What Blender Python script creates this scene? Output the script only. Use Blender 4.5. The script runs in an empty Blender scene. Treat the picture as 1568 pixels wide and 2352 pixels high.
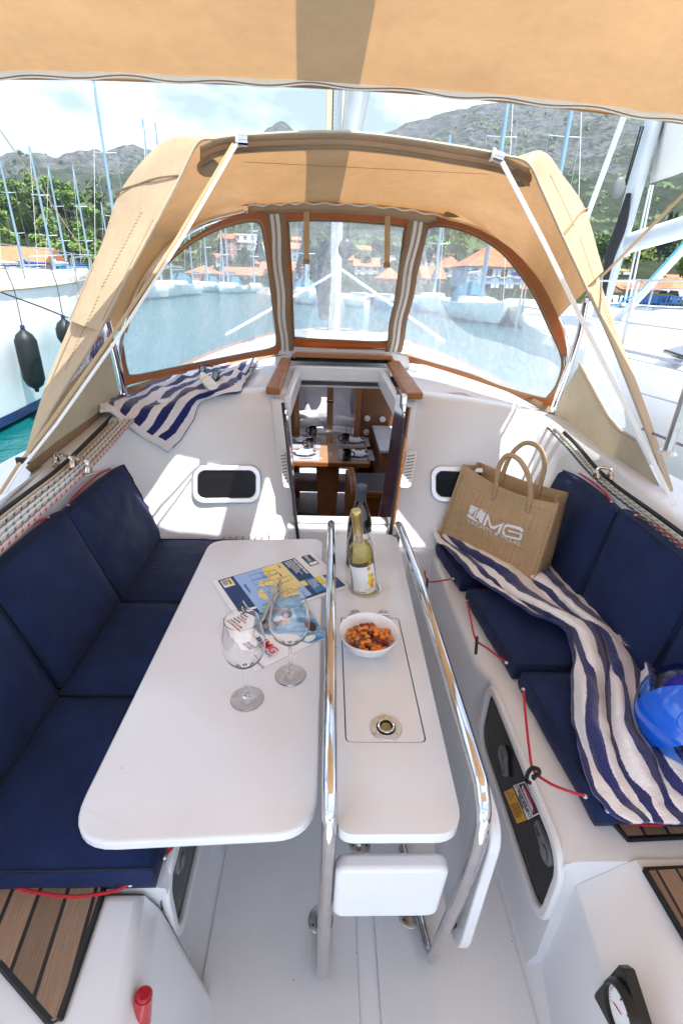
import bpy, bmesh, math, random
from mathutils import Vector, Matrix, noise
V = Vector
R = math.radians
random.seed(7)
SC = bpy.context.scene
COL = SC.collection

# ------------------------------------------------------------------ camera
CXP, CYP = 784.0, 1176.0           # a 1568 x 2352 copy of the photograph was measured
_b, _n = (755.0, 648.0), (700.0, 3550.0)      # vanishing points: towards the bow, straight down
FP = math.sqrt(-((_b[0]-CXP)*(_n[0]-CXP) + (CYP-_b[1])*(CYP-_n[1])))
vb = V((_b[0]-CXP, CYP-_b[1], FP)).normalized()
vn = V((_n[0]-CXP, CYP-_n[1], FP)).normalized()
vu = -vn
vr = vu.cross(vb)
if vr.x < 0: vr = -vr
MC = Matrix((( vr.x, vb.x, vu.x), (vr.y, vb.y, vu.y), (vr.z, vb.z, vu.z)))   # cam = MC @ world
MI = MC.transposed()
EYE = V((0, 0, 1.5))
cam = bpy.data.cameras.new('camera'); camo = bpy.data.objects.new('camera', cam); COL.objects.link(camo)
cam.sensor_fit = 'VERTICAL'; cam.sensor_height = 36; cam.sensor_width = 24
cam.lens = FP/2352*36
cam.clip_start = .02; cam.clip_end = 6000
_r = Matrix((MC[0], MC[1], -V(MC[2]))).transposed()
camo.matrix_world = Matrix.Translation(EYE) @ _r.to_4x4()
SC.camera = camo

def ray(px, py): return MI @ V((px-CXP, CYP-py, FP))
def T(px, py, ax, v):
    """photo position -> point on the world plane ax = v"""
    i = 'XYZ'.index(ax); d = ray(px, py); t = (v-EYE[i])/d[i]
    return EYE + d*t
def TP(px, py, o, n):
    d = ray(px, py); t = (V(o)-EYE).dot(n)/d.dot(n)
    return EYE + d*t

# ------------------------------------------------------------------ light
SUNV = V((-.27, .37, -1.0)).normalized()          # the way the sunlight travels
SC.view_settings.view_transform = 'Standard'; SC.view_settings.look = 'None'
SC.view_settings.exposure = 1.25; SC.view_settings.gamma = 1
sun = bpy.data.lights.new('sun', 'SUN'); sun.energy = 4.2; sun.angle = R(.5); sun.color = (1, .975, .945)
suno = bpy.data.objects.new('sun', sun); COL.objects.link(suno)
suno.rotation_euler = SUNV.to_track_quat('-Z', 'Y').to_euler()
W = bpy.data.worlds.new('World'); SC.world = W; W.use_nodes = True
nt = W.node_tree; nt.nodes.clear()
def _w(t, **k):
    n = nt.nodes.new(t)
    for a, b in k.items(): setattr(n, a, b)
    return n
sky = _w('ShaderNodeTexSky', sky_type='NISHITA', sun_disc=False)
sky.sun_elevation = math.asin(-SUNV.z); sky.sun_rotation = math.atan2(-SUNV.x, -SUNV.y)
sky.air_density = 1.0; sky.dust_density = 1.2
tc = _w('ShaderNodeTexCoord'); mp = _w('ShaderNodeMapping'); mp.inputs['Scale'].default_value = (1.5, 1.5, 4.2)
mp.inputs['Location'].default_value = (.35, .1, .2)
cl = _w('ShaderNodeTexNoise'); cl.inputs['Scale'].default_value = 1.7; cl.inputs['Detail'].default_value = 9; cl.inputs['Roughness'].default_value = .55
cr = _w('ShaderNodeValToRGB'); cr.color_ramp.elements[0].position = .43; cr.color_ramp.elements[1].position = .66
cm = _w('ShaderNodeMixRGB'); cm.inputs['Color2'].default_value = (8.2, 9.2, 10.8, 1)
bg = _w('ShaderNodeBackground'); bg.inputs['Strength'].default_value = .13; wo = _w('ShaderNodeOutputWorld')
L = nt.links.new
L(tc.outputs['Generated'], mp.inputs['Vector']); L(mp.outputs['Vector'], cl.inputs['Vector']); L(cl.outputs['Fac'], cr.inputs['Fac'])
L(cr.outputs['Color'], cm.inputs['Fac']); pal = _w('ShaderNodeMixRGB'); pal.inputs['Fac'].default_value = .5; pal.inputs['Color2'].default_value = (1.9, 2.3, 3.1, 1); L(sky.outputs['Color'], pal.inputs['Color1']); L(pal.outputs['Color'], cm.inputs['Color1']); L(cm.outputs['Color'], bg.inputs['Color']); L(bg.outputs['Background'], wo.inputs['Surface'])
SC.cycles.max_bounces = 14; SC.cycles.transparent_max_bounces = 16; SC.cycles.transmission_bounces = 12
SC.cycles.caustics_reflective = False; SC.cycles.caustics_refractive = True; SC.cycles.blur_glossy = .8
SC.cycles.use_denoising = True

# ------------------------------------------------------------------ materials
def node(nt, t, **k):
    n = nt.nodes.new(t)
    for a, b in k.items():
        if a.startswith('i_'): n.inputs[a[2:].replace('_', ' ')].default_value = b
        else: setattr(n, a, b)
    return n
def c4(c): return (c[0], c[1], c[2], 1)
def mat(name, col, rough=.5, metal=0, var=0, vscale=6, bump=0, bscale=200, bdist=.001, col2=None, coat=0, sheen=0, spec=.5, trans=0, ior=1.45, stretch=None, detail=4, emit=None):
    m = bpy.data.materials.new(name); m.use_nodes = True; nt = m.node_tree; b = nt.nodes['Principled BSDF']
    b.inputs['Base Color'].default_value = c4(col); b.inputs['Roughness'].default_value = rough; b.inputs['Metallic'].default_value = metal
    b.inputs['Coat Weight'].default_value = coat; b.inputs['Coat Roughness'].default_value = .08
    b.inputs['Sheen Weight'].default_value = sheen; b.inputs['Specular IOR Level'].default_value = spec
    b.inputs['Transmission Weight'].default_value = trans; b.inputs['IOR'].default_value = ior
    tc = node(nt, 'ShaderNodeTexCoord'); mp = node(nt, 'ShaderNodeMapping')
    if stretch: mp.inputs['Scale'].default_value = stretch
    nt.links.new(tc.outputs['Object'], mp.inputs['Vector'])
    if var or col2:
        n = node(nt, 'ShaderNodeTexNoise', i_Scale=vscale, i_Detail=detail); nt.links.new(mp.outputs['Vector'], n.inputs['Vector'])
        mr = node(nt, 'ShaderNodeMapRange'); mr.inputs['From Min'].default_value = .35; mr.inputs['From Max'].default_value = .65
        nt.links.new(n.outputs['Fac'], mr.inputs['Value'])
        mx = node(nt, 'ShaderNodeMixRGB'); c2 = col2 or tuple(x*(1-var) for x in col)
        mx.inputs['Color1'].default_value = c4(col); mx.inputs['Color2'].default_value = c4(c2)
        nt.links.new(mr.outputs['Result'], mx.inputs['Fac']); nt.links.new(mx.outputs['Color'], b.inputs['Base Color'])
    if bump:
        n = node(nt, 'ShaderNodeTexNoise', i_Scale=bscale, i_Detail=3); nt.links.new(mp.outputs['Vector'], n.inputs['Vector'])
        bp = node(nt, 'ShaderNodeBump', i_Strength=bump, i_Distance=bdist)
        nt.links.new(n.outputs['Fac'], bp.inputs['Height']); nt.links.new(bp.outputs['Normal'], b.inputs['Normal'])
    if emit:
        b.inputs['Emission Color'].default_value = c4(emit[0]); b.inputs['Emission Strength'].default_value = emit[1]
    return m
def mth(nt, op, a, b=None, c=None):
    n = node(nt, 'ShaderNodeMath', operation=op)
    for i, x in enumerate((a, b, c)):
        if x is None: continue
        if isinstance(x, (int, float)): n.inputs[i].default_value = x
        else: nt.links.new(x, n.inputs[i])
    return n.outputs[0]
class MATS(dict):
    __getattr__ = dict.__getitem__
M = MATS()
M['gelcoat'] = mat('gelcoat', (.765, .785, .812), .30, var=.045, vscale=4, coat=.3, bump=.03, bscale=7, bdist=.01)
M['white_plastic'] = mat('white_plastic', (.78, .78, .77), .35, var=.04, vscale=9)
M['laminate'] = mat('laminate', (.74, .76, .79), .24, var=.05, vscale=6, bump=.05, bscale=14, bdist=.004, coat=.4)
M['chrome'] = mat('chrome', (.70, .70, .71), .06, 1, var=.12, vscale=20)
M['steel'] = mat('steel', (.62, .61, .58), .28, 1, var=.15, vscale=60)
M['alu'] = mat('alu', (.72, .73, .73), .35, .85, var=.08, vscale=10)
M['mastwhite'] = mat('mastwhite', (.62, .66, .68), .35, .25, var=.08, vscale=3)
M['black'] = mat('black', (.012, .012, .013), .4, var=.3, vscale=30)
M['rubber'] = mat('rubber', (.02, .02, .02), .7, var=.3, vscale=30)
M['smoke'] = mat('smoke', (.008, .007, .008), .05, coat=0, spec=.14, var=.2)
M['navy'] = mat('navy', (.011, .025, .092), .72, var=.28, vscale=9, bump=.4, bscale=600, bdist=.0008, sheen=.05, spec=.22)
M['navyseam'] = mat('navyseam', (.007, .011, .032), .7)
M['red'] = mat('red', (.55, .015, .02), .5, bump=.4, bscale=500, var=.3, vscale=300)
M['varnish'] = mat('varnish', (.36, .13, .035), .3, col2=(.24, .075, .018), vscale=9, stretch=(1, 9, 9), coat=.4)
M['handrail_teak'] = mat('handrail_teak', (.42, .17, .055), .45, col2=(.24, .09, .03), vscale=14, stretch=(9, 1.2, 9))
M['wood'] = mat('wood', (.40, .17, .065), .35, col2=(.30, .115, .04), vscale=22, stretch=(14, 14, 1), coat=.35)
M['panelwood'] = mat('panelwood', (.27, .125, .055), .42, col2=(.20, .085, .036), vscale=40, stretch=(1, 1, 14), coat=.1)
M['tablewood'] = mat('tablewood', (.46, .28, .16), .25, col2=(.38, .21, .11), vscale=18, stretch=(14, 1, 1), coat=.5)
M['floorwood'] = mat('floorwood', (.38, .28, .21), .4, col2=(.27, .18, .13), vscale=14, stretch=(14, 1, 1))
M['lining_grey'] = mat('lining_grey', (.36, .34, .36), .85)
M['linen'] = mat('linen', (.62, .60, .64), .85, var=.12, vscale=8, bump=.5, bscale=14, bdist=.02)
M['terry_white'] = mat('terry_white', (.80, .78, .78), .95, var=.1, vscale=60, bump=.8, bscale=260, bdist=.003)
M['placemat'] = mat('placemat', (.34, .33, .36), .9, bump=.6, bscale=600)
M['porcelain'] = mat('porcelain', (.85, .85, .84), .12, coat=.6)
M['bluetrim'] = mat('bluetrim', (.02, .04, .16), .2)
def thin(name, col, edge, f=1.5, rough=.0, haze=0):
    m = bpy.data.materials.new(name); m.use_nodes = True; nt = m.node_tree; nt.nodes.clear(); L = nt.links.new
    out = node(nt, 'ShaderNodeOutputMaterial'); tr = node(nt, 'ShaderNodeBsdfTransparent'); g = node(nt, 'ShaderNodeBsdfGlossy', i_Roughness=rough)
    lw = node(nt, 'ShaderNodeLayerWeight', i_Blend=.35); mc = node(nt, 'ShaderNodeMixRGB'); mc.inputs['Color1'].default_value = c4(col); mc.inputs['Color2'].default_value = c4(edge)
    pw = mth(nt, 'POWER', lw.outputs['Facing'], 3.6); L(pw, mc.inputs['Fac']); L(mc.outputs['Color'], tr.inputs[0]); lw.inputs['Blend'].default_value = .5
    mx = node(nt, 'ShaderNodeMixShader'); L(mth(nt, 'MULTIPLY_ADD', mth(nt, 'POWER', lw.outputs['Facing'], 4), .7, .045), mx.inputs[0]); L(tr.outputs[0], mx.inputs[1]); L(g.outputs[0], mx.inputs[2]); L(mx.outputs[0], out.inputs['Surface']); return m
M['glass'] = thin('glass', (.97, .98, .98), (.6, .64, .66)); M['wineglass'] = thin('wineglass', (.995, 1, 1), (.55, .6, .62)); M['crystal'] = mat('crystal', (1, 1, 1), 0, trans=1, ior=1.46)
M['whitewine'] = thin('whitewine', (.92, .85, .42), (.74, .60, .14), 1.2)
M['darkbottle'] = mat('darkbottle', (.012, .012, .012), .05, coat=.6)
M['gold'] = mat('gold', (.62, .45, .16), .32, .85, var=.2, vscale=60)
M['greycap'] = mat('greycap', (.05, .065, .085), .45, .2)
M['paper'] = mat('paper', (.84, .84, .84), .7, var=.04, vscale=12)
M['ink'] = mat('ink', (.03, .03, .05), .7)
M['chartnavy'] = mat('chartnavy', (.010, .04, .14), .35)
M['chartsea'] = mat('chartsea', (.32, .50, .82), .4)
M['chartland'] = mat('chartland', (.80, .66, .26), .4)
M['chartyellow'] = mat('chartyellow', (.85, .66, .06), .4)
M['chartmid'] = mat('chartmid', (.05, .19, .42), .4)
M['inkred'] = mat('inkred', (.65, .02, .04), .4)
M['inkwhite'] = mat('inkwhite', (.85, .85, .85), .5)
M['photoblue'] = mat('photoblue', (.05, .22, .42), .35, col2=(.30, .55, .75), vscale=24, stretch=(1, 3, 1), detail=6)
M['photodark'] = mat('photodark', (.05, .06, .08), .35, col2=(.25, .27, .3), vscale=60)
M['photoskin'] = mat('photoskin', (.55, .30, .20), .4, col2=(.35, .17, .11), vscale=60)
M['photohair'] = mat('photohair', (.05, .02, .012), .4)
M['grey'] = mat('grey', (.16, .165, .175), .5, var=.1)
M['duckvinyl'] = mat('duckvinyl', (.82, .82, .80), .5)
M['nut'] = mat('nut', (.50, .26, .10), .45, col2=(.36, .15, .05), vscale=90, bump=.5, bscale=300)
M['nutred'] = mat('nutred', (.24, .022, .014), .3, col2=(.12, .012, .01), vscale=120, bump=.6, bscale=350)
M['snack'] = mat('snack', (.80, .26, .02), .55, col2=(.62, .17, .01), vscale=90, bump=.6, bscale=250)
M['almond'] = mat('almond', (.30, .12, .05), .5, col2=(.20, .07, .03), vscale=160, bump=.7, bscale=300)
M['suncream'] = mat('suncream', (.82, .82, .78), .35)
M['lens'] = mat('lens', (.03, .05, .04), .05, coat=.8)
M['bluevinyl'] = mat('bluevinyl', (.006, .12, .70), .10, coat=.6)
M['blueclear'] = thin('blueclear', (.30, .58, 1.0), (.03, .22, .85), 1.5)
M['fender'] = mat('fender', (.007, .012, .012), .5, var=.2, vscale=20, bump=.2, bscale=60)
M['orangesticker'] = mat('orangesticker', (.75, .36, .01), .4)
M['slate'] = mat('slate', (.045, .05, .065), .5, var=.25, vscale=12)
M['webbing'] = mat('webbing', (.84, .83, .80), .8, bump=.5, bscale=500)
M['tanweb'] = mat('tanweb', (.50, .36, .20), .8, bump=.5, bscale=500)
M['blackrope'] = mat('blackrope', (.02, .02, .024), .8, bump=.8, bscale=400)
M['sailcloth'] = mat('sailcloth', (.80, .78, .72), .7, var=.08, vscale=1.5)
M['sailbag_light'] = mat('sailbag_light', (.62, .50, .33), .8, var=.15, vscale=5)
M['sailbag'] = mat('sailbag', (.55, .44, .25), .8, var=.15, vscale=5)

def creases(m, scale=14, dist=.012, strength=.5):
    nt = m.node_tree; b = nt.nodes['Principled BSDF']; old = b.inputs['Normal'].links[0].from_socket if b.inputs['Normal'].links else None
    tc = node(nt, 'ShaderNodeTexCoord'); n = node(nt, 'ShaderNodeTexNoise', i_Scale=scale, i_Detail=5, i_Distortion=1.8); nt.links.new(tc.outputs['Object'], n.inputs['Vector'])
    bp = node(nt, 'ShaderNodeBump', i_Strength=strength, i_Distance=dist); nt.links.new(n.outputs['Fac'], bp.inputs['Height'])
    if old: nt.links.new(old, bp.inputs['Normal'])
    nt.links.new(bp.outputs['Normal'], b.inputs['Normal'])
creases(M.navy, 7, .02, .28)
def specks(m, col, scale, size):
    nt = m.node_tree; b = nt.nodes['Principled BSDF']; old = b.inputs['Base Color'].links[0].from_socket
    tc = node(nt, 'ShaderNodeTexCoord'); v = node(nt, 'ShaderNodeTexVoronoi', i_Scale=scale); nt.links.new(tc.outputs['Object'], v.inputs['Vector'])
    lt = mth(nt, 'LESS_THAN', v.outputs['Distance'], size); mx = node(nt, 'ShaderNodeMixRGB'); mx.inputs['Color2'].default_value = c4(col); nt.links.new(lt, mx.inputs['Fac']); nt.links.new(old, mx.inputs['Color1']); nt.links.new(mx.outputs['Color'], b.inputs['Base Color'])
specks(M.navy, (.25, .25, .27), 22, .022); specks(M.laminate, (.40, .34, .28), 16, .022); specks(M.gelcoat, (.42, .38, .33), 9, .018)
def scratches(m, col=(.55, .55, .56)):
    nt = m.node_tree; b = nt.nodes['Principled BSDF']; old = b.inputs['Base Color'].links[0].from_socket; f = None
    for sc, rz_ in (((150, 2.2, 1), .5), ((2.5, 170, 1), .35), ((120, 1.6, 1), 2.1)):
        tc = node(nt, 'ShaderNodeTexCoord'); mp = node(nt, 'ShaderNodeMapping'); mp.inputs['Rotation'].default_value = (0, 0, rz_); m2 = node(nt, 'ShaderNodeMapping'); m2.inputs['Scale'].default_value = sc
        nt.links.new(tc.outputs['Object'], mp.inputs['Vector']); nt.links.new(mp.outputs[0], m2.inputs['Vector'])
        n = node(nt, 'ShaderNodeTexNoise', i_Scale=1, i_Detail=1); nt.links.new(m2.outputs[0], n.inputs['Vector']); g = mth(nt, 'GREATER_THAN', n.outputs['Fac'], .735); f = g if f is None else mth(nt, 'MAXIMUM', f, g)
    mx = node(nt, 'ShaderNodeMixRGB'); mx.inputs['Color2'].default_value = c4(col); nt.links.new(mth(nt, 'MULTIPLY', f, .24), mx.inputs['Fac']); nt.links.new(old, mx.inputs['Color1']); nt.links.new(mx.outputs['Color'], b.inputs['Base Color'])
    nt.links.new(mth(nt, 'MULTIPLY_ADD', f, .3, .26), b.inputs['Roughness'])
scratches(M.laminate)
def canvas(name, dif, tr, fac, stain=.18, rough=1):
    m = bpy.data.materials.new(name); m.use_nodes = True; nt = m.node_tree; nt.nodes.clear()
    out = node(nt, 'ShaderNodeOutputMaterial'); d = node(nt, 'ShaderNodeBsdfDiffuse'); t = node(nt, 'ShaderNodeBsdfTranslucent'); g = node(nt, 'ShaderNodeBsdfGlossy', i_Roughness=.5)
    mx = node(nt, 'ShaderNodeMixShader'); mx.inputs[0].default_value = fac
    tc = node(nt, 'ShaderNodeTexCoord'); n = node(nt, 'ShaderNodeTexNoise', i_Scale=3.2, i_Detail=7, i_Roughness=.65)
    n2 = node(nt, 'ShaderNodeTexNoise', i_Scale=30, i_Detail=5, i_Roughness=.7)
    L = nt.links.new; L(tc.outputs['Object'], n.inputs['Vector']); L(tc.outputs['Object'], n2.inputs['Vector'])
    ad = node(nt, 'ShaderNodeMath', operation='MULTIPLY_ADD'); L(n2.outputs['Fac'], ad.inputs[0]); ad.inputs[1].default_value = .3; L(n.outputs['Fac'], ad.inputs[2])
    mr = node(nt, 'ShaderNodeMapRange'); mr.inputs['From Min'].default_value = .45; mr.inputs['From Max'].default_value = .9
    mr.inputs['To Min'].default_value = 1.0; mr.inputs['To Max'].default_value = 1-stain; L(ad.outputs[0], mr.inputs['Value'])
    for sh, c in ((d, dif), (t, tr)):
        mm = node(nt, 'ShaderNodeMixRGB', blend_type='MULTIPLY'); mm.inputs['Fac'].default_value = 1; mm.inputs['Color1'].default_value = c4(c)
        L(mr.outputs['Result'], mm.inputs['Color2']); L(mm.outputs['Color'], sh.inputs['Color'])
    w = node(nt, 'ShaderNodeTexNoise', i_Scale=700, i_Detail=1); L(tc.outputs['Object'], w.inputs['Vector'])
    bp = node(nt, 'ShaderNodeBump', i_Strength=.25, i_Distance=.0006); L(w.outputs['Fac'], bp.inputs['Height']); cw = node(nt, 'ShaderNodeTexNoise', i_Scale=6, i_Detail=4, i_Distortion=1.5); L(tc.outputs['Object'], cw.inputs['Vector']); b2 = node(nt, 'ShaderNodeBump', i_Strength=.2, i_Distance=.03); L(cw.outputs['Fac'], b2.inputs['Height']); L(bp.outputs['Normal'], b2.inputs['Normal'])
    L(b2.outputs['Normal'], d.inputs['Normal']); L(b2.outputs['Normal'], t.inputs['Normal'])
    L(d.outputs[0], mx.inputs[1]); L(t.outputs[0], mx.inputs[2])
    m2 = node(nt, 'ShaderNodeMixShader'); m2.inputs[0].default_value = .03; L(mx.outputs[0], m2.inputs[1]); L(g.outputs[0], m2.inputs[2])
    L(m2.outputs[0], out.inputs['Surface']); return m
M['canvas'] = canvas('canvas', (.60, .45, .29), (.66, .34, .13), .28, .26)
M['canvas_outer'] = canvas('canvas_outer', (.66, .48, .28), (.62, .34, .15), .25, .3)
M['canvas_dark'] = canvas('canvas_dark', (.40, .28, .17), (.40, .22, .10), .25)
M['canvas_brown'] = canvas('canvas_brown', (.42, .22, .09), (.80, .28, .04), .45)
M['cream_lining'] = canvas('cream_lining', (.66, .60, .49), (.70, .62, .46), .45, .22)
M['canvas_grey'] = canvas('canvas_grey', (.70, .56, .39), (.70, .50, .30), .5)
M['tape'] = canvas('tape', (.62, .52, .38), (.5, .35, .2), .3)

def vinyl():
    m = bpy.data.materials.new('clear_vinyl'); m.use_nodes = True; nt = m.node_tree; nt.nodes.clear(); L = nt.links.new
    out = node(nt, 'ShaderNodeOutputMaterial'); tr = node(nt, 'ShaderNodeBsdfTransparent'); tr.inputs[0].default_value = (.95, .975, .98, 1)
    d = node(nt, 'ShaderNodeBsdfTranslucent'); d.inputs[0].default_value = (.95, .98, 1, 1); g = node(nt, 'ShaderNodeBsdfGlossy', i_Roughness=.06)
    df = node(nt, 'ShaderNodeBsdfDiffuse'); df.inputs[0].default_value = (.8, .85, .88, 1)
    tc = node(nt, 'ShaderNodeTexCoord'); mp = node(nt, 'ShaderNodeMapping'); mp.inputs['Scale'].default_value = (9, 9, 2.0); mp.inputs['Rotation'].default_value = (.3, .5, .2)
    L(tc.outputs['Object'], mp.inputs['Vector'])
    n = node(nt, 'ShaderNodeTexNoise', i_Scale=2.2, i_Detail=8, i_Roughness=.7, i_Distortion=1.2); L(mp.outputs['Vector'], n.inputs['Vector'])
    r = node(nt, 'ShaderNodeMapRange'); r.inputs['From Min'].default_value = .42; r.inputs['From Max'].default_value = .78; r.inputs['To Min'].default_value = .24; r.inputs['To Max'].default_value = .44
    L(n.outputs['Fac'], r.inputs['Value'])
    v = node(nt, 'ShaderNodeTexVoronoi', feature='DISTANCE_TO_EDGE'); v.inputs['Scale'].default_value = 7
    n3 = node(nt, 'ShaderNodeTexNoise', i_Scale=6, i_Detail=5); L(tc.outputs['Object'], n3.inputs['Vector']); L(n3.outputs['Color'], v.inputs['Vector'])
    lt = node(nt, 'ShaderNodeMath', operation='LESS_THAN'); lt.inputs[1].default_value = .012; L(v.outputs['Distance'], lt.inputs[0])
    ml = node(nt, 'ShaderNodeMath', operation='MULTIPLY_ADD'); ml.inputs[1].default_value = .14; L(lt.outputs[0], ml.inputs[0]); L(r.outputs['Result'], ml.inputs[2])
    sx = node(nt, 'ShaderNodeSeparateXYZ'); L(tc.outputs['Object'], sx.inputs[0])          # panes turn milkier towards the bottom
    lo = node(nt, 'ShaderNodeMapRange'); lo.inputs['From Min'].default_value = 1.0; lo.inputs['From Max'].default_value = 1.62; lo.inputs['To Min'].default_value = .12; lo.inputs['To Max'].default_value = .0
    L(sx.outputs['Z'], lo.inputs['Value'])
    ad = node(nt, 'ShaderNodeMath', operation='ADD', use_clamp=True); L(ml.outputs[0], ad.inputs[0]); L(lo.outputs['Result'], ad.inputs[1])
    md = node(nt, 'ShaderNodeMixShader'); md.inputs[0].default_value = .35; L(d.outputs[0], md.inputs[1]); L(df.outputs[0], md.inputs[2])
    mx = node(nt, 'ShaderNodeMixShader'); L(ad.outputs[0], mx.inputs[0]); L(tr.outputs[0], mx.inputs[1]); L(md.outputs[0], mx.inputs[2])
    fr = node(nt, 'ShaderNodeFresnel', i_IOR=1.25); bp = node(nt, 'ShaderNodeBump', i_Strength=.3, i_Distance=.01); L(n3.outputs['Fac'], bp.inputs['Height']); L(bp.outputs['Normal'], g.inputs['Normal'])
    m2 = node(nt, 'ShaderNodeMixShader'); L(fr.outputs[0], m2.inputs[0]); L(mx.outputs[0], m2.inputs[1]); L(g.outputs[0], m2.inputs[2])
    L(m2.outputs[0], out.inputs['Surface']); return m
M['vinyl'] = vinyl()

def ramp_mat(name, src, stops, rough=.6, bump=0, bdist=.002, interp='CONSTANT', sheen=0, coat=0):
    """src(nt) returns a socket 0..1 that a colour ramp turns into base colour"""
    m = bpy.data.materials.new(name); m.use_nodes = True; nt = m.node_tree; b = nt.nodes['Principled BSDF']; b.inputs['Roughness'].default_value = rough
    b.inputs['Sheen Weight'].default_value = sheen; b.inputs['Coat Weight'].default_value = coat
    s = src(nt); r = node(nt, 'ShaderNodeValToRGB'); cr = r.color_ramp; cr.interpolation = interp
    while len(cr.elements) < len(stops): cr.elements.new(.5)
    for e, (p, c) in zip(cr.elements, stops): e.position = p; e.color = c4(c)
    nt.links.new(s, r.inputs['Fac']); nt.links.new(r.outputs['Color'], b.inputs['Base Color'])
    return m
def sep(nt, out='Object'):
    tc = node(nt, 'ShaderNodeTexCoord'); s = node(nt, 'ShaderNodeSeparateXYZ'); nt.links.new(tc.outputs[out], s.inputs[0]); return s
def add_bump(m, h, strength=.5, dist=.002):
    nt = m.node_tree; bp = node(nt, 'ShaderNodeBump', i_Strength=strength, i_Distance=dist); nt.links.new(h, bp.inputs['Height'])
    nt.links.new(bp.outputs['Normal'], nt.nodes['Principled BSDF'].inputs['Normal'])

def towel_mat(name, navy, white, n, phase=0, hem=None):
    m = bpy.data.materials.new(name); m.use_nodes = True; nt = m.node_tree; b = nt.nodes['Principled BSDF']; L = nt.links.new
    b.inputs['Roughness'].default_value = .95; b.inputs['Sheen Weight'].default_value = .35; b.inputs['Specular IOR Level'].default_value = .1
    s = sep(nt, 'UV'); tc = node(nt, 'ShaderNodeTexCoord')
    ns = node(nt, 'ShaderNodeTexNoise', i_Scale=340, i_Detail=3); L(tc.outputs['Object'], ns.inputs['Vector'])
    u = mth(nt, 'ADD', mth(nt, 'MULTIPLY', s.outputs['X'], n), mth(nt, 'MULTIPLY', ns.outputs['Fac'], .10))
    fr = mth(nt, 'FRACT', mth(nt, 'ADD', u, phase)); st = mth(nt, 'LESS_THAN', fr, .5)
    hm = mth(nt, 'GREATER_THAN', s.outputs['Y'], hem if hem else 0); st = mth(nt, 'MULTIPLY', st, hm)
    mx = node(nt, 'ShaderNodeMixRGB'); mx.inputs['Color1'].default_value = c4(white); mx.inputs['Color2'].default_value = c4(navy); L(st, mx.inputs['Fac'])
    va = node(nt, 'ShaderNodeMixRGB', blend_type='MULTIPLY'); va.inputs['Fac'].default_value = .16; L(mx.outputs['Color'], va.inputs['Color1'])
    mr = node(nt, 'ShaderNodeMapRange'); mr.inputs['From Min'].default_value = .3; mr.inputs['From Max'].default_value = .6; L(ns.outputs['Fac'], mr.inputs['Value']); L(mr.outputs['Result'], va.inputs['Color2'])
    L(va.outputs['Color'], b.inputs['Base Color'])
    n2 = node(nt, 'ShaderNodeTexNoise', i_Scale=130, i_Detail=4); L(tc.outputs['Object'], n2.inputs['Vector'])
    bp = node(nt, 'ShaderNodeBump', i_Strength=.9, i_Distance=.004); L(n2.outputs['Fac'], bp.inputs['Height']); L(bp.outputs['Normal'], b.inputs['Normal'])
    return m
M['towel_crisp'] = towel_mat('towel_crisp', (.018, .028, .14), (.78, .76, .80), 6, .0, .05)
M['towel_worn'] = towel_mat('towel_worn', (.035, .042, .16), (.93, .91, .92), 5, .3)

def rope_mat(name, base, fleck, freq=32, amount=.35):
    def src(nt):
        s = sep(nt, 'UV')
        a = mth(nt, 'FRACT', mth(nt, 'ADD', mth(nt, 'MULTIPLY', s.outputs['Y'], freq), mth(nt, 'MULTIPLY', s.outputs['X'], 2)))
        b = mth(nt, 'FRACT', mth(nt, 'MULTIPLY', s.outputs['X'], 4))
        return mth(nt, 'MULTIPLY', mth(nt, 'LESS_THAN', a, amount), mth(nt, 'LESS_THAN', b, .55))
    m = ramp_mat(name, src, [(0, base), (.5, fleck)], .8)
    nt = m.node_tree; s = sep(nt, 'UV')
    h = mth(nt, 'ABSOLUTE', mth(nt, 'SINE', mth(nt, 'ADD', mth(nt, 'MULTIPLY', s.outputs['Y'], 900), mth(nt, 'MULTIPLY', s.outputs['X'], 25))))
    add_bump(m, h, .5, .001); return m
M['rope_blue'] = rope_mat('rope_blue', (.62, .58, .50), (.02, .25, .48), 32, .3)
M['rope_red'] = rope_mat('rope_red', (.48, .44, .42), (.42, .03, .05), 36, .35)
M['rope_black'] = rope_mat('rope_black', (.50, .47, .42), (.02, .02, .02), 32, .25)
M['rope_dark'] = rope_mat('rope_dark', (.035, .035, .035), (.42, .42, .38), 36, .3)
M['rope_green'] = rope_mat('rope_green', (.40, .42, .34), (.10, .12, .10), 40, .35)
M['redcord'] = rope_mat('redcord', (.62, .018, .02), (.08, .03, .2), 60, .25)
M['bluerope'] = mat('bluerope', (.04, .38, .55), .7, bump=.6, bscale=300)

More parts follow.
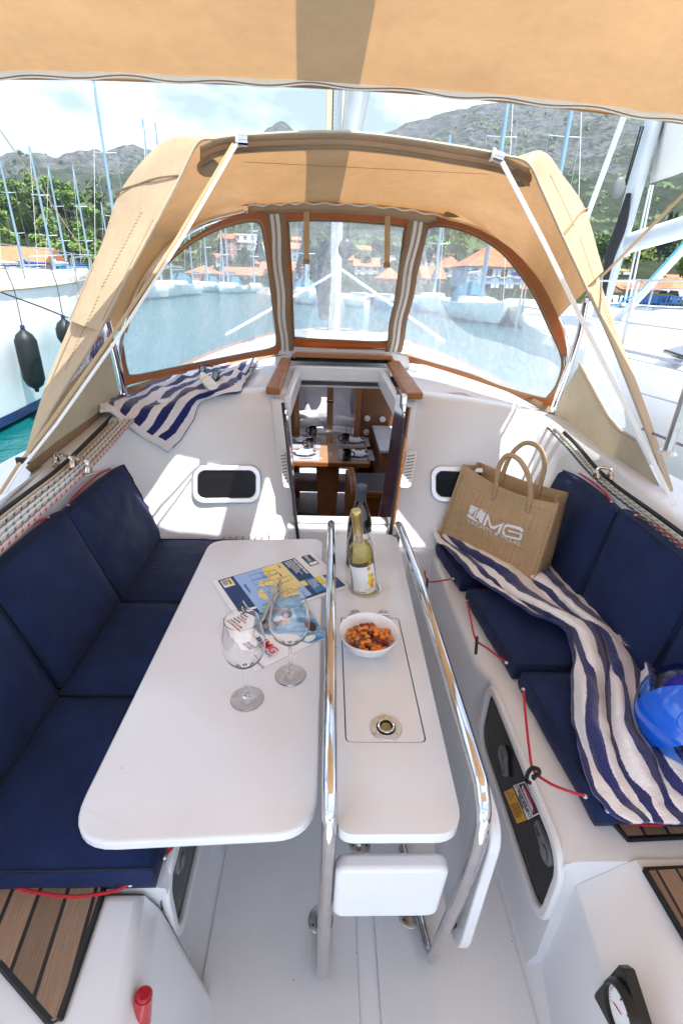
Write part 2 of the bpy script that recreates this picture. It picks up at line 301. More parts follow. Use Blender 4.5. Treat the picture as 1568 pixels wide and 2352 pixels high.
def teak_deck():
    m = bpy.data.materials.new('teak_deck'); m.use_nodes = True; nt = m.node_tree; b = nt.nodes['Principled BSDF']; L = nt.links.new; b.inputs['Roughness'].default_value = .65
    s = sep(nt, 'UV'); fx = mth(nt, 'FRACT', s.outputs['X']); cell = mth(nt, 'FLOOR', s.outputs['X'])
    ln = mth(nt, 'GREATER_THAN', mth(nt, 'ABSOLUTE', mth(nt, 'SUBTRACT', fx, .5)), .43)
    cb = node(nt, 'ShaderNodeCombineXYZ'); L(mth(nt, 'MULTIPLY', s.outputs['X'], 9), cb.inputs[0]); L(mth(nt, 'MULTIPLY', s.outputs['Y'], 1.2), cb.inputs[1]); L(cell, cb.inputs[2])
    n = node(nt, 'ShaderNodeTexNoise', i_Scale=4, i_Detail=8, i_Roughness=.75, i_Distortion=.4); L(cb.outputs[0], n.inputs['Vector'])
    r = node(nt, 'ShaderNodeValToRGB'); cr = r.color_ramp; cr.elements[0].position = .3; cr.elements[0].color = (.15, .09, .055, 1); cr.elements[1].position = .7; cr.elements[1].color = (.36, .24, .16, 1)
    L(n.outputs['Fac'], r.inputs['Fac'])
    wn = node(nt, 'ShaderNodeTexWhiteNoise', noise_dimensions='1D'); L(cell, wn.inputs['W'])
    hv = node(nt, 'ShaderNodeHueSaturation'); L(r.outputs['Color'], hv.inputs['Color']); L(mth(nt, 'MULTIPLY_ADD', wn.outputs['Value'], .5, .75), hv.inputs['Value'])
    mx = node(nt, 'ShaderNodeMixRGB'); mx.inputs['Color2'].default_value = (.012, .012, .014, 1); L(ln, mx.inputs['Fac']); L(hv.outputs['Color'], mx.inputs['Color1'])
    L(mx.outputs['Color'], b.inputs['Base Color']); return m
M['teak'] = teak_deck()

def nonskid():
    m = bpy.data.materials.new('nonskid'); m.use_nodes = True; nt = m.node_tree; b = nt.nodes['Principled BSDF']; L = nt.links.new; b.inputs['Roughness'].default_value = .5
    s = sep(nt); k = 2*math.pi/.006
    h = mth(nt, 'MULTIPLY', mth(nt, 'SINE', mth(nt, 'MULTIPLY', s.outputs['X'], k)), mth(nt, 'SINE', mth(nt, 'MULTIPLY', s.outputs['Y'], k)))
    h = mth(nt, 'MULTIPLY_ADD', h, .5, .5)
    mx = node(nt, 'ShaderNodeMixRGB'); mx.inputs['Color1'].default_value = (.70, .71, .73, 1); mx.inputs['Color2'].default_value = (.79, .80, .82, 1); L(h, mx.inputs['Fac'])
    tc = node(nt, 'ShaderNodeTexCoord'); v = node(nt, 'ShaderNodeTexVoronoi', i_Scale=26); L(tc.outputs['Object'], v.inputs['Vector'])
    sp = mth(nt, 'LESS_THAN', v.outputs['Distance'], .05)
    n = node(nt, 'ShaderNodeTexNoise', i_Scale=3, i_Detail=5); L(tc.outputs['Object'], n.inputs['Vector'])
    mr = node(nt, 'ShaderNodeMapRange'); mr.inputs['From Min'].default_value = .35; mr.inputs['From Max'].default_value = .7; mr.inputs['To Min'].default_value = 1; mr.inputs['To Max'].default_value = .9; L(n.outputs['Fac'], mr.inputs['Value'])
    mu = node(nt, 'ShaderNodeMixRGB', blend_type='MULTIPLY'); mu.inputs['Fac'].default_value = 1; L(mx.outputs['Color'], mu.inputs['Color1']); L(mr.outputs['Result'], mu.inputs['Color2'])
    m3 = node(nt, 'ShaderNodeMixRGB'); m3.inputs['Color2'].default_value = (.10, .06, .04, 1); L(sp, m3.inputs['Fac']); L(mu.outputs['Color'], m3.inputs['Color1'])
    L(m3.outputs['Color'], b.inputs['Base Color']); add_bump(m, h, .5, .001); return m
M['nonskid'] = nonskid()

def jute(name='jute'):
    m = bpy.data.materials.new(name); m.use_nodes = True; nt = m.node_tree; nt.nodes.clear(); L = nt.links.new
    out = node(nt, 'ShaderNodeOutputMaterial'); d = node(nt, 'ShaderNodeBsdfDiffuse'); t = node(nt, 'ShaderNodeBsdfTranslucent'); mx = node(nt, 'ShaderNodeMixShader'); mx.inputs[0].default_value = .28
    s = sep(nt, 'UV'); k = 2600
    wx = mth(nt, 'SINE', mth(nt, 'MULTIPLY', s.outputs['X'], k)); wy = mth(nt, 'SINE', mth(nt, 'MULTIPLY', s.outputs['Y'], k)); h = mth(nt, 'MULTIPLY_ADD', mth(nt, 'MULTIPLY', wx, wy), .5, .5)
    cb = node(nt, 'ShaderNodeCombineXYZ'); L(mth(nt, 'MULTIPLY', s.outputs['X'], 7), cb.inputs[0]); L(mth(nt, 'MULTIPLY', s.outputs['Y'], 620), cb.inputs[1])
    n = node(nt, 'ShaderNodeTexNoise', i_Scale=1, i_Detail=3); L(cb.outputs[0], n.inputs['Vector'])
    cb2 = node(nt, 'ShaderNodeCombineXYZ'); L(mth(nt, 'MULTIPLY', s.outputs['X'], 620), cb2.inputs[0]); L(mth(nt, 'MULTIPLY', s.outputs['Y'], 7), cb2.inputs[1])
    n2 = node(nt, 'ShaderNodeTexNoise', i_Scale=1, i_Detail=3); L(cb2.outputs[0], n2.inputs['Vector'])
    f = mth(nt, 'ADD', mth(nt, 'MULTIPLY', n.outputs['Fac'], .8), mth(nt, 'MULTIPLY', n2.outputs['Fac'], .8)); f = mth(nt, 'MULTIPLY_ADD', h, .25, mth(nt, 'SUBTRACT', f, .42))
    r = node(nt, 'ShaderNodeValToRGB'); r.color_ramp.elements[0].position = .2; r.color_ramp.elements[0].color = (.42, .28, .15, 1); r.color_ramp.elements[1].position = .8; r.color_ramp.elements[1].color = (.80, .60, .37, 1)
    L(f, r.inputs['Fac']); L(r.outputs['Color'], d.inputs['Color']); L(r.outputs['Color'], t.inputs['Color'])
    bp = node(nt, 'ShaderNodeBump', i_Strength=.6, i_Distance=.001); L(f, bp.inputs['Height']); L(bp.outputs['Normal'], d.inputs['Normal'])
    L(d.outputs[0], mx.inputs[1]); L(t.outputs[0], mx.inputs[2]); L(mx.outputs[0], out.inputs['Surface']); return m
M['jute'] = jute(); M['jutehandle'] = mat('jutehandle', (.55, .39, .22), .9, bump=1, bscale=420, bdist=.002, var=.3, vscale=200)

# ------------------------------------------------------------------ mesh builder
def frame(a, b):
    z = (b-a).normalized(); x = z.cross(V((0, 0, 1)))
    if x.length < 1e-4: x = V((1, 0, 0))
    x.normalize(); return x, z.cross(x).normalized(), z
def catmull(pts, n=6, closed=False):
    pts = [V(p) for p in pts]; out = []; N = len(pts)
    for i in range(N if closed else N-1):
        p0 = pts[(i-1) % N] if closed or i > 0 else pts[0]*2-pts[1]
        p1 = pts[i]; p2 = pts[(i+1) % N]
        p3 = pts[(i+2) % N] if closed or i+2 < N else p2*2-p1
        for k in range(n):
            t = k/n
            out.append(.5*((2*p1)+(p2-p0)*t+(2*p0-5*p1+4*p2-p3)*t*t+(3*p1-p0-3*p2+p3)*t**3))
    if not closed: out.append(pts[-1].copy())
    return out
class MB:
    def __init__(s): s.v = []; s.f = []; s.uv = []; s.mi = []; s.cur = 0
    def face(s, idx, uv=None): s.f.append(tuple(idx)); s.uv.append(uv or [(0, 0)]*len(idx)); s.mi.append(s.cur)
    def poly(s, pts, uv=None):
        b = len(s.v); s.v += [V(p) for p in pts]; s.face(range(b, b+len(pts)), uv); return s
    def grid(s, P, uvf=None, closeu=False, skip=None):
        """P: rows of points"""
        b = len(s.v); n = len(P); m = len(P[0])
        for r in P: s.v += [V(p) for p in r]
        for i in range(n-1):
            for j in range(m if closeu else m-1):
                if skip and skip(i, j): continue
                j2 = (j+1) % m; q = (b+i*m+j, b+i*m+j2, b+(i+1)*m+j2, b+(i+1)*m+j)
                je = j+1
                uv = [(j/(m-1 or 1), i/(n-1)), (je/(m-1 or 1), i/(n-1)), (je/(m-1 or 1), (i+1)/(n-1)), (j/(m-1 or 1), (i+1)/(n-1))]
                if uvf: uv = [uvf(*t) for t in uv]
                s.face(q, uv)
        return s
    def box(s, c, d, rz=0, taper=1.0, rx=0, ry=0):
        c = V(c); m = Matrix.Rotation(rz, 3, 'Z') @ Matrix.Rotation(ry, 3, 'Y') @ Matrix.Rotation(rx, 3, 'X'); b = len(s.v)
        for z in (-1, 1):
            k = taper if z > 0 else 1
            for x, y in ((-1, -1), (1, -1), (1, 1), (-1, 1)): s.v.append(c + m @ V((x*d[0]/2*k, y*d[1]/2*k, z*d[2]/2)))
        for q in ((3, 2, 1, 0), (4, 5, 6, 7), (0, 1, 5, 4), (1, 2, 6, 5), (2, 3, 7, 6), (3, 0, 4, 7)): s.face([b+i for i in q], [(0, 0), (1, 0), (1, 1), (0, 1)])
        return s
    def tube(s, pts, r, seg=10, smooth=0, cap=True, flat=None, up=None):
        pts = [V(p) for p in pts]
        if smooth: pts = catmull(pts, smooth)
        n = len(pts); rr = r if callable(r) else (lambda t: r)
        rows = []; L = 0; tp = None; x = None; ls = []
        for i, p in enumerate(pts):
            t = (pts[min(i+1, n-1)]-pts[max(i-1, 0)]).normalized()
            if x is None:
                x = (up and V(up).cross(t)) or t.cross(V((0, 0, 1)))
                if x.length < 1e-3: x = t.cross(V((1, 0, 0)))
            x = (x - t*x.dot(t)).normalized(); y = t.cross(x)
            if i: L += (p-pts[i-1]).length
            q = rr(i/(n-1 or 1)); fl = flat if flat else 1
            rows.append([p + x*math.cos(2*math.pi*k/seg)*q + y*math.sin(2*math.pi*k/seg)*q*fl for k in range(seg)]); ls.append(L)
        b = len(s.v)
        for rw in rows: s.v += rw
        for i in range(n-1):
            for k in range(seg):
                k2 = (k+1) % seg
                s.face((b+i*seg+k, b+i*seg+k2, b+(i+1)*seg+k2, b+(i+1)*seg+k), [(k/seg, ls[i]), ((k+1)/seg, ls[i]), ((k+1)/seg, ls[i+1]), (k/seg, ls[i+1])])
        if cap: s.face([b+k for k in range(seg)][::-1]); s.face([b+(n-1)*seg+k for k in range(seg)])
        return s
    def lathe(s, prof, c=(0, 0, 0), seg=32, axis=None, capb=True, capt=True):
        c = V(c); X, Y, Z = V((1, 0, 0)), V((0, 1, 0)), V((0, 0, 1))
        if axis is not None: X, Y, Z = frame(V((0, 0, 0)), V(axis))
        b = len(s.v); n = len(prof)
        for r, z in prof:
            for k in range(seg): a = 2*math.pi*k/seg; s.v.append(c + X*math.cos(a)*r + Y*math.sin(a)*r + Z*z)
        for i in range(n-1):
            for k in range(seg):
                k2 = (k+1) % seg; s.face((b+i*seg+k, b+i*seg+k2, b+(i+1)*seg+k2, b+(i+1)*seg+k), [(k/seg, i/(n-1)), ((k+1)/seg, i/(n-1)), ((k+1)/seg, (i+1)/(n-1)), (k/seg, (i+1)/(n-1))])
        if capb and prof[0][0] > 1e-5: s.face([b+k for k in range(seg)][::-1])
        if capt and prof[-1][0] > 1e-5: s.face([b+(n-1)*seg+k for k in range(seg)])
        return s
    def prism(s, pts, d):
        """polygon pts extruded by vector d"""
        pts = [V(p) for p in pts]; d = V(d); n = len(pts); b = len(s.v); s.v += pts + [p+d for p in pts]
        s.face(range(b, b+n)[::-1]); s.face(range(b+n, b+2*n))
        for i in range(n): j = (i+1) % n; s.face((b+i, b+j, b+n+j, b+n+i))
        return s
    def ball(s, c, r, seg=16, rings=10, sc=(1, 1, 1), rot=None):
        c = V(c); b = len(s.v)
        for i in range(rings+1):
            th = math.pi*i/rings
            for k in range(seg):
                a = 2*math.pi*k/seg; p = V((math.sin(th)*math.cos(a)*sc[0], math.sin(th)*math.sin(a)*sc[1], math.cos(th)*sc[2]))*r
                if rot: p = rot @ p
                s.v.append(c+p)
        for i in range(rings):
            for k in range(seg): k2 = (k+1) % seg; s.face((b+i*seg+k, b+(i+1)*seg+k, b+(i+1)*seg+k2, b+i*seg+k2), [(k/seg, i/rings), (k/seg, (i+1)/rings), ((k+1)/seg, (i+1)/rings), ((k+1)/seg, i/rings)])
        return s
    def build(s, name, m, parent=None, smooth=False, bevel=0, seg=3, solid=0, sub=0, world=True, kind=None, label=None, angle=35, merge=True, off=0):
        me = bpy.data.meshes.new(name); me.from_pydata([tuple(p) for p in s.v], [], s.f)
        uvl = me.uv_layers.new(name='UVMap'); i = 0
        for fu in s.uv:
            for q in fu: uvl.data[i].uv = q; i += 1
        for x in (m if isinstance(m, (list, tuple)) else [m]): me.materials.append(x)
        if any(s.mi): me.polygons.foreach_set('material_index', s.mi)
        if merge:
            bm = bmesh.new(); bm.from_mesh(me); bmesh.ops.remove_doubles(bm, verts=bm.verts, dist=1e-5); bmesh.ops.recalc_face_normals(bm, faces=bm.faces); bm.to_mesh(me); bm.free()
        me.update()
        o = bpy.data.objects.new(name, me); COL.objects.link(o)
        if sub: q = o.modifiers.new('sub', 'SUBSURF'); q.levels = q.render_levels = sub
        if solid: q = o.modifiers.new('solid', 'SOLIDIFY'); q.thickness = solid; q.offset = off
        if bevel: q = o.modifiers.new('bevel', 'BEVEL'); q.width = bevel; q.segments = seg; q.limit_method = 'ANGLE'; q.angle_limit = R(40); q.harden_normals = False
        if smooth or bevel or sub: me.polygons.foreach_set('use_smooth', [True]*len(me.polygons)); me.set_sharp_from_angle(angle=R(angle))
        if parent is not None:
            o.parent = parent
            if world: 
                o.matrix_parent_inverse = Matrix.Translation(-V(WL.get(parent.name, (0, 0, 0))))
        if kind: o['kind'] = kind
        if label: o['label'] = label
        return o
WL = {}            # base point of each thing whose parts are modelled at their place in the world
def thing(name, label, cat, loc=(0, 0, 0), group=None, rz=0):
    o = bpy.data.objects.new(name, None); COL.objects.link(o); o.empty_display_size = .1
    o.location = loc; o.rotation_euler = (0, 0, rz); WL[o.name] = tuple(loc); o['label'] = label; o['category'] = cat
    if group: o['group'] = group
    return o
def tag(o, label, cat, group=None):
    o['label'] = label; o['category'] = cat
    if group: o['group'] = group
    return o
def kids(o): return [c for c in bpy.data.objects if c.parent == o]
def dup(o, loc=None, rz=None, label=None, scale=None, parent=None):
    c = o.copy(); COL.objects.link(c)
    if parent is not None: c.parent = parent
    if loc is not None: c.location = loc
    if rz is not None: c.rotation_euler = (0, 0, rz)
    if scale is not None: c.scale = scale if not isinstance(scale, (int, float)) else (scale,)*3
    if label: c['label'] = label
    WL[c.name] = WL.get(o.name, (0, 0, 0))
    for k in kids(o): dup(k, parent=c)
    return c
def shape2d(kind, **k): pass
def rrect(w, h, r, n=5, cx=0, cy=0):
    out = []
    for sx, sy, a0 in ((1, 1, 0), (-1, 1, 90), (-1, -1, 180), (1, -1, 270)):
        for i in range(n+1):
            a = R(a0+90*i/n); out.append((cx+sx*(w/2-r)+math.cos(a)*r, cy+sy*(h/2-r)+math.sin(a)*r))
    return out
def text(s, size, o, ux, uy, m, parent, name='lettering', ext=.0004, align='LEFT', world=True, sx=1, alignv='BOTTOM_BASELINE', bold=0, label=None):
    """text laid on a plane: o origin, ux reading direction, uy up direction"""
    cu = bpy.data.curves.new('t', 'FONT'); cu.body = s; cu.size = size; cu.extrude = ext; cu.align_x = align; cu.align_y = alignv; cu.offset = bold; cu.resolution_u = 3
    ob = bpy.data.objects.new('t', cu); me = bpy.data.meshes.new_from_object(ob); bpy.data.objects.remove(ob); bpy.data.curves.remove(cu)
    ux = V(ux).normalized(); uy = V(uy); uy = (uy-ux*uy.dot(ux)).normalized(); n = ux.cross(uy)
    for v in me.vertices: v.co = V(o) + ux*v.co.x*sx + uy*v.co.y + n*(v.co.z+ext)
    me.materials.append(m); ob = bpy.data.objects.new(name, me); COL.objects.link(ob)
    if parent is not None:
        ob.parent = parent
        if world: ob.matrix_parent_inverse = Matrix.Translation(-V(WL.get(parent.name, (0, 0, 0))))
    return ob
def lerp(a, b, t): return a+(b-a)*t
def fbm(p, o=4):
    s = 0; a = 1; p = V(p)
    for _ in range(o): s += noise.noise(p)*a; p = p*2.03+V((3.1, 1.7, 5.3)); a *= .5
    return s
# ================================================================== own yacht
CX0 = .09                                        # centreline of the boat
yacht = thing('sailing_yacht', 'white cruising yacht whose open cockpit and cabin entrance fill the foreground', 'yacht', (CX0, 2.0, 0))
def ypart(mb, name, m, **k): return mb.build(name, m, yacht, **k)
# --- cockpit sole
mb = MB(); ys = [-2.2, -.6, .2, .6, 1.0, 1.4, 1.95]
xs = [-.44, -.33, -.275, -.265, .10, .108, .142, .15, .50, .51, .545, .62]
def solez(x, y):
    if x < -.265: return .0+min(1, (-.275-x)/.16)**2*.05 if x < -.275 else 0
    if x > .505: return min(1, (x-.51)/.11)**2*.05
    return .003 if .108 <= x <= .142 else 0
mb.grid([[V((x, y, solez(x, y)-.004)) for x in xs] for y in ys]); ypart(mb, 'cockpit_sole', M.gelcoat, smooth=True)
mb = MB()
for a, b in ((-.265, .10), (.15, .50)): mb.poly([(a, -2.2, .002), (b, -2.2, .002), (b, 1.86, .002), (a, 1.86, .002)])
ypart(mb, 'nonskid_panel', M.nonskid)

# --- benches : section lofted along the boat
def loft(secs, ys, m, name, bevel=.012, **k):
    mb = MB(); mb.grid([[V((x, y, z)) for x, z in sec] for sec, y in zip(secs, ys)]); return ypart(mb, name, m, bevel=bevel, smooth=True, **k)
def mir(sec): return [(2*CX0-x, z) for x, z in sec]
BZ = .415
secsR, yR = [], []
for y in (1.95, 1.6, 1.35, 1.20): secsR.append([(.50, -.02), (.52, .05), (.505, .20), (.485, .37), (.49, BZ-.008), (.52, BZ), (1.06, BZ)]); yR.append(y)
for y in (1.13, .9, .72, .60): secsR.append([(.51, -.02), (.535, .04), (.532, .35), (.520, .39), (.520, BZ-.010), (.545, BZ), (1.06, BZ)]); yR.append(y)
loft(secsR, yR, M.gelcoat, 'bench')
mb = MB(); mb.poly([V((x, .60, z)) for x, z in secsR[-1]]+[V((1.06, .60, -.02))]); ypart(mb, 'bench_end', M.gelcoat)
secsL = [[(-.30, -.02), (-.325, .04), (-.318, .36), (-.298, .385), (-.298, BZ-.008), (-.33, BZ), (-.90, BZ)] for y in range(4)]
loft(secsL, [1.95, 1.2, .8, .56], M.gelcoat, 'bench')
mb = MB(); mb.poly([V((x, .56, z)) for x, z in secsL[-1]]+[V((-.90, .56, -.02))]); ypart(mb, 'bench_end', M.gelcoat)
# --- aft blocks beside the helm
mb = MB()
rows = [((.56, .60, .33), (.665, .60, BZ+.01)), ((.545, .45, .33), (.68, .45, BZ+.01)), ((.52, .25, .33), (.66, .25, BZ+.01)), ((.50, -1.2, .33), (.62, -1.2, BZ+.01))]
G = []
for a, b in rows:
    a, b = V(a), V(b); G.append([V((a.x-.02 if a.y < .5 else a.x-.01, a.y, -.01)), V((a.x, a.y, .08)), a, b, V((1.08, b.y, b.z))])
G.insert(0, [p+V((.0, .015, -.05 if i > 1 else 0)) for i, p in enumerate(G[0])]); G.insert(0, [V((p.x, p.y+.006, -.02)) for p in G[0]])
mb.grid(G); ypart(mb, 'helm_seat_block', M.gelcoat, bevel=.014, smooth=True)
mb = MB()
G = []
for y, xi, xo in ((.548, -.312, -.40), (.45, -.30, -.385), (.36, -.29, -.37), (-1.2, -.28, -.37)):
    G.append([V((-.235+(.0 if y > .5 else .0), y, -.01)), V((-.25, y, .06)), V((xi, y, BZ-.06)), V((xo+.06, y, BZ)), V((-1.0, y, BZ))])
G.insert(0, [V((p.x-(.02 if i < 2 else 0), p.y+.012, p.z-.03)) for i, p in enumerate(G[0])]); G.insert(0, [V((p.x, p.y, -.02)) for p in G[0]])
mb.grid(G); ypart(mb, 'helm_seat_block', M.gelcoat, bevel=.014, smooth=True)
# --- teak panels laid on the seats
def deckpanel(pts, z, u0, u1, w, name='teak_panel'):
    """pts polygon (x,y); u0->u1 direction across planks"""
    pts = [V((p[0], p[1], z)) for p in pts]; o = V((u0[0], u0[1], 0)); d = (V((u1[0], u1[1], 0))-o).normalized(); e = V((-d.y, d.x, 0))
    mb = MB(); mb.poly(pts, [((p-o).dot(d)/w, (p-o).dot(e)/.35) for p in pts]); o1 = ypart(mb, name, M.teak, solid=.006, off=1)
    b = MB(); b.tube(pts+[pts[0]], .007, 6); b.build('border', M.black, o1)
    return o1
tl = [T(0, 2210, 'Z', .425), T(118, 2345, 'Z', .425), T(135, 2340, 'Z', .425), T(235, 2050, 'Z', .425), V((-.43, .60, .425)), V((-.95, .60, .425)), V((-.95, .44, .425))]
deckpanel([(p.x, p.y) for p in tl], .421, (-.42, .5), (-.9, .44), .052)
tr = [T(1408, 1890, 'Z', .42), T(1440, 1928, 'Z', .42), T(1568, 1922, 'Z', .42), V((.98, .648, .42)), V((.98, .70, .42)), V((.66, .70, .42))]
deckpanel([(p.x, p.y) for p in tr], .421, (.66, .6), (.98, .6), .055)
tr = [T(1480, 2000, 'Z', .43), V((.98, .585, .43)), V((.98, -.4, .43)), V((.70, .30, .43)), T(1568, 2150, 'Z', .43)]
deckpanel([(p.x, p.y) for p in tr], .431, (.69, .5), (.78, .5), .042)

# --- dark lockers' windows in the bench fronts
def facewin(pts, n, name, r=.0, parent=yacht, depth=.012):
    pass
def plate(pts, n, th, m, name, parent, bevel=.0015, seg=2, **k):
    mb = MB(); mb.prism(pts, V(n).normalized()*th); return mb.build(name, m, parent, bevel=bevel, seg=seg, **k)
def rr3(o, ux, uy, w, h, r, n=6):
    return [V(o)+V(ux).normalized()*a+V(uy).normalized()*b for a, b in rrect(w, h, r, n)]
def ring3(outer, inner, d, mb):
    d = V(d); n = len(outer)
    a = [V(p) for p in outer]; b = [V(p) for p in inner]
    rows = [a, [p+d for p in a], [p+d for p in b], b]
    for i in range(3): mb.grid([rows[i], rows[i+1]], closeu=True)
    mb.grid([rows[3], rows[0]], closeu=True)
def sidewin(x, y0, y1, z0, z1, sgn, lab):
    t = thing('locker_window', lab, 'window', (x, (y0+y1)/2, (z0+z1)/2)); cy, cz = (y0+y1)/2, (z0+z1)/2; w, h = y1-y0, z1-z0
    uy = V((0, 1, 0)); uz = V((0, 0, 1)); n = V((-sgn, 0, 0))
    plate(rr3((x, cy, cz), uy, uz, w, h, .055), n, .006, M.smoke, 'pane', t)
    b = MB(); ring3(rr3((x, cy, cz), uy, uz, w+.05, h+.05, .075), rr3((x, cy, cz), uy, uz, w+.002, h+.002, .056), n*.018, b)
    b.build('surround', M.gelcoat, t, bevel=.006)
    return t
wr = sidewin(.528, .612, 1.105, .185, .395, 1, 'long smoked locker window with warning stickers in the right bench front')
wl = sidewin(-.3155, .585, 1.08, .185, .395, -1, 'smoked locker window in the left bench front, mostly under the table leaf')
def latch(px, py, tipx, tipy, par, x, sg):
    c = T(px, py, 'X', x); q = T(tipx, tipy, 'X', x); d = (q-c).normalized(); e = V((1, 0, 0)).cross(d).normalized()
    b = MB(); n = V((-sg, 0, 0))
    out = [c+d*math.cos(a)*.026+e*math.sin(a)*.026 for a in [R(50+i*26) for i in range(11)]]
    L_ = (q-c).length; tip = [c+d*(L_+.006)-e*.012, c+d*(L_+.006)+e*.012]
    b.prism(out+tip, n*.012); o = b.build('latch', M.grey, par, bevel=.003)
    b = MB(); b.lathe([(.0001, 0), (.014, 0), (.016, .004), (.008, .006), (.0001, .006)], c+n*.012, 18, n); b.build('knob', M.grey, o)
    b = MB(); b.prism([c+d*.034-e*.006, c+d*(L_-.002)-e*.004, c+d*(L_-.002)+e*.004, c+d*.034+e*.006], n*.0128); b.build('slot', M.black, o)
XW = .5215
latch(1160, 1735, 1165, 1778, wr, XW, 1); latch(1262, 1958, 1240, 1895, wr, XW, 1); latch(405, 1975, 412, 1943, wl, -.3095, -1)
# stickers on the pane
def quad_on(par, pts, m, name, x=XW-.0006, th=.0008, n=(-1, 0, 0)):
    P_ = [T(a, b, 'X', x) for a, b in pts]; b = MB(); b.prism(P_, V(n)*th); return b.build(name, m, par), P_
st, q = quad_on(wr, [(1190, 1803), (1206, 1796), (1240, 1868), (1212, 1883)], M.inkwhite, 'sticker'); st['label'] = 'white danger sticker'
def qpt(q, u, v): return (q[0]*(1-u)+q[1]*u)*(1-v)+(q[3]*(1-u)+q[2]*u)*v
q = [T(a, b, 'X', XW-.0022) for a, b in ((1178, 1804), (1204, 1795), (1241, 1868), (1211, 1883))]
b = MB(); b.prism(q, V((-.0008, 0, 0))); st2 = b.build('sticker', M.inkwhite, wr); 
q = [p+V((-.001, 0, 0)) for p in q]
b = MB(); b.prism([qpt(q, .50, .04), qpt(q, .97, .04), qpt(q, .97, .96), qpt(q, .50, .96)], V((-.0006, 0, 0))); b.build('black_field', M.ink, st2)
b = MB(); cc = qpt(q, .73, .5)+V((-.0012, 0, 0)); du = (q[1]-q[0]); dv = (q[3]-q[0])
b.prism([cc+du*.17*math.cos(a)+dv*.40*math.sin(a) for a in [2*math.pi*i/24 for i in range(24)]], V((-.0004, 0, 0))); b.build('red_oval', M.inkred, st2)
text('DANGER', .017, qpt(q, .66, .17)+V((-.0024, 0, 0)), dv, du, M.inkwhite, st2, bold=.0004)
for i, s_ in enumerate(('DO NOT STEP OR', 'STAND ON THIS', 'SURFACE')):
    text(s_, .0085, qpt(q, .36-.14*i, (.16, .20, .36)[i])+V((-.001, 0, 0)), dv, du, M.ink, st2, bold=.0002)
for v_ in (.07, .93):
    b = MB(); cc = qpt(q, .30, v_)+V((-.0006, 0, 0)); b.tube([cc+du*.12*math.cos(a)+dv*.045*math.sin(a) for a in [2*math.pi*i/16 for i in range(17)]]+[cc+du*.09-dv*.03], .0006, 5); b.build('symbol', M.ink, st2)
q = [T(a, b, 'X', XW-.0022) for a, b in ((1157, 1819), (1177, 1809), (1209, 1884), (1187, 1892))]
b = MB(); b.prism(q, V((-.0008, 0, 0))); st3 = b.build('sticker', M.orangesticker, wr); q = [p+V((-.001, 0, 0)) for p in q]; du = q[1]-q[0]; dv = q[3]-q[0]
b = MB(); c1, c2, c3 = qpt(q, .3, .05), qpt(q, .3, .33), qpt(q, .85, .19); b.tube([c1, c2, c3, c1], .0007, 5); b.tube([qpt(q, .4, .19), qpt(q, .62, .19)], .0009, 5); b.build('triangle', M.ink, st3)
text('ATTENTION', .006, qpt(q, .78, .46), dv, du, M.ink, st3)
for i in range(4): text('do not step on this pane', .0042, qpt(q, .6-.14*i, .44), dv, du, M.ink, st3)

# --- bulkheads, coamings, side decks
from mathutils.bvhtree import BVHTree
BKO = {}; BVH = {}
def stations(sg):
    # (dx, y, z) bottom / upper / deck edge / outer
    o = .0 if sg < 0 else -.03
    S = [((.215, 1.885), (.272, 2.195, 1.04)), ((.30, 1.885), (.34, 2.185, 1.045)), ((.45, 1.88), (.49, 2.115, 1.043)), ((.62, 1.87), (.66, 2.04, 1.035)), ((.76, 1.865), (.78, 1.99, 1.015)),
         ((.89+o, 1.80), (.90+o, 1.90, .985)), ((.935+o, 1.65), (.955+o, 1.72, .95)), ((.935+o, 1.45), (.955+o, 1.48, .925)), ((.93+o, 1.1), (.95+o, 1.1, .90)), ((.92+o, .7), (.94+o, .7, .89)), ((.92+o, .3), (.94+o, .3, .885)), ((.92+o, -2.2), (.94+o, -2.2, .88))]
    return S
for sg in (1, -1):
    mb = MB(); cols = []
    for k, ((bx, by), (ux, uy, uz)) in enumerate(stations(sg)):
        X_ = lambda d: CX0+sg*d
        b0 = V((X_(bx), by, BZ-.02)); u = V((X_(ux), uy, uz)); m1 = b0.lerp(u, .45); m2 = b0.lerp(u, .88)
        out = k >= 6
        if k < 5: q1 = u + V((sg*.0, .03, .010)); q2 = u+V((0, .10, .016)); q3 = u+V((0, .13, .01))
        elif k < 7: q1 = u+V((sg*.02, .02, .008)); q2 = u+V((sg*.10, .10, .004)); q3 = u+V((sg*.14, .14, 0))
        else: q1 = u+V((sg*.03, 0, .008)); q2 = u+V((sg*.20, .02, .002)); q3 = u+V((sg*.26, .02, -.03))
        cols.append([b0, m1, m2, u, q1, q2, q3])
    rows = [[c[i] for c in cols] for i in range(7)]
    mb.grid([catmull(r, 3) for r in rows]); BKO[sg] = ypart(mb, 'bulkhead', M.gelcoat, smooth=True, angle=75)
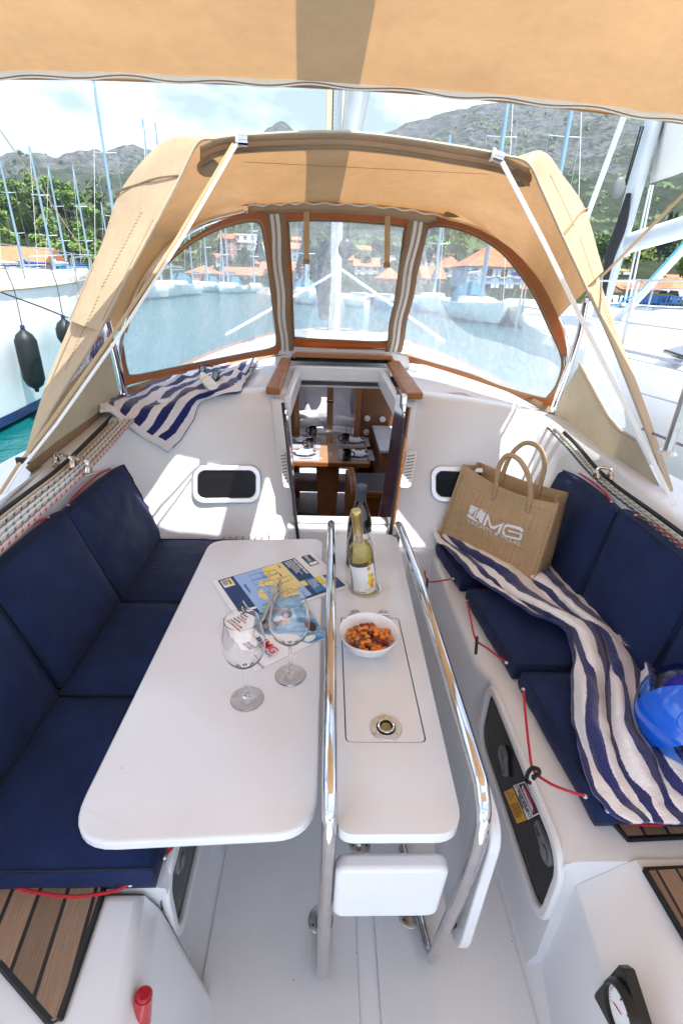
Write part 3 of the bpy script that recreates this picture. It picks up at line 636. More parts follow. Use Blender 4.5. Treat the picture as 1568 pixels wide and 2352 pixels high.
# cabin top
def hw(y):                                         # half width of the cabin top
    return lerp(.98, .62, max(0, min(1, (y-2.2)/4.5)))
def topz(x, y):
    d = abs(x-CX0)/max(.3, hw(y)); z = 1.052 + .035*min(1, max(0, (y-2.1)/1.4)) - .075*d**2.2
    if y > 4: z -= (y-4)*.045
    return z
def aft(dx):
    pts = [(0, 2.19), (.30, 2.20), (.5, 2.12), (.66, 2.05), (.79, 2.0), (.87, 1.94), (.98, 1.86), (1.2, 1.7)]
    for a, b in zip(pts, pts[1:]):
        if dx <= b[0]: return lerp(a[1], b[1], (dx-a[0])/(b[0]-a[0]))
    return 1.7
us = [-1, -.93, -.85, -.75, -.65, -.55, -.45, -.36, -.265, .265, .36, .45, .55, .65, .75, .85, .93, 1]
vs = [0, .05, .14, .25, .40, .55, .75, 1.0, 1.5, 2.2, 3.0, 3.4, 3.95, 4.6]
G = []
for v in vs:
    row = []
    for u in us:
        dx = u*.98; y = aft(abs(dx)) + .02 + v*(1 if v > .3 else 1)
        x = CX0+u*hw(max(2.2, y)) if abs(u) > .3 else CX0+dx*(1 if v < 1 else hw(y)/.98)
        if v < .05: x = CX0+dx
        row.append(V((x, y, topz(x, y)+(0 if v else -.004))))
    G.append(row)
mb = MB(); mb.grid(G, skip=lambda i, j: us[j] == -.265 and (i < 4 or i == 10 or i == 11 or i == 8)); CT = ypart(mb, 'cabin_top', M.gelcoat, smooth=True, angle=60)
mb = MB()
for sg in (-1, 1):
    j = 0 if sg < 0 else -1
    mb.grid([[r[j] for r in G], [r[j]+V((sg*.05, 0, -.02)) for r in G], [r[j]+V((sg*.12, 0, -(r[j].z-.70))) for r in G]], skip=lambda i, k: i == 1 and 7 <= k <= 12)
    mb2 = MB(); mb2.grid([[r[j]+V((sg*.05, 0, -.02)) for r in G[7:14]], [r[j]+V((sg*.12, 0, -(r[j].z-.70))) for r in G[7:14]]]); ypart(mb2, 'added_cabin_window', M.glass)  # unseen side panes, added so daylight brightens the cabin
mb.grid([G[-1], [p+V((0, .35, -(p.z-.74))) for p in G[-1]]])
ypart(mb, 'cabin_side', M.gelcoat, smooth=True)
# side decks, hull
def gun(y):                                        # half beam of the deck
    return 1.62 if y < 3.2 else 1.62*math.sqrt(max(0, 1-((y-3.2)/5.6)**2.1))
yy = [-2.5, -1, 0, .8, 1.4, 1.9, 2.3, 2.8, 3.5, 4.2, 5, 5.8, 6.6, 7.3, 7.9, 8.3, 8.6, 8.79]
mb = MB(); rows = []
for y in yy:
    g = gun(y); zz = .60+max(0, y-2)*.022; inn = 1.0 if y < 2.2 else max(.0, min(1.0, g-.3) if y < 7.0 else 0)
    inn = min(inn, g*.62 if y > 6.8 else 1); inn = 0 if y > 7.1 else inn
    rows.append([V((CX0+sg*a, y, z)) for sg, a, z in ((-1, g*.86, -.6), (-1, g*.98, -.1), (-1, g+.01, zz-.06), (-1, g, zz+.03), (-1, g-.02, zz+.03), (-1, g-.03, zz), (-1, inn, zz+.02))])
left = rows; right = [[V((2*CX0-p.x, p.y, p.z)) for p in r] for r in rows]
mb.grid(left); mb.grid(right); mb.grid([[a[-1], b[-1]] for a, b in zip(left[12:], right[12:])]); ypart(mb, 'hull', M.gelcoat, smooth=True, angle=50)
mb = MB()
for rr_ in (left, right): mb.tube([(r[3]+r[4])/2+V((0, 0, .008)) for r in rr_], .016, 8)
ypart(mb, 'toe_rail', M.handrail_teak)
mb = MB()                                           # coaming's outboard face
for sg in (1, -1):
    P0 = [V((CX0+sg*(u[0]+.26), u[1]+.02, u[2]-.03)) for b_, u in stations(sg)[7:]]; P0.insert(0, V((CX0+sg*1.03, 1.86, .975))); P0.insert(0, V((CX0+sg*1.0, 2.3, 1.0)))
    mb.grid([P0, [p+V((sg*.03, 0, -.10)) for p in P0], [V((CX0+sg*1.24, p.y, .60)) for p in P0]])
ypart(mb, 'coaming_side', M.gelcoat, smooth=True)
# entrance frame : sill, jambs, lintel
mb = MB()
mb.box((CX0-.02, 1.915, .475), (.46, .07, .13)); mb.box((CX0-.02, 1.93, .552), (.42, .05, .018)); mb.box((CX0, 1.90, .2), (1.0, .06, .46))
ypart(mb, 'sill', M.gelcoat, bevel=.01)
mb = MB()
for pts, w in (([(-.128, 1.93, .44), (-.176, 2.16, 1.03)], 1), ([(.253, 1.93, .44), (.335, 2.16, 1.03)], -1)):
    a, b = V(pts[0]), V(pts[1]); o_ = V((-.06*w, 0, 0)); t_ = V((0, .16, 0))
    mb = MB(); mb.prism([a, a+o_, b+o_*1.2, b], t_); ypart(mb, 'jamb', M.gelcoat, bevel=.012)
mb = MB()
for a, b in (((-.185, 2.14, 1.045), (-.165, 2.66, 1.10)), ((.335, 2.16, 1.045), (.30, 2.66, 1.10))):
    a, b = V(a), V(b); w = V((.03 if a.x < 0 else -.03, 0, 0)); mb.prism([a, b, b+w, a+w], (0, 0, -.09))
mb.prism([V((-.20, 2.62, 1.10)), V((.335, 2.62, 1.10)), V((.335, 2.62, 1.045)), V((.29, 2.62, 1.025)), V((-.15, 2.62, 1.025)), V((-.20, 2.62, 1.045))], (0, .05, 0))
ypart(mb, 'hatch_frame', M.gelcoat, bevel=.008)
mb = MB(); mb.prism([V((-.30, 2.86, 1.06)), V((.48, 2.86, 1.06)), V((.47, 2.84, 1.165)), V((-.29, 2.84, 1.165))], (0, .9, .02)); ypart(mb, 'hatch_garage', M.gelcoat, bevel=.02)
mb = MB(); mb.box((.085, 2.78, 1.125), (.56, .22, .014)); ypart(mb, 'sliding_hatch', M.smoke, bevel=.004)
mb = MB(); mb.box((.085, 2.70, 1.146), (.52, .05, .026)); ypart(mb, 'hatch_handle', M.handrail_teak, bevel=.008)
for pts in ([(610, 890), (643, 892), (668, 822), (645, 820)], [(932, 903), (972, 902), (918, 828), (887, 824)]):
    P_ = [T(x, y, 'Z', 1.078 if i < 2 else 1.135) for i, (x, y) in enumerate(pts)]
    mb = MB(); mb.prism(P_, (0, 0, -.03)); ypart(mb, 'teak_step', M.handrail_teak, bevel=.006)
# round pad mark moulded in the deck, right
mb = MB(); c_ = T(1045, 914, 'Z', 1.055); n_ = 30
def onTop(x, y, dz=0): return V((x, y, topz(x, y)+dz))
_me = CT.data; _bv = BVHTree.FromPolygons([v.co[:] for v in _me.vertices], [p.vertices[:] for p in _me.polygons])
def deckhit(px, py, off=0):
    h, n, _, _ = _bv.ray_cast(EYE, ray(px, py).normalized())
    if h is None: return None
    return h+V((0, 0, off))
mb.grid([[deckhit(1046+math.cos(2*math.pi*i/n_)*r, 914+math.sin(2*math.pi*i/n_)*r*.31, .003) or c_ for i in range(n_)] for r in (31, 39)], closeu=True); ypart(mb, 'deck_ring', M.porcelain)
# entrance doors
def door(P_, th, lab):
    t = thing('entrance_door', lab, 'door', tuple(P_[3])); n = (V(P_[1])-V(P_[0])).cross(V(P_[3])-V(P_[0])).normalized()
    b = MB(); b.prism(P_, n*th); b.build('panel', M['doorglass'], t, bevel=.002)
    return t, n
M['doorglass'] = mat('doorglass', (.055, .03, .05), .06, coat=.6, spec=.6)
Dr = [T(872, 1207, 'Y', 2.0), T(896, 1236, 'Y', 1.86), T(937, 935, 'Y', 1.93), T(917, 893, 'Y', 2.06)]
dR, n_ = door(Dr, .01, 'tinted acrylic entrance door folded open on the right, with chrome lock at its top')
b = MB(); b.tube([Dr[1]+V((.006, 0, 0)), Dr[2]+V((.006, 0, 0))], .006, 8, flat=.6); b.build('wood_edge', M.varnish, dR)
b = MB(); b.tube([Dr[1]+V((-.004, -.004, 0)), Dr[2]+V((-.004, -.004, 0))], .005, 8); b.build('rubber_edge', M.rubber, dR)
c_ = T(926, 922, 'Y', 1.95); b = MB(); b.box(c_, (.022, .05, .055)); b.box(c_+V((0, -.03, -.02)), (.016, .02, .03)); b.box(c_+V((.006, -.01, -.05)), (.012, .03, .02)); b.build('lock', M.chrome, dR, bevel=.004)
Dl = [T(684, 1238, 'Y', 1.87), T(676, 1200, 'Y', 1.98), T(655, 925, 'Y', 2.06), T(649, 925, 'Y', 1.93)]
dL, n_ = door(Dl, .008, 'narrow tinted entrance door folded open on the left')
b = MB(); b.tube([Dl[0], Dl[3]], .006, 8); b.build('rubber_edge', M.rubber, dL)
c_ = T(657, 945, 'Y', 1.93); b = MB(); b.box(c_, (.012, .03, .02)); b.build('hinge', M.chrome, dL, bevel=.003)
# portlights
def bulkpt(px, py, sg, off=0):
    """point of the bulkhead or coaming seen at this place of the photograph"""
    if sg not in BVH: me = BKO[sg].data; BVH[sg] = BVHTree.FromPolygons([v.co[:] for v in me.vertices], [p.vertices[:] for p in me.polygons])
    h, n, _, _ = BVH[sg].ray_cast(EYE, ray(px, py).normalized())
    if h is None: return T(px, py, 'Y', 2.05), V((0, -1, 0))
    if n.dot(ray(px, py)) > 0: n = -n
    return h+n*off, n
def portlight(cx, cy, w, h, sg, lab, tilt=0):
    c, n = bulkpt(cx, cy, sg, .006); a, _ = bulkpt(cx-w/2, cy-tilt, sg, .006); d, _ = bulkpt(cx+w/2, cy+tilt, sg, .006); e, _ = bulkpt(cx, cy-h/2, sg, .006); f, _ = bulkpt(cx, cy+h/2, sg, .006)
    ux = (d-a).normalized(); uy = (e-f).normalized(); W_, H_ = (d-a).length, (e-f).length; c = (e+f)/2
    t = thing('portlight', lab, 'window', tuple(c))
    b = MB(); ring3(rr3(c, ux, uy, W_, H_, .05, 8), rr3(c, ux, uy, W_-.05, H_-.05, .032, 8), n*.012, b); b.build('frame', M.alu, t, bevel=.005)
    b = MB(); b.prism(rr3(c, ux, uy, W_-.05, H_-.05, .032, 8), n*.003); b.build('glass', M.smoke, t)
    return t, c, ux, uy, n
portlight(521, 1112, 158, 88, -1, 'rounded portlight with alloy frame in the left bulkhead')
pt = portlight(1062, 1114, 148, 84, 1, 'rounded portlight in the right bulkhead, partly hidden by the jute bag', 4)
# louvred vents
def vent(px, py, w, h, Y_, lab, tilt):
    c = T(px, py, 'Y', Y_); up = (T(px+tilt, py-h/2, 'Y', Y_+.05)-T(px-tilt, py+h/2, 'Y', Y_-.05)); H_ = up.length; up.normalize(); ux = V((1, .12 if tilt > 0 else -.12, 0)).normalized(); n = ux.cross(up)
    if n.y > 0: n = -n
    t = thing('air_vent', lab, 'vent', tuple(c)); W_ = w/1118*Y_*1.1
    b = MB(); b.prism(rr3(c, ux, up, W_, H_, W_*.3), n*.014); b.build('cover', M.white_plastic, t, bevel=.004)
    for i in range(9):
        b = MB(); k = (i-4)/9*.8; b.prism([c+n*.0142+ux*a+up*(k*H_+d) for a, d in ((-W_*.34, -.002), (W_*.34, .004), (W_*.34, .008), (-W_*.34, .002))], n*.002); b.build('louvre', M.grey, t)
vent(936, 1080, 26, 84, 1.97, 'white louvred vent on the right side of the cabin entrance', 8)
vent(655, 1080, 16, 84, 1.96, 'white louvred vent on the left side of the cabin entrance', -5)
# small prongs along the foot of the left bulkhead
for i in range(8):
    c = T(512+i*14.5, 1241, 'Y', 1.86); b = MB(); b.tube([c+V((0, 0, -.05)), c, c+V((.006, -.004, .018)), c+V((.01, -.006, .022))] if i < 7 else [c+V((0, 0, -.05)), c+V((.008, 0, .025)), c+V((.014, -.01, .012))], .0022, 6)
    ypart(b, 'prong', M.gold)

# --- engine gauge in its black plate on the right block
g = thing('engine_gauge', 'round dial gauge in a black diamond plate low on the right block', 'gauge', tuple(T(1430, 2290, 'X', .545)))
xg = .535
q = [T(a, b_, 'X', xg) for a, b_ in ((1418, 2216), (1432, 2226), (1492, 2420), (1420, 2400), (1362, 2290), (1364, 2280))]
b = MB(); b.prism(q, V((.02, 0, 0))); b.build('plate', M.black, g, bevel=.003)
c = T(1432, 2330, 'X', xg-.003); n = V((-1, 0, 0)); rr_ = .044
b = MB(); b.lathe([(rr_*.86, .0), (rr_*.9, .012), (rr_, .012), (rr_*1.08, .006), (rr_*1.08, -.004)], c, 36, n, capb=False, capt=False); b.build('bezel', M.black, g, smooth=True)
b = MB(); b.lathe([(.0001, .004), (rr_*.88, .004)], c, 36, n, capb=False, capt=False); dial = b.build('dial', M.paper, g)
b = MB()
for i in range(31):
    a = R(-40+i*260/30); u = V((0, math.cos(a), math.sin(a))); l = .006 if i % 5 == 0 else .003; b.tube([c+n*.0046+u*rr_*.82, c+n*.0046+u*(rr_*.82-l)], .0004, 4)
b.build('scale', M.ink, dial)
for s_, a in (('0', 215), ('1', 160), ('2', 110), ('3', 60)): text(s_, .009, c+n*.0046+V((0, math.cos(R(a))*rr_*.55, math.sin(R(a))*rr_*.55-.003)), (0, -1, 0), (0, 0, 1), M.ink, dial, align='CENTER')
b = MB(); b.tube([c+n*.005, c+n*.005+V((0, .02, -.012))], .0009, 5); b.build('needle', M.inkred, g)
# red lever
t = thing('red_lever', 'glossy red tapered handle standing at the lower left edge', 'handle', tuple(T(330, 2400, 'Z', .30)))
a = T(331, 2283, 'Z', .40); d = T(318, 2380, 'Z', .30)
b = MB(); b.lathe([(.019, 0), (.0175, .05), (.0145, .10), (.0122, (a-d).length-.004), (.009, (a-d).length), (.0001, (a-d).length)], d, 24, (a-d)); b.build('grip', mat('redgloss', (.42, .004, .012), .12, coat=.6), t, smooth=True)
b = MB(); b.lathe([(.012, -.12), (.012, 0)], d, 16, (a-d)); b.build('shaft', M.steel, t)
# ================================================================== below deck
mb = MB(); fz = -.75
mb.poly([(-1.3, 2.0, fz), (1.5, 2.0, fz), (1.5, 5.3, fz), (-1.3, 5.3, fz)])
M['floor'] = ramp_mat('floor', lambda nt: mth(nt, 'GREATER_THAN', mth(nt, 'FRACT', mth(nt, 'MULTIPLY', sep(nt).outputs['X'], 4.3)), .03), [(0, (.02, .012, .01)), (.5, (.23, .155, .115))], .4)
ypart(mb, 'cabin_floor', M.floorwood)
b = MB()
for x in (-.30, .02, .34, .66): b.box((x, 3.7, fz+.002), (.006, 3.2, .003))
b.box((.1, 4.72, fz+.002), (2.4, .006, .0034)); ypart(b, 'floor_seams', M.black)
# forward bulkhead with a doorway, panelled wall
D0, D1, DT = T(688, 1000, 'Y', 5.2).x, T(812, 1000, 'Y', 5.2).x, .72
mb = MB(); mb.prism([V((D1, 5.2, fz)), V((1.25, 5.2, fz)), V((1.25, 5.2, .55)), V((.80, 5.2, .62)), V((.72, 5.2, .96)), V((-.54, 5.2, .96)), V((-.62, 5.2, .62)), V((-1.07, 5.2, .55)), V((-1.07, 5.2, fz)), V((D0, 5.2, fz)), V((D0, 5.2, DT)), V((D1, 5.2, DT))], (0, .03, 0)); ypart(mb, 'wood_bulkhead', M.panelwood)
mb = MB()
for x in (D0-.03, D1+.03): q_ = MB(); q_.box((x, 5.17, -.05), (.06, .05, 1.5)); ypart(q_, 'door_post', M.wood, bevel=.008)
mb.box(((D0+D1)/2, 5.17, DT+.06), (D1-D0+.12, .05, .10)); ypart(mb, 'door_frame', M.wood, bevel=.008)
mb = MB()
G = [[V((x, y, .985)) for x in (-.62, -.17, .35, .80)] for y in (2.7, 3.75, 4.40, 5.2)]; mb.grid(G, skip=lambda i, j: i == 1 and j == 1); ypart(mb, 'headliner', M.white_plastic, solid=.01)
mb = MB()
for sg in (-1, 1): mb.poly([(CX0+sg*1.25, 2.0, fz), (CX0+sg*1.25, 5.2, fz), (CX0+sg*1.15, 5.2, .35), (CX0+sg*1.25, 2.0, .35)])
mb.poly([(-1.2, 2.02, fz), (1.4, 2.02, fz), (1.4, 2.02, .40), (-1.2, 2.02, .40)])
ypart(mb, 'inner_side', M.panelwood, solid=.01)
# four white discs on the panel (bottle rest pegs)
for i, (px, py) in enumerate(((843, 962), (875, 964), (841, 993), (868, 994))):
    c = T((843, 878, 841, 872)[i], (961, 963, 993, 995)[i], 'Y', 5.19)
    b = MB(); b.lathe([(.0001, .014), (.02, .014), (.032, .010), (.034, 0)], c, 20, (0, -1, 0)); ypart(b, 'coat_peg', M.porcelain, smooth=True)
# settee and galley
for q_ in (((.80, 4.75, -.33), (.55, .8, .84)), ((-.75, 4.4, -.42), (.5, 1.7, .66))): mb = MB(); mb.box(*q_); ypart(mb, 'settee_base', M.wood, bevel=.01)
mb = MB(); mb.box((.80, 4.72, .10), (.60, .86, .03)); ypart(mb, 'settee_top', M.linen, bevel=.006)
mb = MB(); mb.box((.1, 5.0, -.50), (1.2, .25, .14)); ypart(mb, 'step_cushion', M.linen, bevel=.03)
gl = thing('galley_unit', 'galley counter with slate coloured worktop and wooden fronts, behind the dark bottle', 'kitchen counter', (.45, 2.7, fz))
cA, cB, cC, cD = T(802, 1086, 'Z', .12), T(890, 1084, 'Z', .12), T(884, 1130, 'Z', .12), T(812, 1128, 'Z', .12)
b = MB(); b.prism([cA, cB+V((.5, 0, 0)), cC+V((.5, 0, 0)), cD], (0, 0, -.03)); b.build('worktop', M.slate, gl, bevel=.003)
b = MB(); w0 = cD+V((0, -.012, .012)); b.prism([w0, cC+V((.5, -.012, .012)), cC+V((.5, -.012, -.05)), w0+V((0, 0, -.062))], (0, -.03, 0)); b.build('wood_edge', M.varnish, gl, bevel=.008)
b = MB(); b.prism([cD+V((0, -.01, -.05)), cC+V((.5, -.01, -.05)), V((1, cC.y-.01, fz)), V((cD.x, cD.y-.01, fz))], (0, .04, 0)); b.build('front', M.wood, gl)
b = MB(); b.prism([cD+V((.02, -.014, -.22)), cC+V((.45, -.014, -.22)), cC+V((.45, -.014, -.225)), cD+V((.02, -.014, -.225))], (0, .004, 0)); b.build('drawer_gap', M.black, gl)
b = MB(); q = [T(797, 1080, 'Z', .17), T(812, 1078, 'Z', .17)]; a = T(800, 1135, 'Z', .12)
b.tube([T(806, 1080, 'Z', .16), T(812, 1130, 'Z', .13), T(812, 1130, 'Z', .13)+V((0, -.02, -.5))], .028, 12, smooth=4); b.build('corner_post', M.varnish, gl, smooth=True)
b = MB(); b.prism([cA+V((-.03, .02, .02)), cD+V((-.03, 0, .02)), cD+V((-.03, 0, -.85)), cA+V((-.03, .02, -.85))], (.02, 0, 0)); b.build('side', M.wood, gl)
# mast support
b = MB(); a = T(757, 1007, 'Z', 0); a = V((a.x, 5.0, 0)); 
ms = thing('mast_support', 'polished square post rising from the saloon table', 'post', (T(757, 1010, 'Y', 4.9).x, 4.9, 0)); x_ = T(757, 960, 'Y', 4.9).x
b.box((x_, 4.9, .48), (.062, .06, 1.0)); b.build('post', mat('postwood', (.30, .16, .09), .12, .3, coat=.8), ms, bevel=.008)
for z in (.12, .42, .72): b = MB(); b.box((x_, 4.9, z), (.068, .066, .03)); b.build('band', M.chrome, ms, bevel=.003)
# saloon table
st = thing('saloon_table', 'varnished wooden dining table laid for four inside the cabin', 'table', (.07, 4.6, fz))
tz = 0.0; y0, y1 = 4.22, 5.08
xa, xb, xc, xd = -.62, T(720, 1065, 'Z', 0).x, T(786, 1065, 'Z', 0).x, T(846, 1066, 'Z', 0).x
def slab(x0, x1, nm):
    b = MB(); b.box(((x0+x1)/2, (y0+y1)/2, tz-.0125), (x1-x0-.004, y1-y0, .025)); b.build(nm, M.tablewood, st, bevel=.004)
slab(xa, xb, 'leaf'); slab(xb, xc, 'middle_top'); slab(xc, xd, 'leaf')
b = MB(); b.box((xd+.006, (y0+y1)/2, tz-.006), (.018, y1-y0+.01, .04)); b.box(((xa+xd)/2, y0-.008, tz-.008), (xd-xa, .018, .042)); b.build('fiddle', M.varnish, st, bevel=.005)
b = MB(); b.prism([V((xb+.05, y0+.10, fz)), V((xc-.05, y0+.10, fz)), V((xc-.02, y0+.10, tz-.03)), V((xb+.02, y0+.10, tz-.03))], (0, .5, 0)); b.build('pedestal', M.wood, st, bevel=.02)
# place settings
def px_t(x, y, z=.002): return T(x, y, 'Z', z)
names = ['by the far left seat', 'by the near left seat', 'by the far right seat', 'by the near right seat']
setc = [(712, 1018), (707, 1046), (810, 1014), (817, 1044)]
for i, (x, y) in enumerate(setc):
    c = px_t(x, y); w = .34; 
    t = MB(); t.box((c.x + (-.06 if i < 2 else .0), c.y-.01, .003), (w, .32, .003)); tag(t.build('placemat', M.placemat), 'grey woven placemat on the saloon table '+names[i], 'placemat', 'placemats on the saloon table')
plates = []
for i, (x, y) in enumerate(((697, 1012), (700, 1041), (812, 1013), (820, 1044))):
    c = px_t(x, y, .006); nm = 'round white plate with a dark patterned rim '+names[i]
    if i == 0:
        t = thing('plate', nm, 'plate', tuple(c), 'plates on the saloon table')
        b = MB(); b.lathe([(.0001, .004), (.06, .004), (.085, .010), (.112, .016), (.113, .018), (.085, .0125), (.06, .008), (.0001, .008)], (0, 0, 0), 32); b.build('dish', M.porcelain, t, smooth=True, world=False)
        b = MB()
        b.grid([[V((math.cos(R(j*10))*r, math.sin(R(j*10))*r, z)) for j in range(37)] for r, z in ((.088, .0142), (.110, .0182))], skip=lambda i, j: j % 6 > 3)
        b.build('rim_pattern', M.bluetrim, t, world=False); plate0 = t
    else: dup(plate0, tuple(c), label=nm)
mugs = [(711, 1030, 0, 'black mug behind the near left plate'), (793, 1018, 0, 'black mug beside the far right plate'), (796, 1056, 1, 'black mug beside the near right plate'), (718, 1000, 0, 'black mug by the far left tumbler')]
for i, (x, y, f_, lab) in enumerate(mugs):
    c = px_t(x, y, .006)
    if i == 0:
        t = thing('mug', lab, 'mug', tuple(c), 'mugs on the saloon table'); m0 = t
        b = MB(); b.lathe([(.034, 0), (.040, .01), (.040, .095), (.037, .095), (.037, .012), (.0001, .010)], (0, 0, 0), 24); b.build('cup', mat('mugblack', (.006, .006, .007), .15, coat=.5), t, smooth=True, world=False)
        b = MB(); b.tube([(-.038, 0, .08), (-.066, 0, .07), (-.066, 0, .035), (-.038, 0, .022)], .006, 8, smooth=5); b.build('handle', bpy.data.materials['mugblack'], t, smooth=True, world=False)
    else: dup(m0, tuple(c), rz=math.pi if f_ else 0, label=lab)
tum = [(720, 1008, 'clear tumbler standing by the far left setting'), (716, 1040, 'clear tumbler standing by the near left setting'), (800, 1005, 'clear tumbler standing by the far right setting'), (793, 1035, 'clear tumbler standing by the near right setting')]
for i, (x, y, lab) in enumerate(tum):
    c = px_t(x, y, .006); b = MB(); b.lathe([(.026, 0), (.036, .11), (.034, .11), (.024, .008), (.0001, .008)], (0, 0, 0), 20)
    if i == 0: t0 = b.build('tumbler', M.glass, smooth=True); t0.location = c; tag(t0, lab, 'glass', 'tumblers on the saloon table')
    else: dup(t0, tuple(c), label=lab)
for i, (x, y, lab) in enumerate(((712, 1053, 'knife and fork lying below the near left plate'), (812, 1030, 'black handled knife lying between the right plates'))):
    c = px_t(x, y, .008); b = MB(); b.tube([c+V((-.1, 0, 0)), c+V((.02, .004, 0))], .004, 6, flat=.4); b.tube([c+V((.02, .004, 0)), c+V((.11, .006, 0))], .007, 6, flat=.6)
    tag(b.build('cutlery', M.steel if i == 0 else M.black), lab, 'cutlery', 'cutlery on the saloon table')
# forward berth
br = thing('berth', 'bed with grey-white sheet seen through the inner doorway', 'bed', (.03, 6.2, -.35))
b = MB(); G = [[V((x, y, -.16+.012*fbm((x*5, y*5, 1))-(.02 if y < 5.45 else 0))) for x in [D0-.25+i*.06 for i in range(20)]] for y in [5.4+i*.12 for i in range(14)]]
b.grid(G); b.grid([G[0], [p+V((0, 0, -.3)) for p in G[0]]]); b.build('mattress', M.linen, br, smooth=True, angle=60)
b = MB(); b.poly([(-.9, 6.74, -.4), (1.0, 6.74, -.4), (.6, 6.74, .68), (-.45, 6.74, .68)]); 
for sg in (-1, 1): b.poly([(CX0+sg*.85, 5.3, -.3), (CX0+sg*.42, 7.0, -.3), (CX0+sg*.42, 7.0, .25), (CX0+sg*.95, 5.3, .25)])
b.build('lining', M.lining_grey, br, solid=.01)
b = MB(); 
for sg in (-1, 1): b.poly([(CX0+sg*.88, 5.3, .26), (CX0+sg*.40, 6.9, .26), (CX0+sg*.40, 6.9, .52), (CX0+sg*.88, 5.3, .52)])
b.prism([V((-.50, 5.9, .80)), V((.68, 5.9, .80)), V((.68, 5.9, .38)), V((.30, 5.9, .36)), V((.20, 5.9, .50)), V((-.13, 5.9, .50)), V((-.24, 5.9, .36)), V((-.50, 5.9, .38))], (0, .03, 0)); b.build('shelf_board', M.wood, br, solid=.01)
def pillow(name, c, s, m, lab, cat, rx=0, rz=0, grp=None, squ=2.6, wr=.012):
    b = MB(); n = 18; rot = Matrix.Rotation(rz, 3, 'Z') @ Matrix.Rotation(rx, 3, 'X')
    for sg in (1, -1):
        G = []
        for i in range(n+1):
            r = []
            for j in range(n+1):
                u, v = i/n*2-1, j/n*2-1; h = (max(0, 1-abs(u)**squ)*max(0, 1-abs(v)**squ))**.5
                k = 1-.10*(1-abs(u*v))*(max(abs(u), abs(v)))**3
                p = V((u*s[0]/2*k, v*s[1]/2*k, sg*h*s[2]/2)); p.z += wr*fbm((u*3+c[0], v*3, sg*.2), 3)*h
                r.append(V(c)+rot @ p)
            G.append(r)
        b.grid(G)
    return tag(b.build(name, m, smooth=True, angle=80), lab, cat, grp)
pillow('pillow', (.01, 6.05, .14), (.62, .48, .17), M.linen, 'crumpled grey-white pillow propped at the head of the berth', 'pillow', rx=R(62))
def roll(c, r, L_, rz, lab):
    b = MB(); d = V((math.cos(rz), math.sin(rz), 0)); x = V((-d.y, d.x, 0)); pts = []
    for i in range(60):
        a = i/59*2*math.pi*2.6; q = r*(.25+.75*i/59); pts.append((x*math.cos(a)+V((0, 0, 1))*math.sin(a))*q)
    b.grid([[V(c)+p-d*L_/2 for p in pts], [V(c)+p*1.03 for p in pts], [V(c)+p+d*L_/2 for p in pts]])
    return tag(b.build('rolled_towel', M.terry_white, smooth=True, solid=.008, angle=70), lab, 'towel', 'rolled towels on the berth')
roll((-.20, 5.50, .02), .055, .26, .5, 'lower rolled white towel on the left of the berth'); roll((-.24, 5.62, .09), .055, .26, .35, 'upper rolled white towel on the left of the berth')
roll((.22, 5.56, .04), .062, .26, 2.5, 'rolled white towel on the right of the berth')
def folded(c, s, rz, lab):
    b = MB()
    for i in range(3): b.box((c[0], c[1], c[2]+i*s[2]/3), (s[0]-i*.004, s[1]-i*.006, s[2]/3-.002), rz)
    return tag(b.build('folded_towel', M.terry_white, bevel=.012), lab, 'towel', 'folded towels on the berth')
folded((-.20, 5.52, -.13), (.40, .26, .09), .25, 'folded towel under the rolled pair on the left of the berth')
folded((.22, 5.58, -.12), (.36, .26, .08), -.3, 'folded towel under the roll on the right of the berth')
# forward skylight pane, added out of view to let daylight on the berth
b = MB(); b.poly([(-.2, 5.18, 1.04), (.38, 5.18, 1.04), (.36, 6.18, 1.0), (-.18, 6.18, 1.0)]); 
sk = b.build('added_skylight', M.glass, yacht)
b = MB(); b.poly([(-.17, 3.74, 1.075), (.35, 3.74, 1.075), (.35, 4.42, 1.05), (-.17, 4.42, 1.05)]); b.build('added_skylight', M.glass, yacht)  # unseen roof pane added to bring daylight into the saloon
# fruit seen through the right portlight is on the galley shelf
# ================================================================== cockpit table
TZ = .68
tbl = thing('cockpit_table', 'white folding cockpit table with one leaf raised and chrome grab rails', 'table', (.13, 1.0, 0))
def tpart(mb, name, m, **k): return mb.build(name, m, tbl, **k)
def outline(cs, rs, n=8):
    """rounded polygon through corners cs (x,y) with radii"""
    out = []; N = len(cs)
    for i in range(N):
        p = V((*cs[i], 0)); a = V((*cs[i-1], 0)); b_ = V((*cs[(i+1) % N], 0)); r = rs[i]
        da = (a-p).normalized(); db = (b_-p).normalized(); s_, e_ = p+da*r, p+db*r
        for k in range(n+1):
            t = k/n; out.append(s_*(1-t)**2+p*2*t*(1-t)+e_*t*t)
    return out
lf = [T(x, y, 'Z', TZ) for x, y in ((458, 1240), (745, 1236), (728, 1905), (165, 1945))]
lf[3].y = .482; lf[2].y = .500; lf[0].x = -.392; lf[3].x = -.408; lf[1].x = -.002; lf[2].x = -.004
mb = MB(); mb.prism([V((p.x, p.y, TZ)) for p in outline([(q.x, q.y) for q in lf], [.06, .05, .07, .085])], (0, 0, -.022)); tpart(mb, 'table_leaf', M.laminate, bevel=.005)
cs = [T(766, 1240, 'Z', TZ), T(905, 1240, 'Z', TZ), T(1064, 1905, 'Z', TZ), T(770, 1905, 'Z', TZ)]
cs = [(.030, 1.56), (.262, 1.56), (.243, .497), (.030, .497)]
lid = outline([(.052, 1.07), (.205, 1.07), (.209, .677), (.052, .677)], [.004, .012, .012, .012], 4)
hole = [(T(838, 1352, 'Z', TZ), .042), (T(831, 1297, 'Z', TZ), .042)]
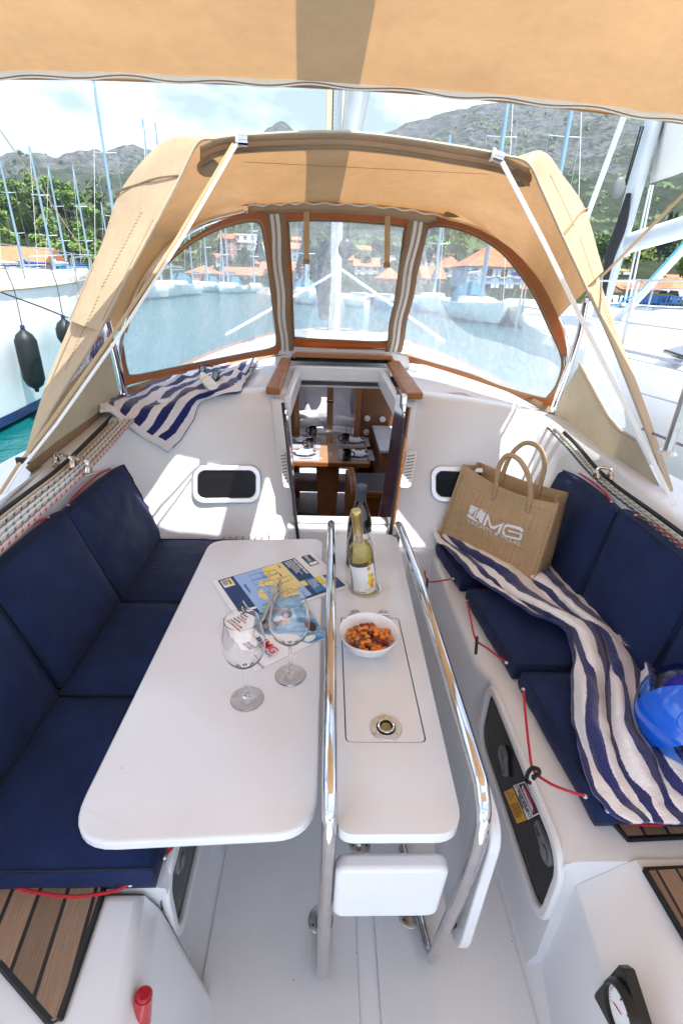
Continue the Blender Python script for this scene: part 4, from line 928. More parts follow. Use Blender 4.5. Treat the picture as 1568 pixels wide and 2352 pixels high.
# console top with real openings : lid well and two bottle wells, bridged by a boolean
def cyl(c, r, z0, z1, n=28):
    b = MB(); b.prism([V((c[0]+math.cos(2*math.pi*i/n)*r, c[1]+math.sin(2*math.pi*i/n)*r, z0)) for i in range(n)], (0, 0, z1-z0)); return b
mb = MB(); mb.prism([V((p.x, p.y, TZ)) for p in outline(cs, [.04, .05, .05, .03])], (0, 0, -.024)); top = tpart(mb, 'console_top', M.laminate)
def cut(target, cutter):
    c = cutter.build('cutter', M.black); q = target.modifiers.new('b', 'BOOLEAN'); q.object = c; q.operation = 'DIFFERENCE'; q.solver = 'EXACT'
    dg = bpy.context.evaluated_depsgraph_get(); me = bpy.data.meshes.new_from_object(target.evaluated_get(dg)); target.modifiers.clear(); old = target.data; nm = old.name; target.data = me; bpy.data.objects.remove(c)
for c, r in hole: cut(top, cyl(c, r, TZ-.05, TZ+.02))
b = MB(); b.prism([V((p.x, p.y, TZ+.01)) for p in outline([(.0495, 1.0725), (.2075, 1.0725), (.2115, .6745), (.0495, .6745)], [.004, .013, .013, .013], 4)], (0, 0, -.06)); cut(top, b)
q = top.modifiers.new('bevel', 'BEVEL'); q.width = .004; q.segments = 3; q.limit_method = 'ANGLE'; top.data.polygons.foreach_set('use_smooth', [True]*len(top.data.polygons)); top.data.set_sharp_from_angle(angle=R(35))
mb = MB(); mb.box((.13, .87, TZ-.03), (.19, .46, .01)); mb.build('lid_well', M.black, top)
mb = MB(); mb.prism([V((p.x, p.y, TZ-.0005)) for p in lid], (0, 0, -.018)); lido = tpart(mb, 'locker_lid', M.laminate, bevel=.0015)
for c, r in hole:
    b = MB(); b.lathe([(r+.006, 0), (r+.0055, .003), (r+.001, .004), (r-.003, .001), (r-.003, -.09), (.0001, -.09)], (c.x, c.y, TZ), 36, capt=False); o = tpart(b, 'bottle_ring', M.steel, smooth=True)
    b = MB(); b.lathe([(r-.0035, -.004), (r-.0035, -.088), (.0001, -.088)], (c.x, c.y, TZ), 30, capb=False, capt=False); b.build('well', M.black, o)
for px in (816, 880):
    c = T(px, 1413, 'Z', TZ); b = MB(); b.lathe([(.0001, .003), (.013, .003), (.0135, .0)], c+V((0, .008, 0)), 20); o = tpart(b, 'lid_hinge', M.steel, smooth=True)
    b = MB(); b.lathe([(.0001, .003), (.013, .003), (.0135, .0)], c+V((0, -.010, 0)), 20); b.build('leaf', M.steel, o)
    b = MB(); b.tube([c+V((-.016, -.001, .004)), c+V((.016, -.001, .004))], .0028, 8); b.build('knuckle', M.chrome, o)
    for dx, dy in ((-.007, .012), (.007, .012), (-.007, -.014), (.007, -.014)): b = MB(); b.lathe([(.0001, .004), (.002, .004)], c+V((dx, dy, 0)), 8); b.build('screw', M.rubber, o)
c = T(886, 1671, 'Z', TZ); b = MB(); b.lathe([(.0001, .0018), (.0315, .0018), (.0325, .0)], c, 36); o = tpart(b, 'lid_latch', M.steel, smooth=True)
b = MB(); b.lathe([(.0001, .0022), (.020, .0022)], c, 28); b.build('recess', M.slate, o)
b = MB(); b.tube([c+V((math.cos(R(a))*.0155, math.sin(R(a))*.0155, .005)) for a in range(0, 361, 15)], .0024, 8); b.build('pull_ring', M.chrome, o)
b = MB(); b.lathe([(.0001, .003), (.009, .004), (.0115, .0025)], c, 20); b.build('boss', mat('brass', (.28, .22, .10), .35, 1), o, smooth=True)
b = MB(); b.box(c+V((0, .017, .004)), (.022, .007, .004)); b.build('pivot', M.chrome, o, bevel=.001)
for a in (90, 215, 325): b = MB(); b.lathe([(.0001, .0028), (.0032, .0024)], c+V((math.cos(R(a))*.0255, math.sin(R(a))*.0255, 0)), 10); b.build('screw', M.chrome, o)
# leaf hinges along the joint
for y in (1.40, .74): b = MB(); b.box((.013, y, TZ-.004), (.012, .06, .006)); tpart(b, 'leaf_hinge', M.steel, bevel=.001)
# grab rails
rr_ = .0135
railL = [(.026, 1.545, .56), (.026, 1.56, .66), (.025, 1.545, .715), (.024, 1.50, .735), (.022, 1.2, .748), (.020, .85, .745), (.018, .60, .735), (.018, .535, .715), (.018, .512, .66), (.016, .52, .45), (.015, .545, .18), (.014, .56, .06), (.013, .59, .028), (.012, .66, .022)]
railR = [(.262, 1.545, .56), (.262, 1.56, .66), (.262, 1.545, .715), (.264, 1.50, .735), (.268, 1.2, .748), (.272, .85, .745), (.276, .60, .735), (.278, .545, .72), (.277, .512, .66), (.276, .53, .45), (.276, .57, .18), (.276, .588, .06), (.274, .62, .028), (.262, .72, .022), (.245, .86, .022)]
for p in (railL, railR):
    b = MB(); b.tube(p, rr_, 16, smooth=7); tpart(b, 'grab_rail', M.chrome, smooth=True, angle=80)
for c in (V((.010, .69, 0)), V((.245, .70, 0)), V((.121, .885, 0))):
    b = MB(); b.lathe([(.032, .002), (.032, .006), (.029, .008), (.0001, .008)], c, 28); o = tpart(b, 'foot_flange', M.steel, smooth=True)
    for k in range(3): b = MB(); a = R(90+120*k); b.lathe([(.0001, .009), (.003, .0088)], c+V((math.cos(a)*.023, math.sin(a)*.023, 0)), 8); b.build('screw', M.rubber, o)
b = MB(); b.tube([(.121, .885, .006), (.121, .885, TZ-.03)], .015, 16); tpart(b, 'post', M.chrome, smooth=True)
b = MB(); b.tube([(.010, .69, .006), (.012, .67, .022)], .0135, 12); tpart(b, 'rail_foot', M.chrome, smooth=True)
# end board and folded leaf
q = [T(768, 1998, 'Y', .492), T(1032, 1996, 'Y', .492), T(1010, 2112, 'Y', .505), T(760, 2107, 'Y', .505)]
ux = (q[1]-q[0]).normalized(); uy = (q[0]-q[3]).normalized(); c = (q[0]+q[1]+q[2]+q[3])/4; n = ux.cross(uy); n = n if n.y > 0 else -n
b = MB(); b.prism(rr3(c, ux, uy, (q[1]-q[0]).length, (q[0]-q[3]).length, .022), n*.03); tpart(b, 'end_board', M.laminate, bevel=.008)
fl = [V((.300, .56, .655)), V((.302, .513, .61)), V((.302, .53, .20)), V((.302, .60, .17)), V((.302, 1.50, .17)), V((.302, 1.52, .655))]
pts = []
yz = outline([(p.y, p.z) for p in (fl[1]+V((0, 0, .04)), V((0, .527, .185)), V((0, 1.5, .185)), V((0, 1.5, .655)))], [.06, .09, .09, .03])
b = MB(); b.prism([V((.300, p.x, p.y)) for p in yz], (.022, 0, 0)); tpart(b, 'folded_leaf', M.laminate, bevel=.005)
c = T(1032, 2105, 'X', .285); b = MB(); b.tube([c+V((0, -.005, .02)), c+V((-.008, -.012, .0)), c+V((.005, -.010, -.018)), c+V((.018, 0, -.012)), c+V((.016, .004, .016))], .006, 8, smooth=4); tpart(b, 'leaf_clip', M.black, smooth=True)

# ================================================================== things on the table
# wine glasses
def wglass(c, lab, g0=None):
    if g0: return dup(g0, tuple(c), label=lab)
    out = [(.0001, .000), (.034, .0), (.0355, .0012), (.034, .0026), (.020, .0045), (.009, .009), (.0048, .020), (.0040, .045), (.0042, .075), (.0065, .090), (.014, .0975), (.026, .106), (.037, .120), (.0435, .139), (.0445, .156), (.0425, .175), (.0385, .196), (.0355, .212)]
    inn = [(.0343, .2124), (.0376, .196), (.0415, .175), (.0434, .156), (.0424, .139), (.0360, .121), (.025, .108), (.012, .100), (.0001, .098)]
    b = MB(); b.lathe(out+inn, (0, 0, 0), 48, capb=False, capt=False); o = b.build('wine_glass', M.crystal, smooth=True, angle=32); o.location = c
    return tag(o, lab, 'wine glass', 'empty wine glasses on the table leaf')
g0 = wglass(T(568, 1605, 'Z', TZ+.0005), 'empty stemmed wine glass nearer the camera, left of the brochure edge')
wglass(T(667, 1551, 'Z', TZ+.0005), 'empty stemmed wine glass closer to the chrome rail, in front of the chart', g0)
# bottles
def bottle_prof(R0, H, neck, sh):
    return [(.0001, .012), (R0*.7, .004), (R0*.93, 0), (R0, .006), (R0, sh), (R0*.985, sh+.012), (R0*.86, sh+.032), (R0*.62, sh+.052), (neck*1.25, sh+.072), (neck, sh+.088), (neck*.97, H-.018), (neck*1.0, H-.017), (neck*1.08, H-.015), (neck*1.08, H-.006), (neck, H-.004), (neck, H)]
def arc_label(par, c, R0, a0, a1, z0, z1, m, name='label', n=20, dz=0):
    b = MB(); b.grid([[c+V((math.cos(R(lerp(a0, a1, i/n)))*R0, math.sin(R(lerp(a0, a1, i/n)))*R0, z)) for i in range(n+1)] for z in (z0, z1)]); return b.build(name, m, par)
def bent_text(par, s_, size, c, R0, acen, z, m, sx=1, name='lettering'):
    cu = bpy.data.curves.new('t', 'FONT'); cu.body = s_; cu.size = size; cu.align_x = 'CENTER'; cu.offset = .0001; ob = bpy.data.objects.new('t', cu); me = bpy.data.meshes.new_from_object(ob); bpy.data.objects.remove(ob)
    for v in me.vertices:
        a = R(acen)+v.co.x*sx/R0; v.co = c+V((math.cos(a)*R0, math.sin(a)*R0, z+v.co.y))
    me.materials.append(m); o = bpy.data.objects.new(name, me); COL.objects.link(o); o.parent = par; o.matrix_parent_inverse = Matrix.Translation(-V(WL.get(par.name, (0, 0, 0)))); return o
c = V((hole[0][0].x+.006, hole[0][0].y, TZ-.045)); 
wb = thing('wine_bottle', 'clear bottle of white wine with gold foil cap standing in the nearer table well', 'wine bottle', tuple(c))
H = .305; R0 = .0365; b = MB(); pr = bottle_prof(R0, H, .0135, .185); b.lathe(pr+[(.011, H), (.011, H-.1), (.030, .19), (.0345, .17), (.0345, .01), (.0001, .012)], c, 44, capb=False, capt=False); b.build('glass_body', M.wineglass, wb, smooth=True, angle=80)
b = MB(); b.lathe([(.0001, .0125), (.0342, .0105), (.0342, .170), (.031, .186), (.026, .202), (.0001, .202)], c, 36, capb=False, capt=False); b.build('wine', M.whitewine, wb, smooth=True)
b = MB(); b.lathe([(.0150, .232), (.0146, .235), (.0142, H-.020), (.0155, H-.018), (.0155, H-.003), (.013, H+.001), (.0001, H+.001)], c, 32, capb=False); b.build('foil_cap', M.gold, wb, smooth=True, angle=50)
b = MB(); b.lathe([(.0135, .205), (.0115, .207), (.0115, .235)], c, 20, capb=False, capt=False); b.build('cork', M.tablewood, wb)
lb = arc_label(wb, c, .0371, -170, -28, .052, .142, M.paper)
bent_text(lb, 'ΑΠΛΟΥΣΤΟ', .0085, c, .0374, -52, .062, M.orangesticker); bent_text(lb, 'LOT 031808245', .0045, c, .0374, -110, .056, M.ink)
for i in range(9): 
    cu = arc_label(lb, c, .0374, -162+i*1.4, -161.3+i*1.4, .060, .135-.006*(i % 3), M.ink, 'small_print', 2)
gm = M.gold
def blob(par, a, z, ra, rz, m, name): 
    b = MB(); n = 14; b.poly([c+V((math.cos(R(a)+math.cos(2*math.pi*k/n)*ra/.0376)*.0376, math.sin(R(a)+math.cos(2*math.pi*k/n)*ra/.0376)*.0376, z+math.sin(2*math.pi*k/n)*rz)) for k in range(n)]); b.build(name, m, par)
blob(lb, -62, .134, .006, .006, M.orangesticker, 'round_emblem')
for k, (da, dz, r_) in enumerate(((0, .100, .008), (9, .090, .009), (-9, .088, .008), (3, .076, .009), (-6, .112, .006), (10, .108, .007))): blob(lb, -58+da, dz, r_*.75, r_, M.orangesticker if k % 2 else M.chartyellow, 'emblem_petal')
wb.rotation_euler = (0, R(-8.5), 0)
c2 = V((hole[1][0].x-.014, hole[1][0].y+.01, TZ-.06))
db = thing('wine_bottle', 'dark bottle of red wine with blue-grey cap standing behind the white wine', 'wine bottle', tuple(c2))
H2 = .33; b = MB(); b.lathe(bottle_prof(.038, H2, .0145, .20), c2, 40, capb=False); b.build('glass_body', M.darkbottle, db, smooth=True, angle=80)
b = MB(); b.lathe([(.0158, H2-.075), (.0155, H2-.016), (.0165, H2-.014), (.0165, H2), (.014, H2+.003), (.0001, H2+.003)], c2, 32, capb=False); b.build('cap_sleeve', M.greycap, db, smooth=True, angle=50)
lb = arc_label(db, c2, .0385, -120, 0, .08, .185, M.paper); bent_text(lb, 'ΔΩΡΟΣ', .011, c2, .0388, -38, .158, M.ink)
# bowl of nuts
c = T(843, 1492, 'Z', TZ+.0005); c.x += .001
bw = thing('snack_bowl', 'white porcelain bowl of nuts and orange snack sticks', 'bowl', tuple(c)); RB = .0735
b = MB(); b.lathe([(.0001, .003), (.028, .003), (.029, 0), (.031, .0), (.033, .004), (.050, .016), (.064, .033), (.071, .051), (RB, .057), (RB-.0012, .0585), (RB-.003, .057), (.068, .050), (.061, .034), (.047, .018), (.030, .0075), (.0001, .006)], c, 48, capb=False, capt=False); b.build('bowl', M.porcelain, bw, smooth=True, angle=80)
random.seed(5); k = 0
def rotm(): return Matrix.Rotation(random.uniform(0, 6.3), 3, 'Z') @ Matrix.Rotation(random.uniform(-.6, .6), 3, 'X') @ Matrix.Rotation(random.uniform(-.5, .5), 3, 'Y')
GRP = 'nuts and snacks in the bowl'
spots = []
for i in range(420):
    a = random.uniform(0, 6.3); r = .052*math.sqrt(random.random()); p = V((math.cos(a)*r, math.sin(a)*r, 0))
    z = .020+.26*(r/.052)**2*.05+.012*(1-(r/.052)**2)
    if all((p-s_[0]).length > .0125 for s_ in spots): spots.append((p, z))
spots2 = [(p*.7+V((.003, .002, 0)), z+.012) for p, z in spots[::2]]
for i, (p, z) in enumerate(spots+spots2):
    kind = (0, 1, 2, 1, 0, 3, 1, 2)[i % 8]; q = c+p+V((0, 0, z)); rm = rotm(); b = MB()
    if kind == 0: b.ball(q, .0085, 12, 8, (1.25, .8, .75), rm); o = b.build('peanut', M.nutred, smooth=True); lab = 'red skinned peanut among the snacks in the bowl'; g_ = 'red peanuts in the bowl'; cc = 'peanut'
    elif kind == 1:
        d = rm @ V((1, 0, 0)); d.z *= .5; pts = [q-d*.012+V((0, 0, .004)), q-d*.004+V((0, 0, .006)), q+d*.005+V((0, 0, .006)), q+d*.013+V((0, 0, .004))]; b.tube(pts, lambda t: .0062*(.85+.3*math.sin(t*9)), 8, smooth=3, flat=.75); o = b.build('snack_stick', M.snack, smooth=True, angle=60); lab = 'orange snack stick among the nuts in the bowl'; g_ = 'orange snack sticks in the bowl'; cc = 'snack'
    elif kind == 2: b.ball(q, .0075, 12, 8, (1.0, .9, .8), rm); o = b.build('hazelnut', M.nut, smooth=True); lab = 'pale roasted nut among the snacks in the bowl'; g_ = 'pale nuts in the bowl'; cc = 'nut'
    else: b.ball(q, .009, 12, 8, (1.3, .75, .5), rm); o = b.build('almond', M.almond, smooth=True); lab = 'brown almond among the snacks in the bowl'; g_ = 'almonds in the bowl'; cc = 'almond'
    tag(o, lab, cc, g_)
# chart booklet
def Zq(pts, z): return [T(x, y, 'Z', z) for x, y in pts]
ch = thing('chart', 'folded sailing chart with navy cover and yellow land map', 'chart', tuple(T(640, 1320, 'Z', TZ)))
# chart outline measured from crop (700,2150)-(1400,2750): D = 402+.2563c, 1234.6+.2563c
def cd(x, y): return (401.9+.2564*x, 1234.5+.2564*y)
zc = TZ+.006
A_, B_, C_, D_ = [T(*cd(*p), 'Z', zc) for p in ((330, 390), (1225, 128), (1558, 432), (560, 700))]
D_ = A_+(C_-B_)*1.0
b = MB(); G = []
n_ = 12
def cq(u, v): return (A_*(1-u)+B_*u)*(1-v)+(D_*(1-u)+C_*u)*v
b.prism([cq(0, 0), cq(1, 0), cq(1, 1), cq(0, 1)], (0, 0, -.0055)); b.build('booklet', M.paper, ch, bevel=.001)
b = MB(); b.prism([p+V((.004, -.004, 0)) for p in (cq(0, 0), cq(1, 0), cq(1, 1), cq(0, 1))], (0, 0, -.0035)); 
def cpatch(u0, v0, u1, v1, m, name, h=.0004, par=ch):
    b = MB(); b.prism([cq(u0, v0)+V((0, 0, .0002)), cq(u1, v0)+V((0, 0, .0002)), cq(u1, v1)+V((0, 0, .0002)), cq(u0, v1)+V((0, 0, .0002))], (0, 0, h)); return b.build(name, m, par)
cover = cpatch(.045, .03, .80, .97, M.chartnavy, 'cover')
cpatch(.185, .04, .655, .93, M.chartsea, 'sea_map', .0007, cover)
random.seed(3)
def land(cu, cv, ru, rv, m=M.chartland, sd=0, n=22):
    b = MB(); pts = []
    for k in range(n):
        a = 2*math.pi*k/n; q = 1+.42*noise.noise(V((math.cos(a)*1.6+sd, math.sin(a)*1.6, sd))); u = min(.65, max(.19, cu+math.cos(a)*ru*q)); v = min(.925, max(.045, cv+math.sin(a)*rv*q)); pts.append(cq(u, v)+V((0, 0, .0010+sd*.00001)))
    b.poly(pts); b.build('land', m, cover)
land(.57, .22, .12, .26, sd=1); land(.60, .42, .10, .30, sd=2); land(.47, .40, .07, .14, sd=3); land(.52, .70, .11, .14, sd=4); land(.37, .40, .05, .06, sd=5); land(.30, .62, .03, .12, sd=6); land(.40, .62, .03, .05, sd=7); land(.25, .85, .02, .03, sd=8); land(.45, .86, .03, .03, sd=9); land(.48, .12, .03, .06, M.chartyellow, sd=10)
b = MB()
for k in range(16):
    u, v = random.uniform(.22, .52), random.uniform(.12, .75); w, h = random.uniform(.06, .14), random.uniform(.08, .16)
    b.tube([cq(min(.64, a), min(.92, c_))+V((0, 0, .0013)) for a, c_ in ((u, v), (u+w, v), (u+w, v+h), (u, v+h), (u, v))], .00035, 4, cap=False)
b.build('chart_frame_lines', M.ink, cover)
cpatch(.655, .04, .80, .60, M.chartnavy, 'title_panel', .0010, cover)
cpatch(.655, .60, .80, .72, M.chartyellow, 'yellow_band', .0010, cover); cpatch(.70, .60, .80, .93, M.chartmid, 'edition_panel', .0012, cover)
cpatch(.80, .60, .85, .80, M.chartyellow, 'yellow_band', .0008, cover)
cpatch(.86, .05, .955, .34, M.chartnavy, 'logo_panel', .0006, cover); cpatch(.88, .62, .975, .97, M.chartnavy, 'number_panel', .0006, cover)
ud = (cq(0, 1)-cq(0, 0)); uu = -(cq(1, 0)-cq(0, 0))     # text runs along v, its up is -u
def ctext(s_, size, u, v, m, sx=.9, bold=0): text(s_, size, cq(u, v)+V((0, 0, .0018)), ud, (cq(1, 0)-cq(0, 0)), m, cover, sx=sx, bold=bold)
ctext('Imray', .021, .885, .07, M.inkwhite, .8); cpatch(.872, .255, .945, .325, M.inkwhite, 'emblem', .0012, cover)
ctext('North Ionian Islands', .0145, .765, .07, M.inkwhite, .8, .0002)
for k, s_ in enumerate(('Nisos Kerkira to Nisos Levkas', 'Plans: Gouvia Marina, Limin Kerkiras, Gaios,', 'Lakka, Parga, Preveza, Levkas Canal,', 'Ormos Valtou, Port Vathi, Sivota Bay', '1:185 000 WGS 84')): ctext(s_, .0068, .742-.017*k, .07, M.inkwhite, .75)
for k, s_ in enumerate(('Edition 2017', 'Revised February 2017', 'Before using this chart', 'www.imray.com for latest')): ctext(s_, .0062, .778-.02*k, .64, M.inkwhite, .7)
cpatch(.06, .06, .155, .24, M.inkwhite, 'white_box', .0012, cover); cpatch(.115, .075, .15, .22, M.chartyellow, 'yellow_box', .0015, cover); ctext('Imray-Tetra', .0075, .122, .085, M.ink, .75)
for k in range(3): ctext('charts for the sea', .005, .10-.015*k, .075, M.ink, .8)
ctext('Marine Imray Charts', .0075, .115, .62, M.inkwhite, .8); cpatch(.07, .70, .11, .86, M.ink, 'badge', .0012, cover); ctext('App Store', .0065, .082, .72, M.inkwhite, .8)
cpatch(.045, .90, .10, .97, M.chartyellow, 'yellow_band', .0010, cover); ctext('Mediterranean Sea', .0075, .215, .30, M.ink, .8)
ctext('ALBANIA', .005, .60, .10, M.ink); ctext('GREECE', .005, .55, .30, M.ink)
# second sheet block visible under the chart
sb = thing('sheet_stack', 'worn paper edge of more folded sheets lying under the chart', 'papers', tuple(cq(.5, .5)))
# brochure
zb = TZ+.0068
pa = [T(*cd(*p), 'Z', zb) for p in ((500, 640), (820, 590), (1150, 480), (1350, 905), (720, 1200))]
P1, P2, P3, P4 = T(*cd(430, 700), 'Z', zb), T(*cd(1120, 500), 'Z', zb), T(*cd(1355, 895), 'Z', TZ+.002), T(*cd(715, 1200), 'Z', TZ+.002)
bro = thing('brochure', 'white brochure with a sailing couple photo lying under the wine glasses', 'brochure', tuple((P1+P3)/2))
def bq(u, v, z=0): return (P1*(1-u)+P2*u)*(1-v)+(P4*(1-u)+P3*u)*v+V((0, 0, z))
b = MB(); b.prism([bq(0, 0), bq(1, 0), bq(1, 1), bq(0, 1)], (0, 0, -.0015)); b.build('sheet', M.paper, bro)
b = MB(); b.prism([bq(.50, -.0, .0003), bq(.995, .0, .0003), bq(.995, .99, .0003), bq(.78, .99, .0003), bq(.30, .52, .0003), bq(.26, .35, .0003)], (0, 0, .0003)); ph = b.build('photo_print', M.photoblue, bro)
def bprint(pts, m, name, z=.0008):
    b = MB(); b.poly([bq(u, v, z) for u, v in pts]); b.build(name, m, ph)
bprint([(.27, .36), (.44, .30), (.52, .52), (.34, .54)], M.photodark, 'dark_patch')
def bell(cu, cv, ru, rv, m, name, z): bprint([(cu+math.cos(2*math.pi*k/16)*ru, cv+math.sin(2*math.pi*k/16)*rv) for k in range(16)], m, name, z)
bell(.70, .33, .07, .10, M.photohair, 'hair', .0010); bell(.68, .35, .035, .05, M.photoskin, 'face', .0012); bell(.60, .47, .09, .06, M.photoskin, 'arm', .0011); bell(.55, .36, .07, .06, M.inkwhite, 'shirt', .0010); bell(.62, .18, .07, .03, M.photoskin, 'hand', .0010); bell(.90, .72, .06, .10, M.photohair, 'hair', .0010); bell(.80, .90, .08, .05, M.inkwhite, 'shirt', .0010)
bx = (P2-P1); by = -(P4-P1)
o_ = bq(.235, .70, .0012)
ld = (bq(1, .93)-bq(0, .30)).normalized(); 
tx = (T(*cd(905, 1060), 'Z', zb)-T(*cd(740, 905), 'Z', zb)).normalized(); ty = V((-tx.y, tx.x, 0))
o1 = T(*cd(728, 905), 'Z', zb)+V((0, 0, .001))
for k in range(2):
    b = MB(); b.prism([o1+tx*(.012*k), o1+tx*(.012*k+.008)-ty*.002, o1+tx*(.012*k+.012)+ty*.018, o1+tx*(.012*k+.002)+ty*.017], (0, 0, .0003)); b.build('sail_emblem', M.chartnavy, bro)
text('MG', .030, o1+tx*.026-ty*.002, tx, ty, M.inkred, bro, sx=1.05, bold=.0005); text('YACHTS & VILLAS', .0105, o1-ty*.013, tx, ty, M.chartnavy, bro, sx=.95)
text('@mgyachts', .009, T(*cd(700, 1090), 'Z', zb)+V((0, 0, .0005)), tx, ty, M.photodark, bro)
# receipts / business card under near glass
zq = zb+.003
q = [T(*cd(*p), 'Z', zq) for p in ((430, 770), (640, 670), (725, 700), (700, 870), (760, 960), (690, 1050), (590, 1025), (560, 960), (480, 880))]
b = MB(); b.prism(q, (0, 0, .0006)); rc = thing('receipt', 'crumpled paper slip with printed lines behind the nearer wine glass', 'paper', tuple(q[0])); b.build('slip', M.paper, rc)
t0, t1 = T(*cd(450, 745), 'Z', zq), T(*cd(640, 680), 'Z', zq); 
lx = (T(*cd(560, 830), 'Z', zq)-t0).normalized(); ly = V((-lx.y, lx.x, 0))
for k in range(6): text(('BAR CAFE ISLAND', 'wine bar 2 x 2.50', 'fresh juice', 'Tel 26450 92', 'thank you', 'NIDRI')[k], .0075, t0+(t1-t0)*(k/6)+V((0, 0, .001)), lx, ly, M.inkred if k in (0, 3) else M.ink, rc)
for k in range(3): text('Lefkas Greece', .006, T(*cd(600+22*k, 965-8*k), 'Z', zq)+V((0, 0, .001)), lx, ly, M.inkred if k == 1 else M.ink, rc)
# silver pen
p0, p1 = T(*cd(945, 400), 'Z', zb+.014), T(*cd(775, 755), 'Z', zb+.005)
pen = thing('pen', 'silver ballpoint pen lying across the chart and brochure', 'pen', tuple(p0)); d = (p1-p0)
b = MB(); b.tube([p0, p0+d*.1, p0+d*.75, p0+d*.9, p1], lambda t: .006*(1 if t < .8 else .55) if t > .05 else .005, 12); b.build('barrel', M.steel, pen, smooth=True)
b = MB(); b.tube([p0-d*.02+V((0, 0, .004)), p0+d*.2+V((0, 0, .006))], .002, 6); b.build('clip', M.chrome, pen)
bpy.data.objects.remove(sb)
# ================================================================== cushions
def cushion(name_lab, q, th, n, seed=0, puff=.010, grp=None, seam=True, wr=.004, cat='cushion'):
    """q: four outer face corners (clockwise from any), n: face normal, th: thickness behind the face"""
    q = [V(p) for p in q]; n = V(n).normalized(); base = (q[0]+q[1]+q[2]+q[3])/4-n*th
    t = thing('seat_cushion' if cat == 'seat cushion' else 'back_cushion', name_lab, cat, tuple(base), grp)
    N = 22
    def tp(u, v):
        p = (q[0]*(1-u)+q[1]*u)*(1-v)+(q[3]*(1-u)+q[2]*u)*v
        a, b_ = abs(u*2-1), abs(v*2-1)
        h = (1-a**5)*(1-b_**5)
        w = wr*fbm(V((u*2.6+seed, v*2.6, seed*1.7)), 3)*h*1.6
        e = wr*.9*noise.noise(V((u*9+seed, v*9, seed)))*(max(a, b_)**6)
        return p + n*(puff*h + w + e - .004*max(a**12, b_**12))
    G = [[tp(i/N, j/N) for i in range(N+1)] for j in range(N+1)]
    mb = MB(); mb.grid(G)
    edge = [G[0][i] for i in range(N+1)]+[G[j][N] for j in range(1, N+1)]+[G[N][i] for i in range(N-1, -1, -1)]+[G[j][0] for j in range(N-1, 0, -1)]
    c = sum(edge, V())/len(edge); rows = []
    for s_, k in ((0, 0), (.012, .006), (.35, .010), (.65, .010), (.97, .004), (1, -.004)):
        r = []
        for i, p in enumerate(edge):
            o = (p-c); o = (o-n*o.dot(n)).normalized(); r.append(p+o*(k+(.003*noise.noise(V((i*.22, s_*2, seed))) if 0 < s_ < 1 else 0))-n*th*s_)
        rows.append(r)
    mb.grid(rows, closeu=True); mb.poly(rows[-1]); body = mb.build('cover', M.navy, t, smooth=True, angle=70)
    if seam:
        b = MB(); b.tube([p+n*.001+((p-c)-n*(p-c).dot(n)).normalized()*.0035 for p in edge]+[edge[0]+n*.001+((edge[0]-c)-n*(edge[0]-c).dot(n)).normalized()*.0035], .0022, 6, cap=False); b.build('piping', M.navyseam, t, smooth=True)
    return t
def cord(par, pts, toggle=None, eyes=True, r=.0032):
    b = MB(); b.tube(pts, r, 8, smooth=6); o = b.build('cord', M.redcord, par, smooth=True)
    if eyes:
        for p in (pts[0], pts[-1]):
            b = MB(); b.ball(p, .0062, 10, 6, (1, 1, .6)); b.build('eyelet', M.steel, o, smooth=True)
    if toggle:
        p, d = V(toggle[0]), V(toggle[1]).normalized(); b = MB(); b.tube([p-d*.02, p-d*.012, p+d*.012, p+d*.034, p+d*.042], lambda t: .0052 if .1 < t < .8 else .0036, 8, flat=.6); b.build('toggle', M.rubber, o, smooth=True)
    return o
ZS = .478
GS = 'navy seat cushions of the left bench'
def S(pts, z=ZS): return [T(x, y, 'Z', z) for x, y in pts]
a = S([(390, 1242), (300, 1378)]); x_o = -.70
cushion('foremost navy seat cushion of the left bench, against the bulkhead', [(-.70, 1.865, ZS), (-.34, 1.865, ZS), (-.335, 1.425, ZS), (-.70, 1.425, ZS)], .06, (0, 0, 1), 1, grp=GS, cat='seat cushion')
cushion('middle navy seat cushion of the left bench, half under the table leaf', [(-.70, 1.405, ZS), (-.335, 1.405, ZS), (-.325, .995, ZS), (-.70, .995, ZS)], .06, (0, 0, 1), 2, grp=GS, cat='seat cushion')
cl = cushion('aftmost navy seat cushion of the left bench, red cord along its end', [(-.70, .975, ZS), (-.325, .975, ZS), (T(345, 1992, 'Z', ZS).x, .562, ZS), (-.70, .558, ZS)], .064, (0, 0, 1), 3, grp=GS, cat='seat cushion')
z_ = .447
cord(cl, [T(300, 2030, 'Z', .43), T(260, 2040, 'Z', .427)+V((0, -.006, 0)), T(180, 2046, 'Z', .427)+V((0, -.01, 0)), T(90, 2040, 'Z', .427)+V((0, -.008, 0)), T(0, 2028, 'Z', .43), T(-60, 2015, 'Z', .44)])
cord(cl, [T(378, 1968, 'X', T(345, 1992, 'Z', ZS).x+.014), V((-.280, .655, .447)), V((-.300, .74, .44))])
GB = 'navy back cushions along the left coaming'
def back(lab, y0, y1, xb, xt, zt, sg, seed, grp, zb=.485, dy=.0, **k):
    P_ = [(xb, y1+dy, zb), (xb, y0+dy, zb), (xt, y0, zt), (xt, y1, zt)]
    n = V((sg*(zt-zb), 0, abs(xt-xb))).normalized()
    return cushion(lab, P_, .055, n, seed, grp=grp, cat='back cushion', **k)
b1 = back('foremost navy back cushion on the left, leaning in the corner by the bulkhead', 1.40, 1.86, -.70, -.80, .812, 1, 11, GB, wr=.009, dy=.035)
b2 = back('middle navy back cushion along the left coaming', 1.0, 1.395, -.70, -.80, .826, 1, 12, GB, dy=.02)
b3 = back('aftmost navy back cushion along the left coaming', .50, .985, -.70, -.80, .83, 1, 13, GB)
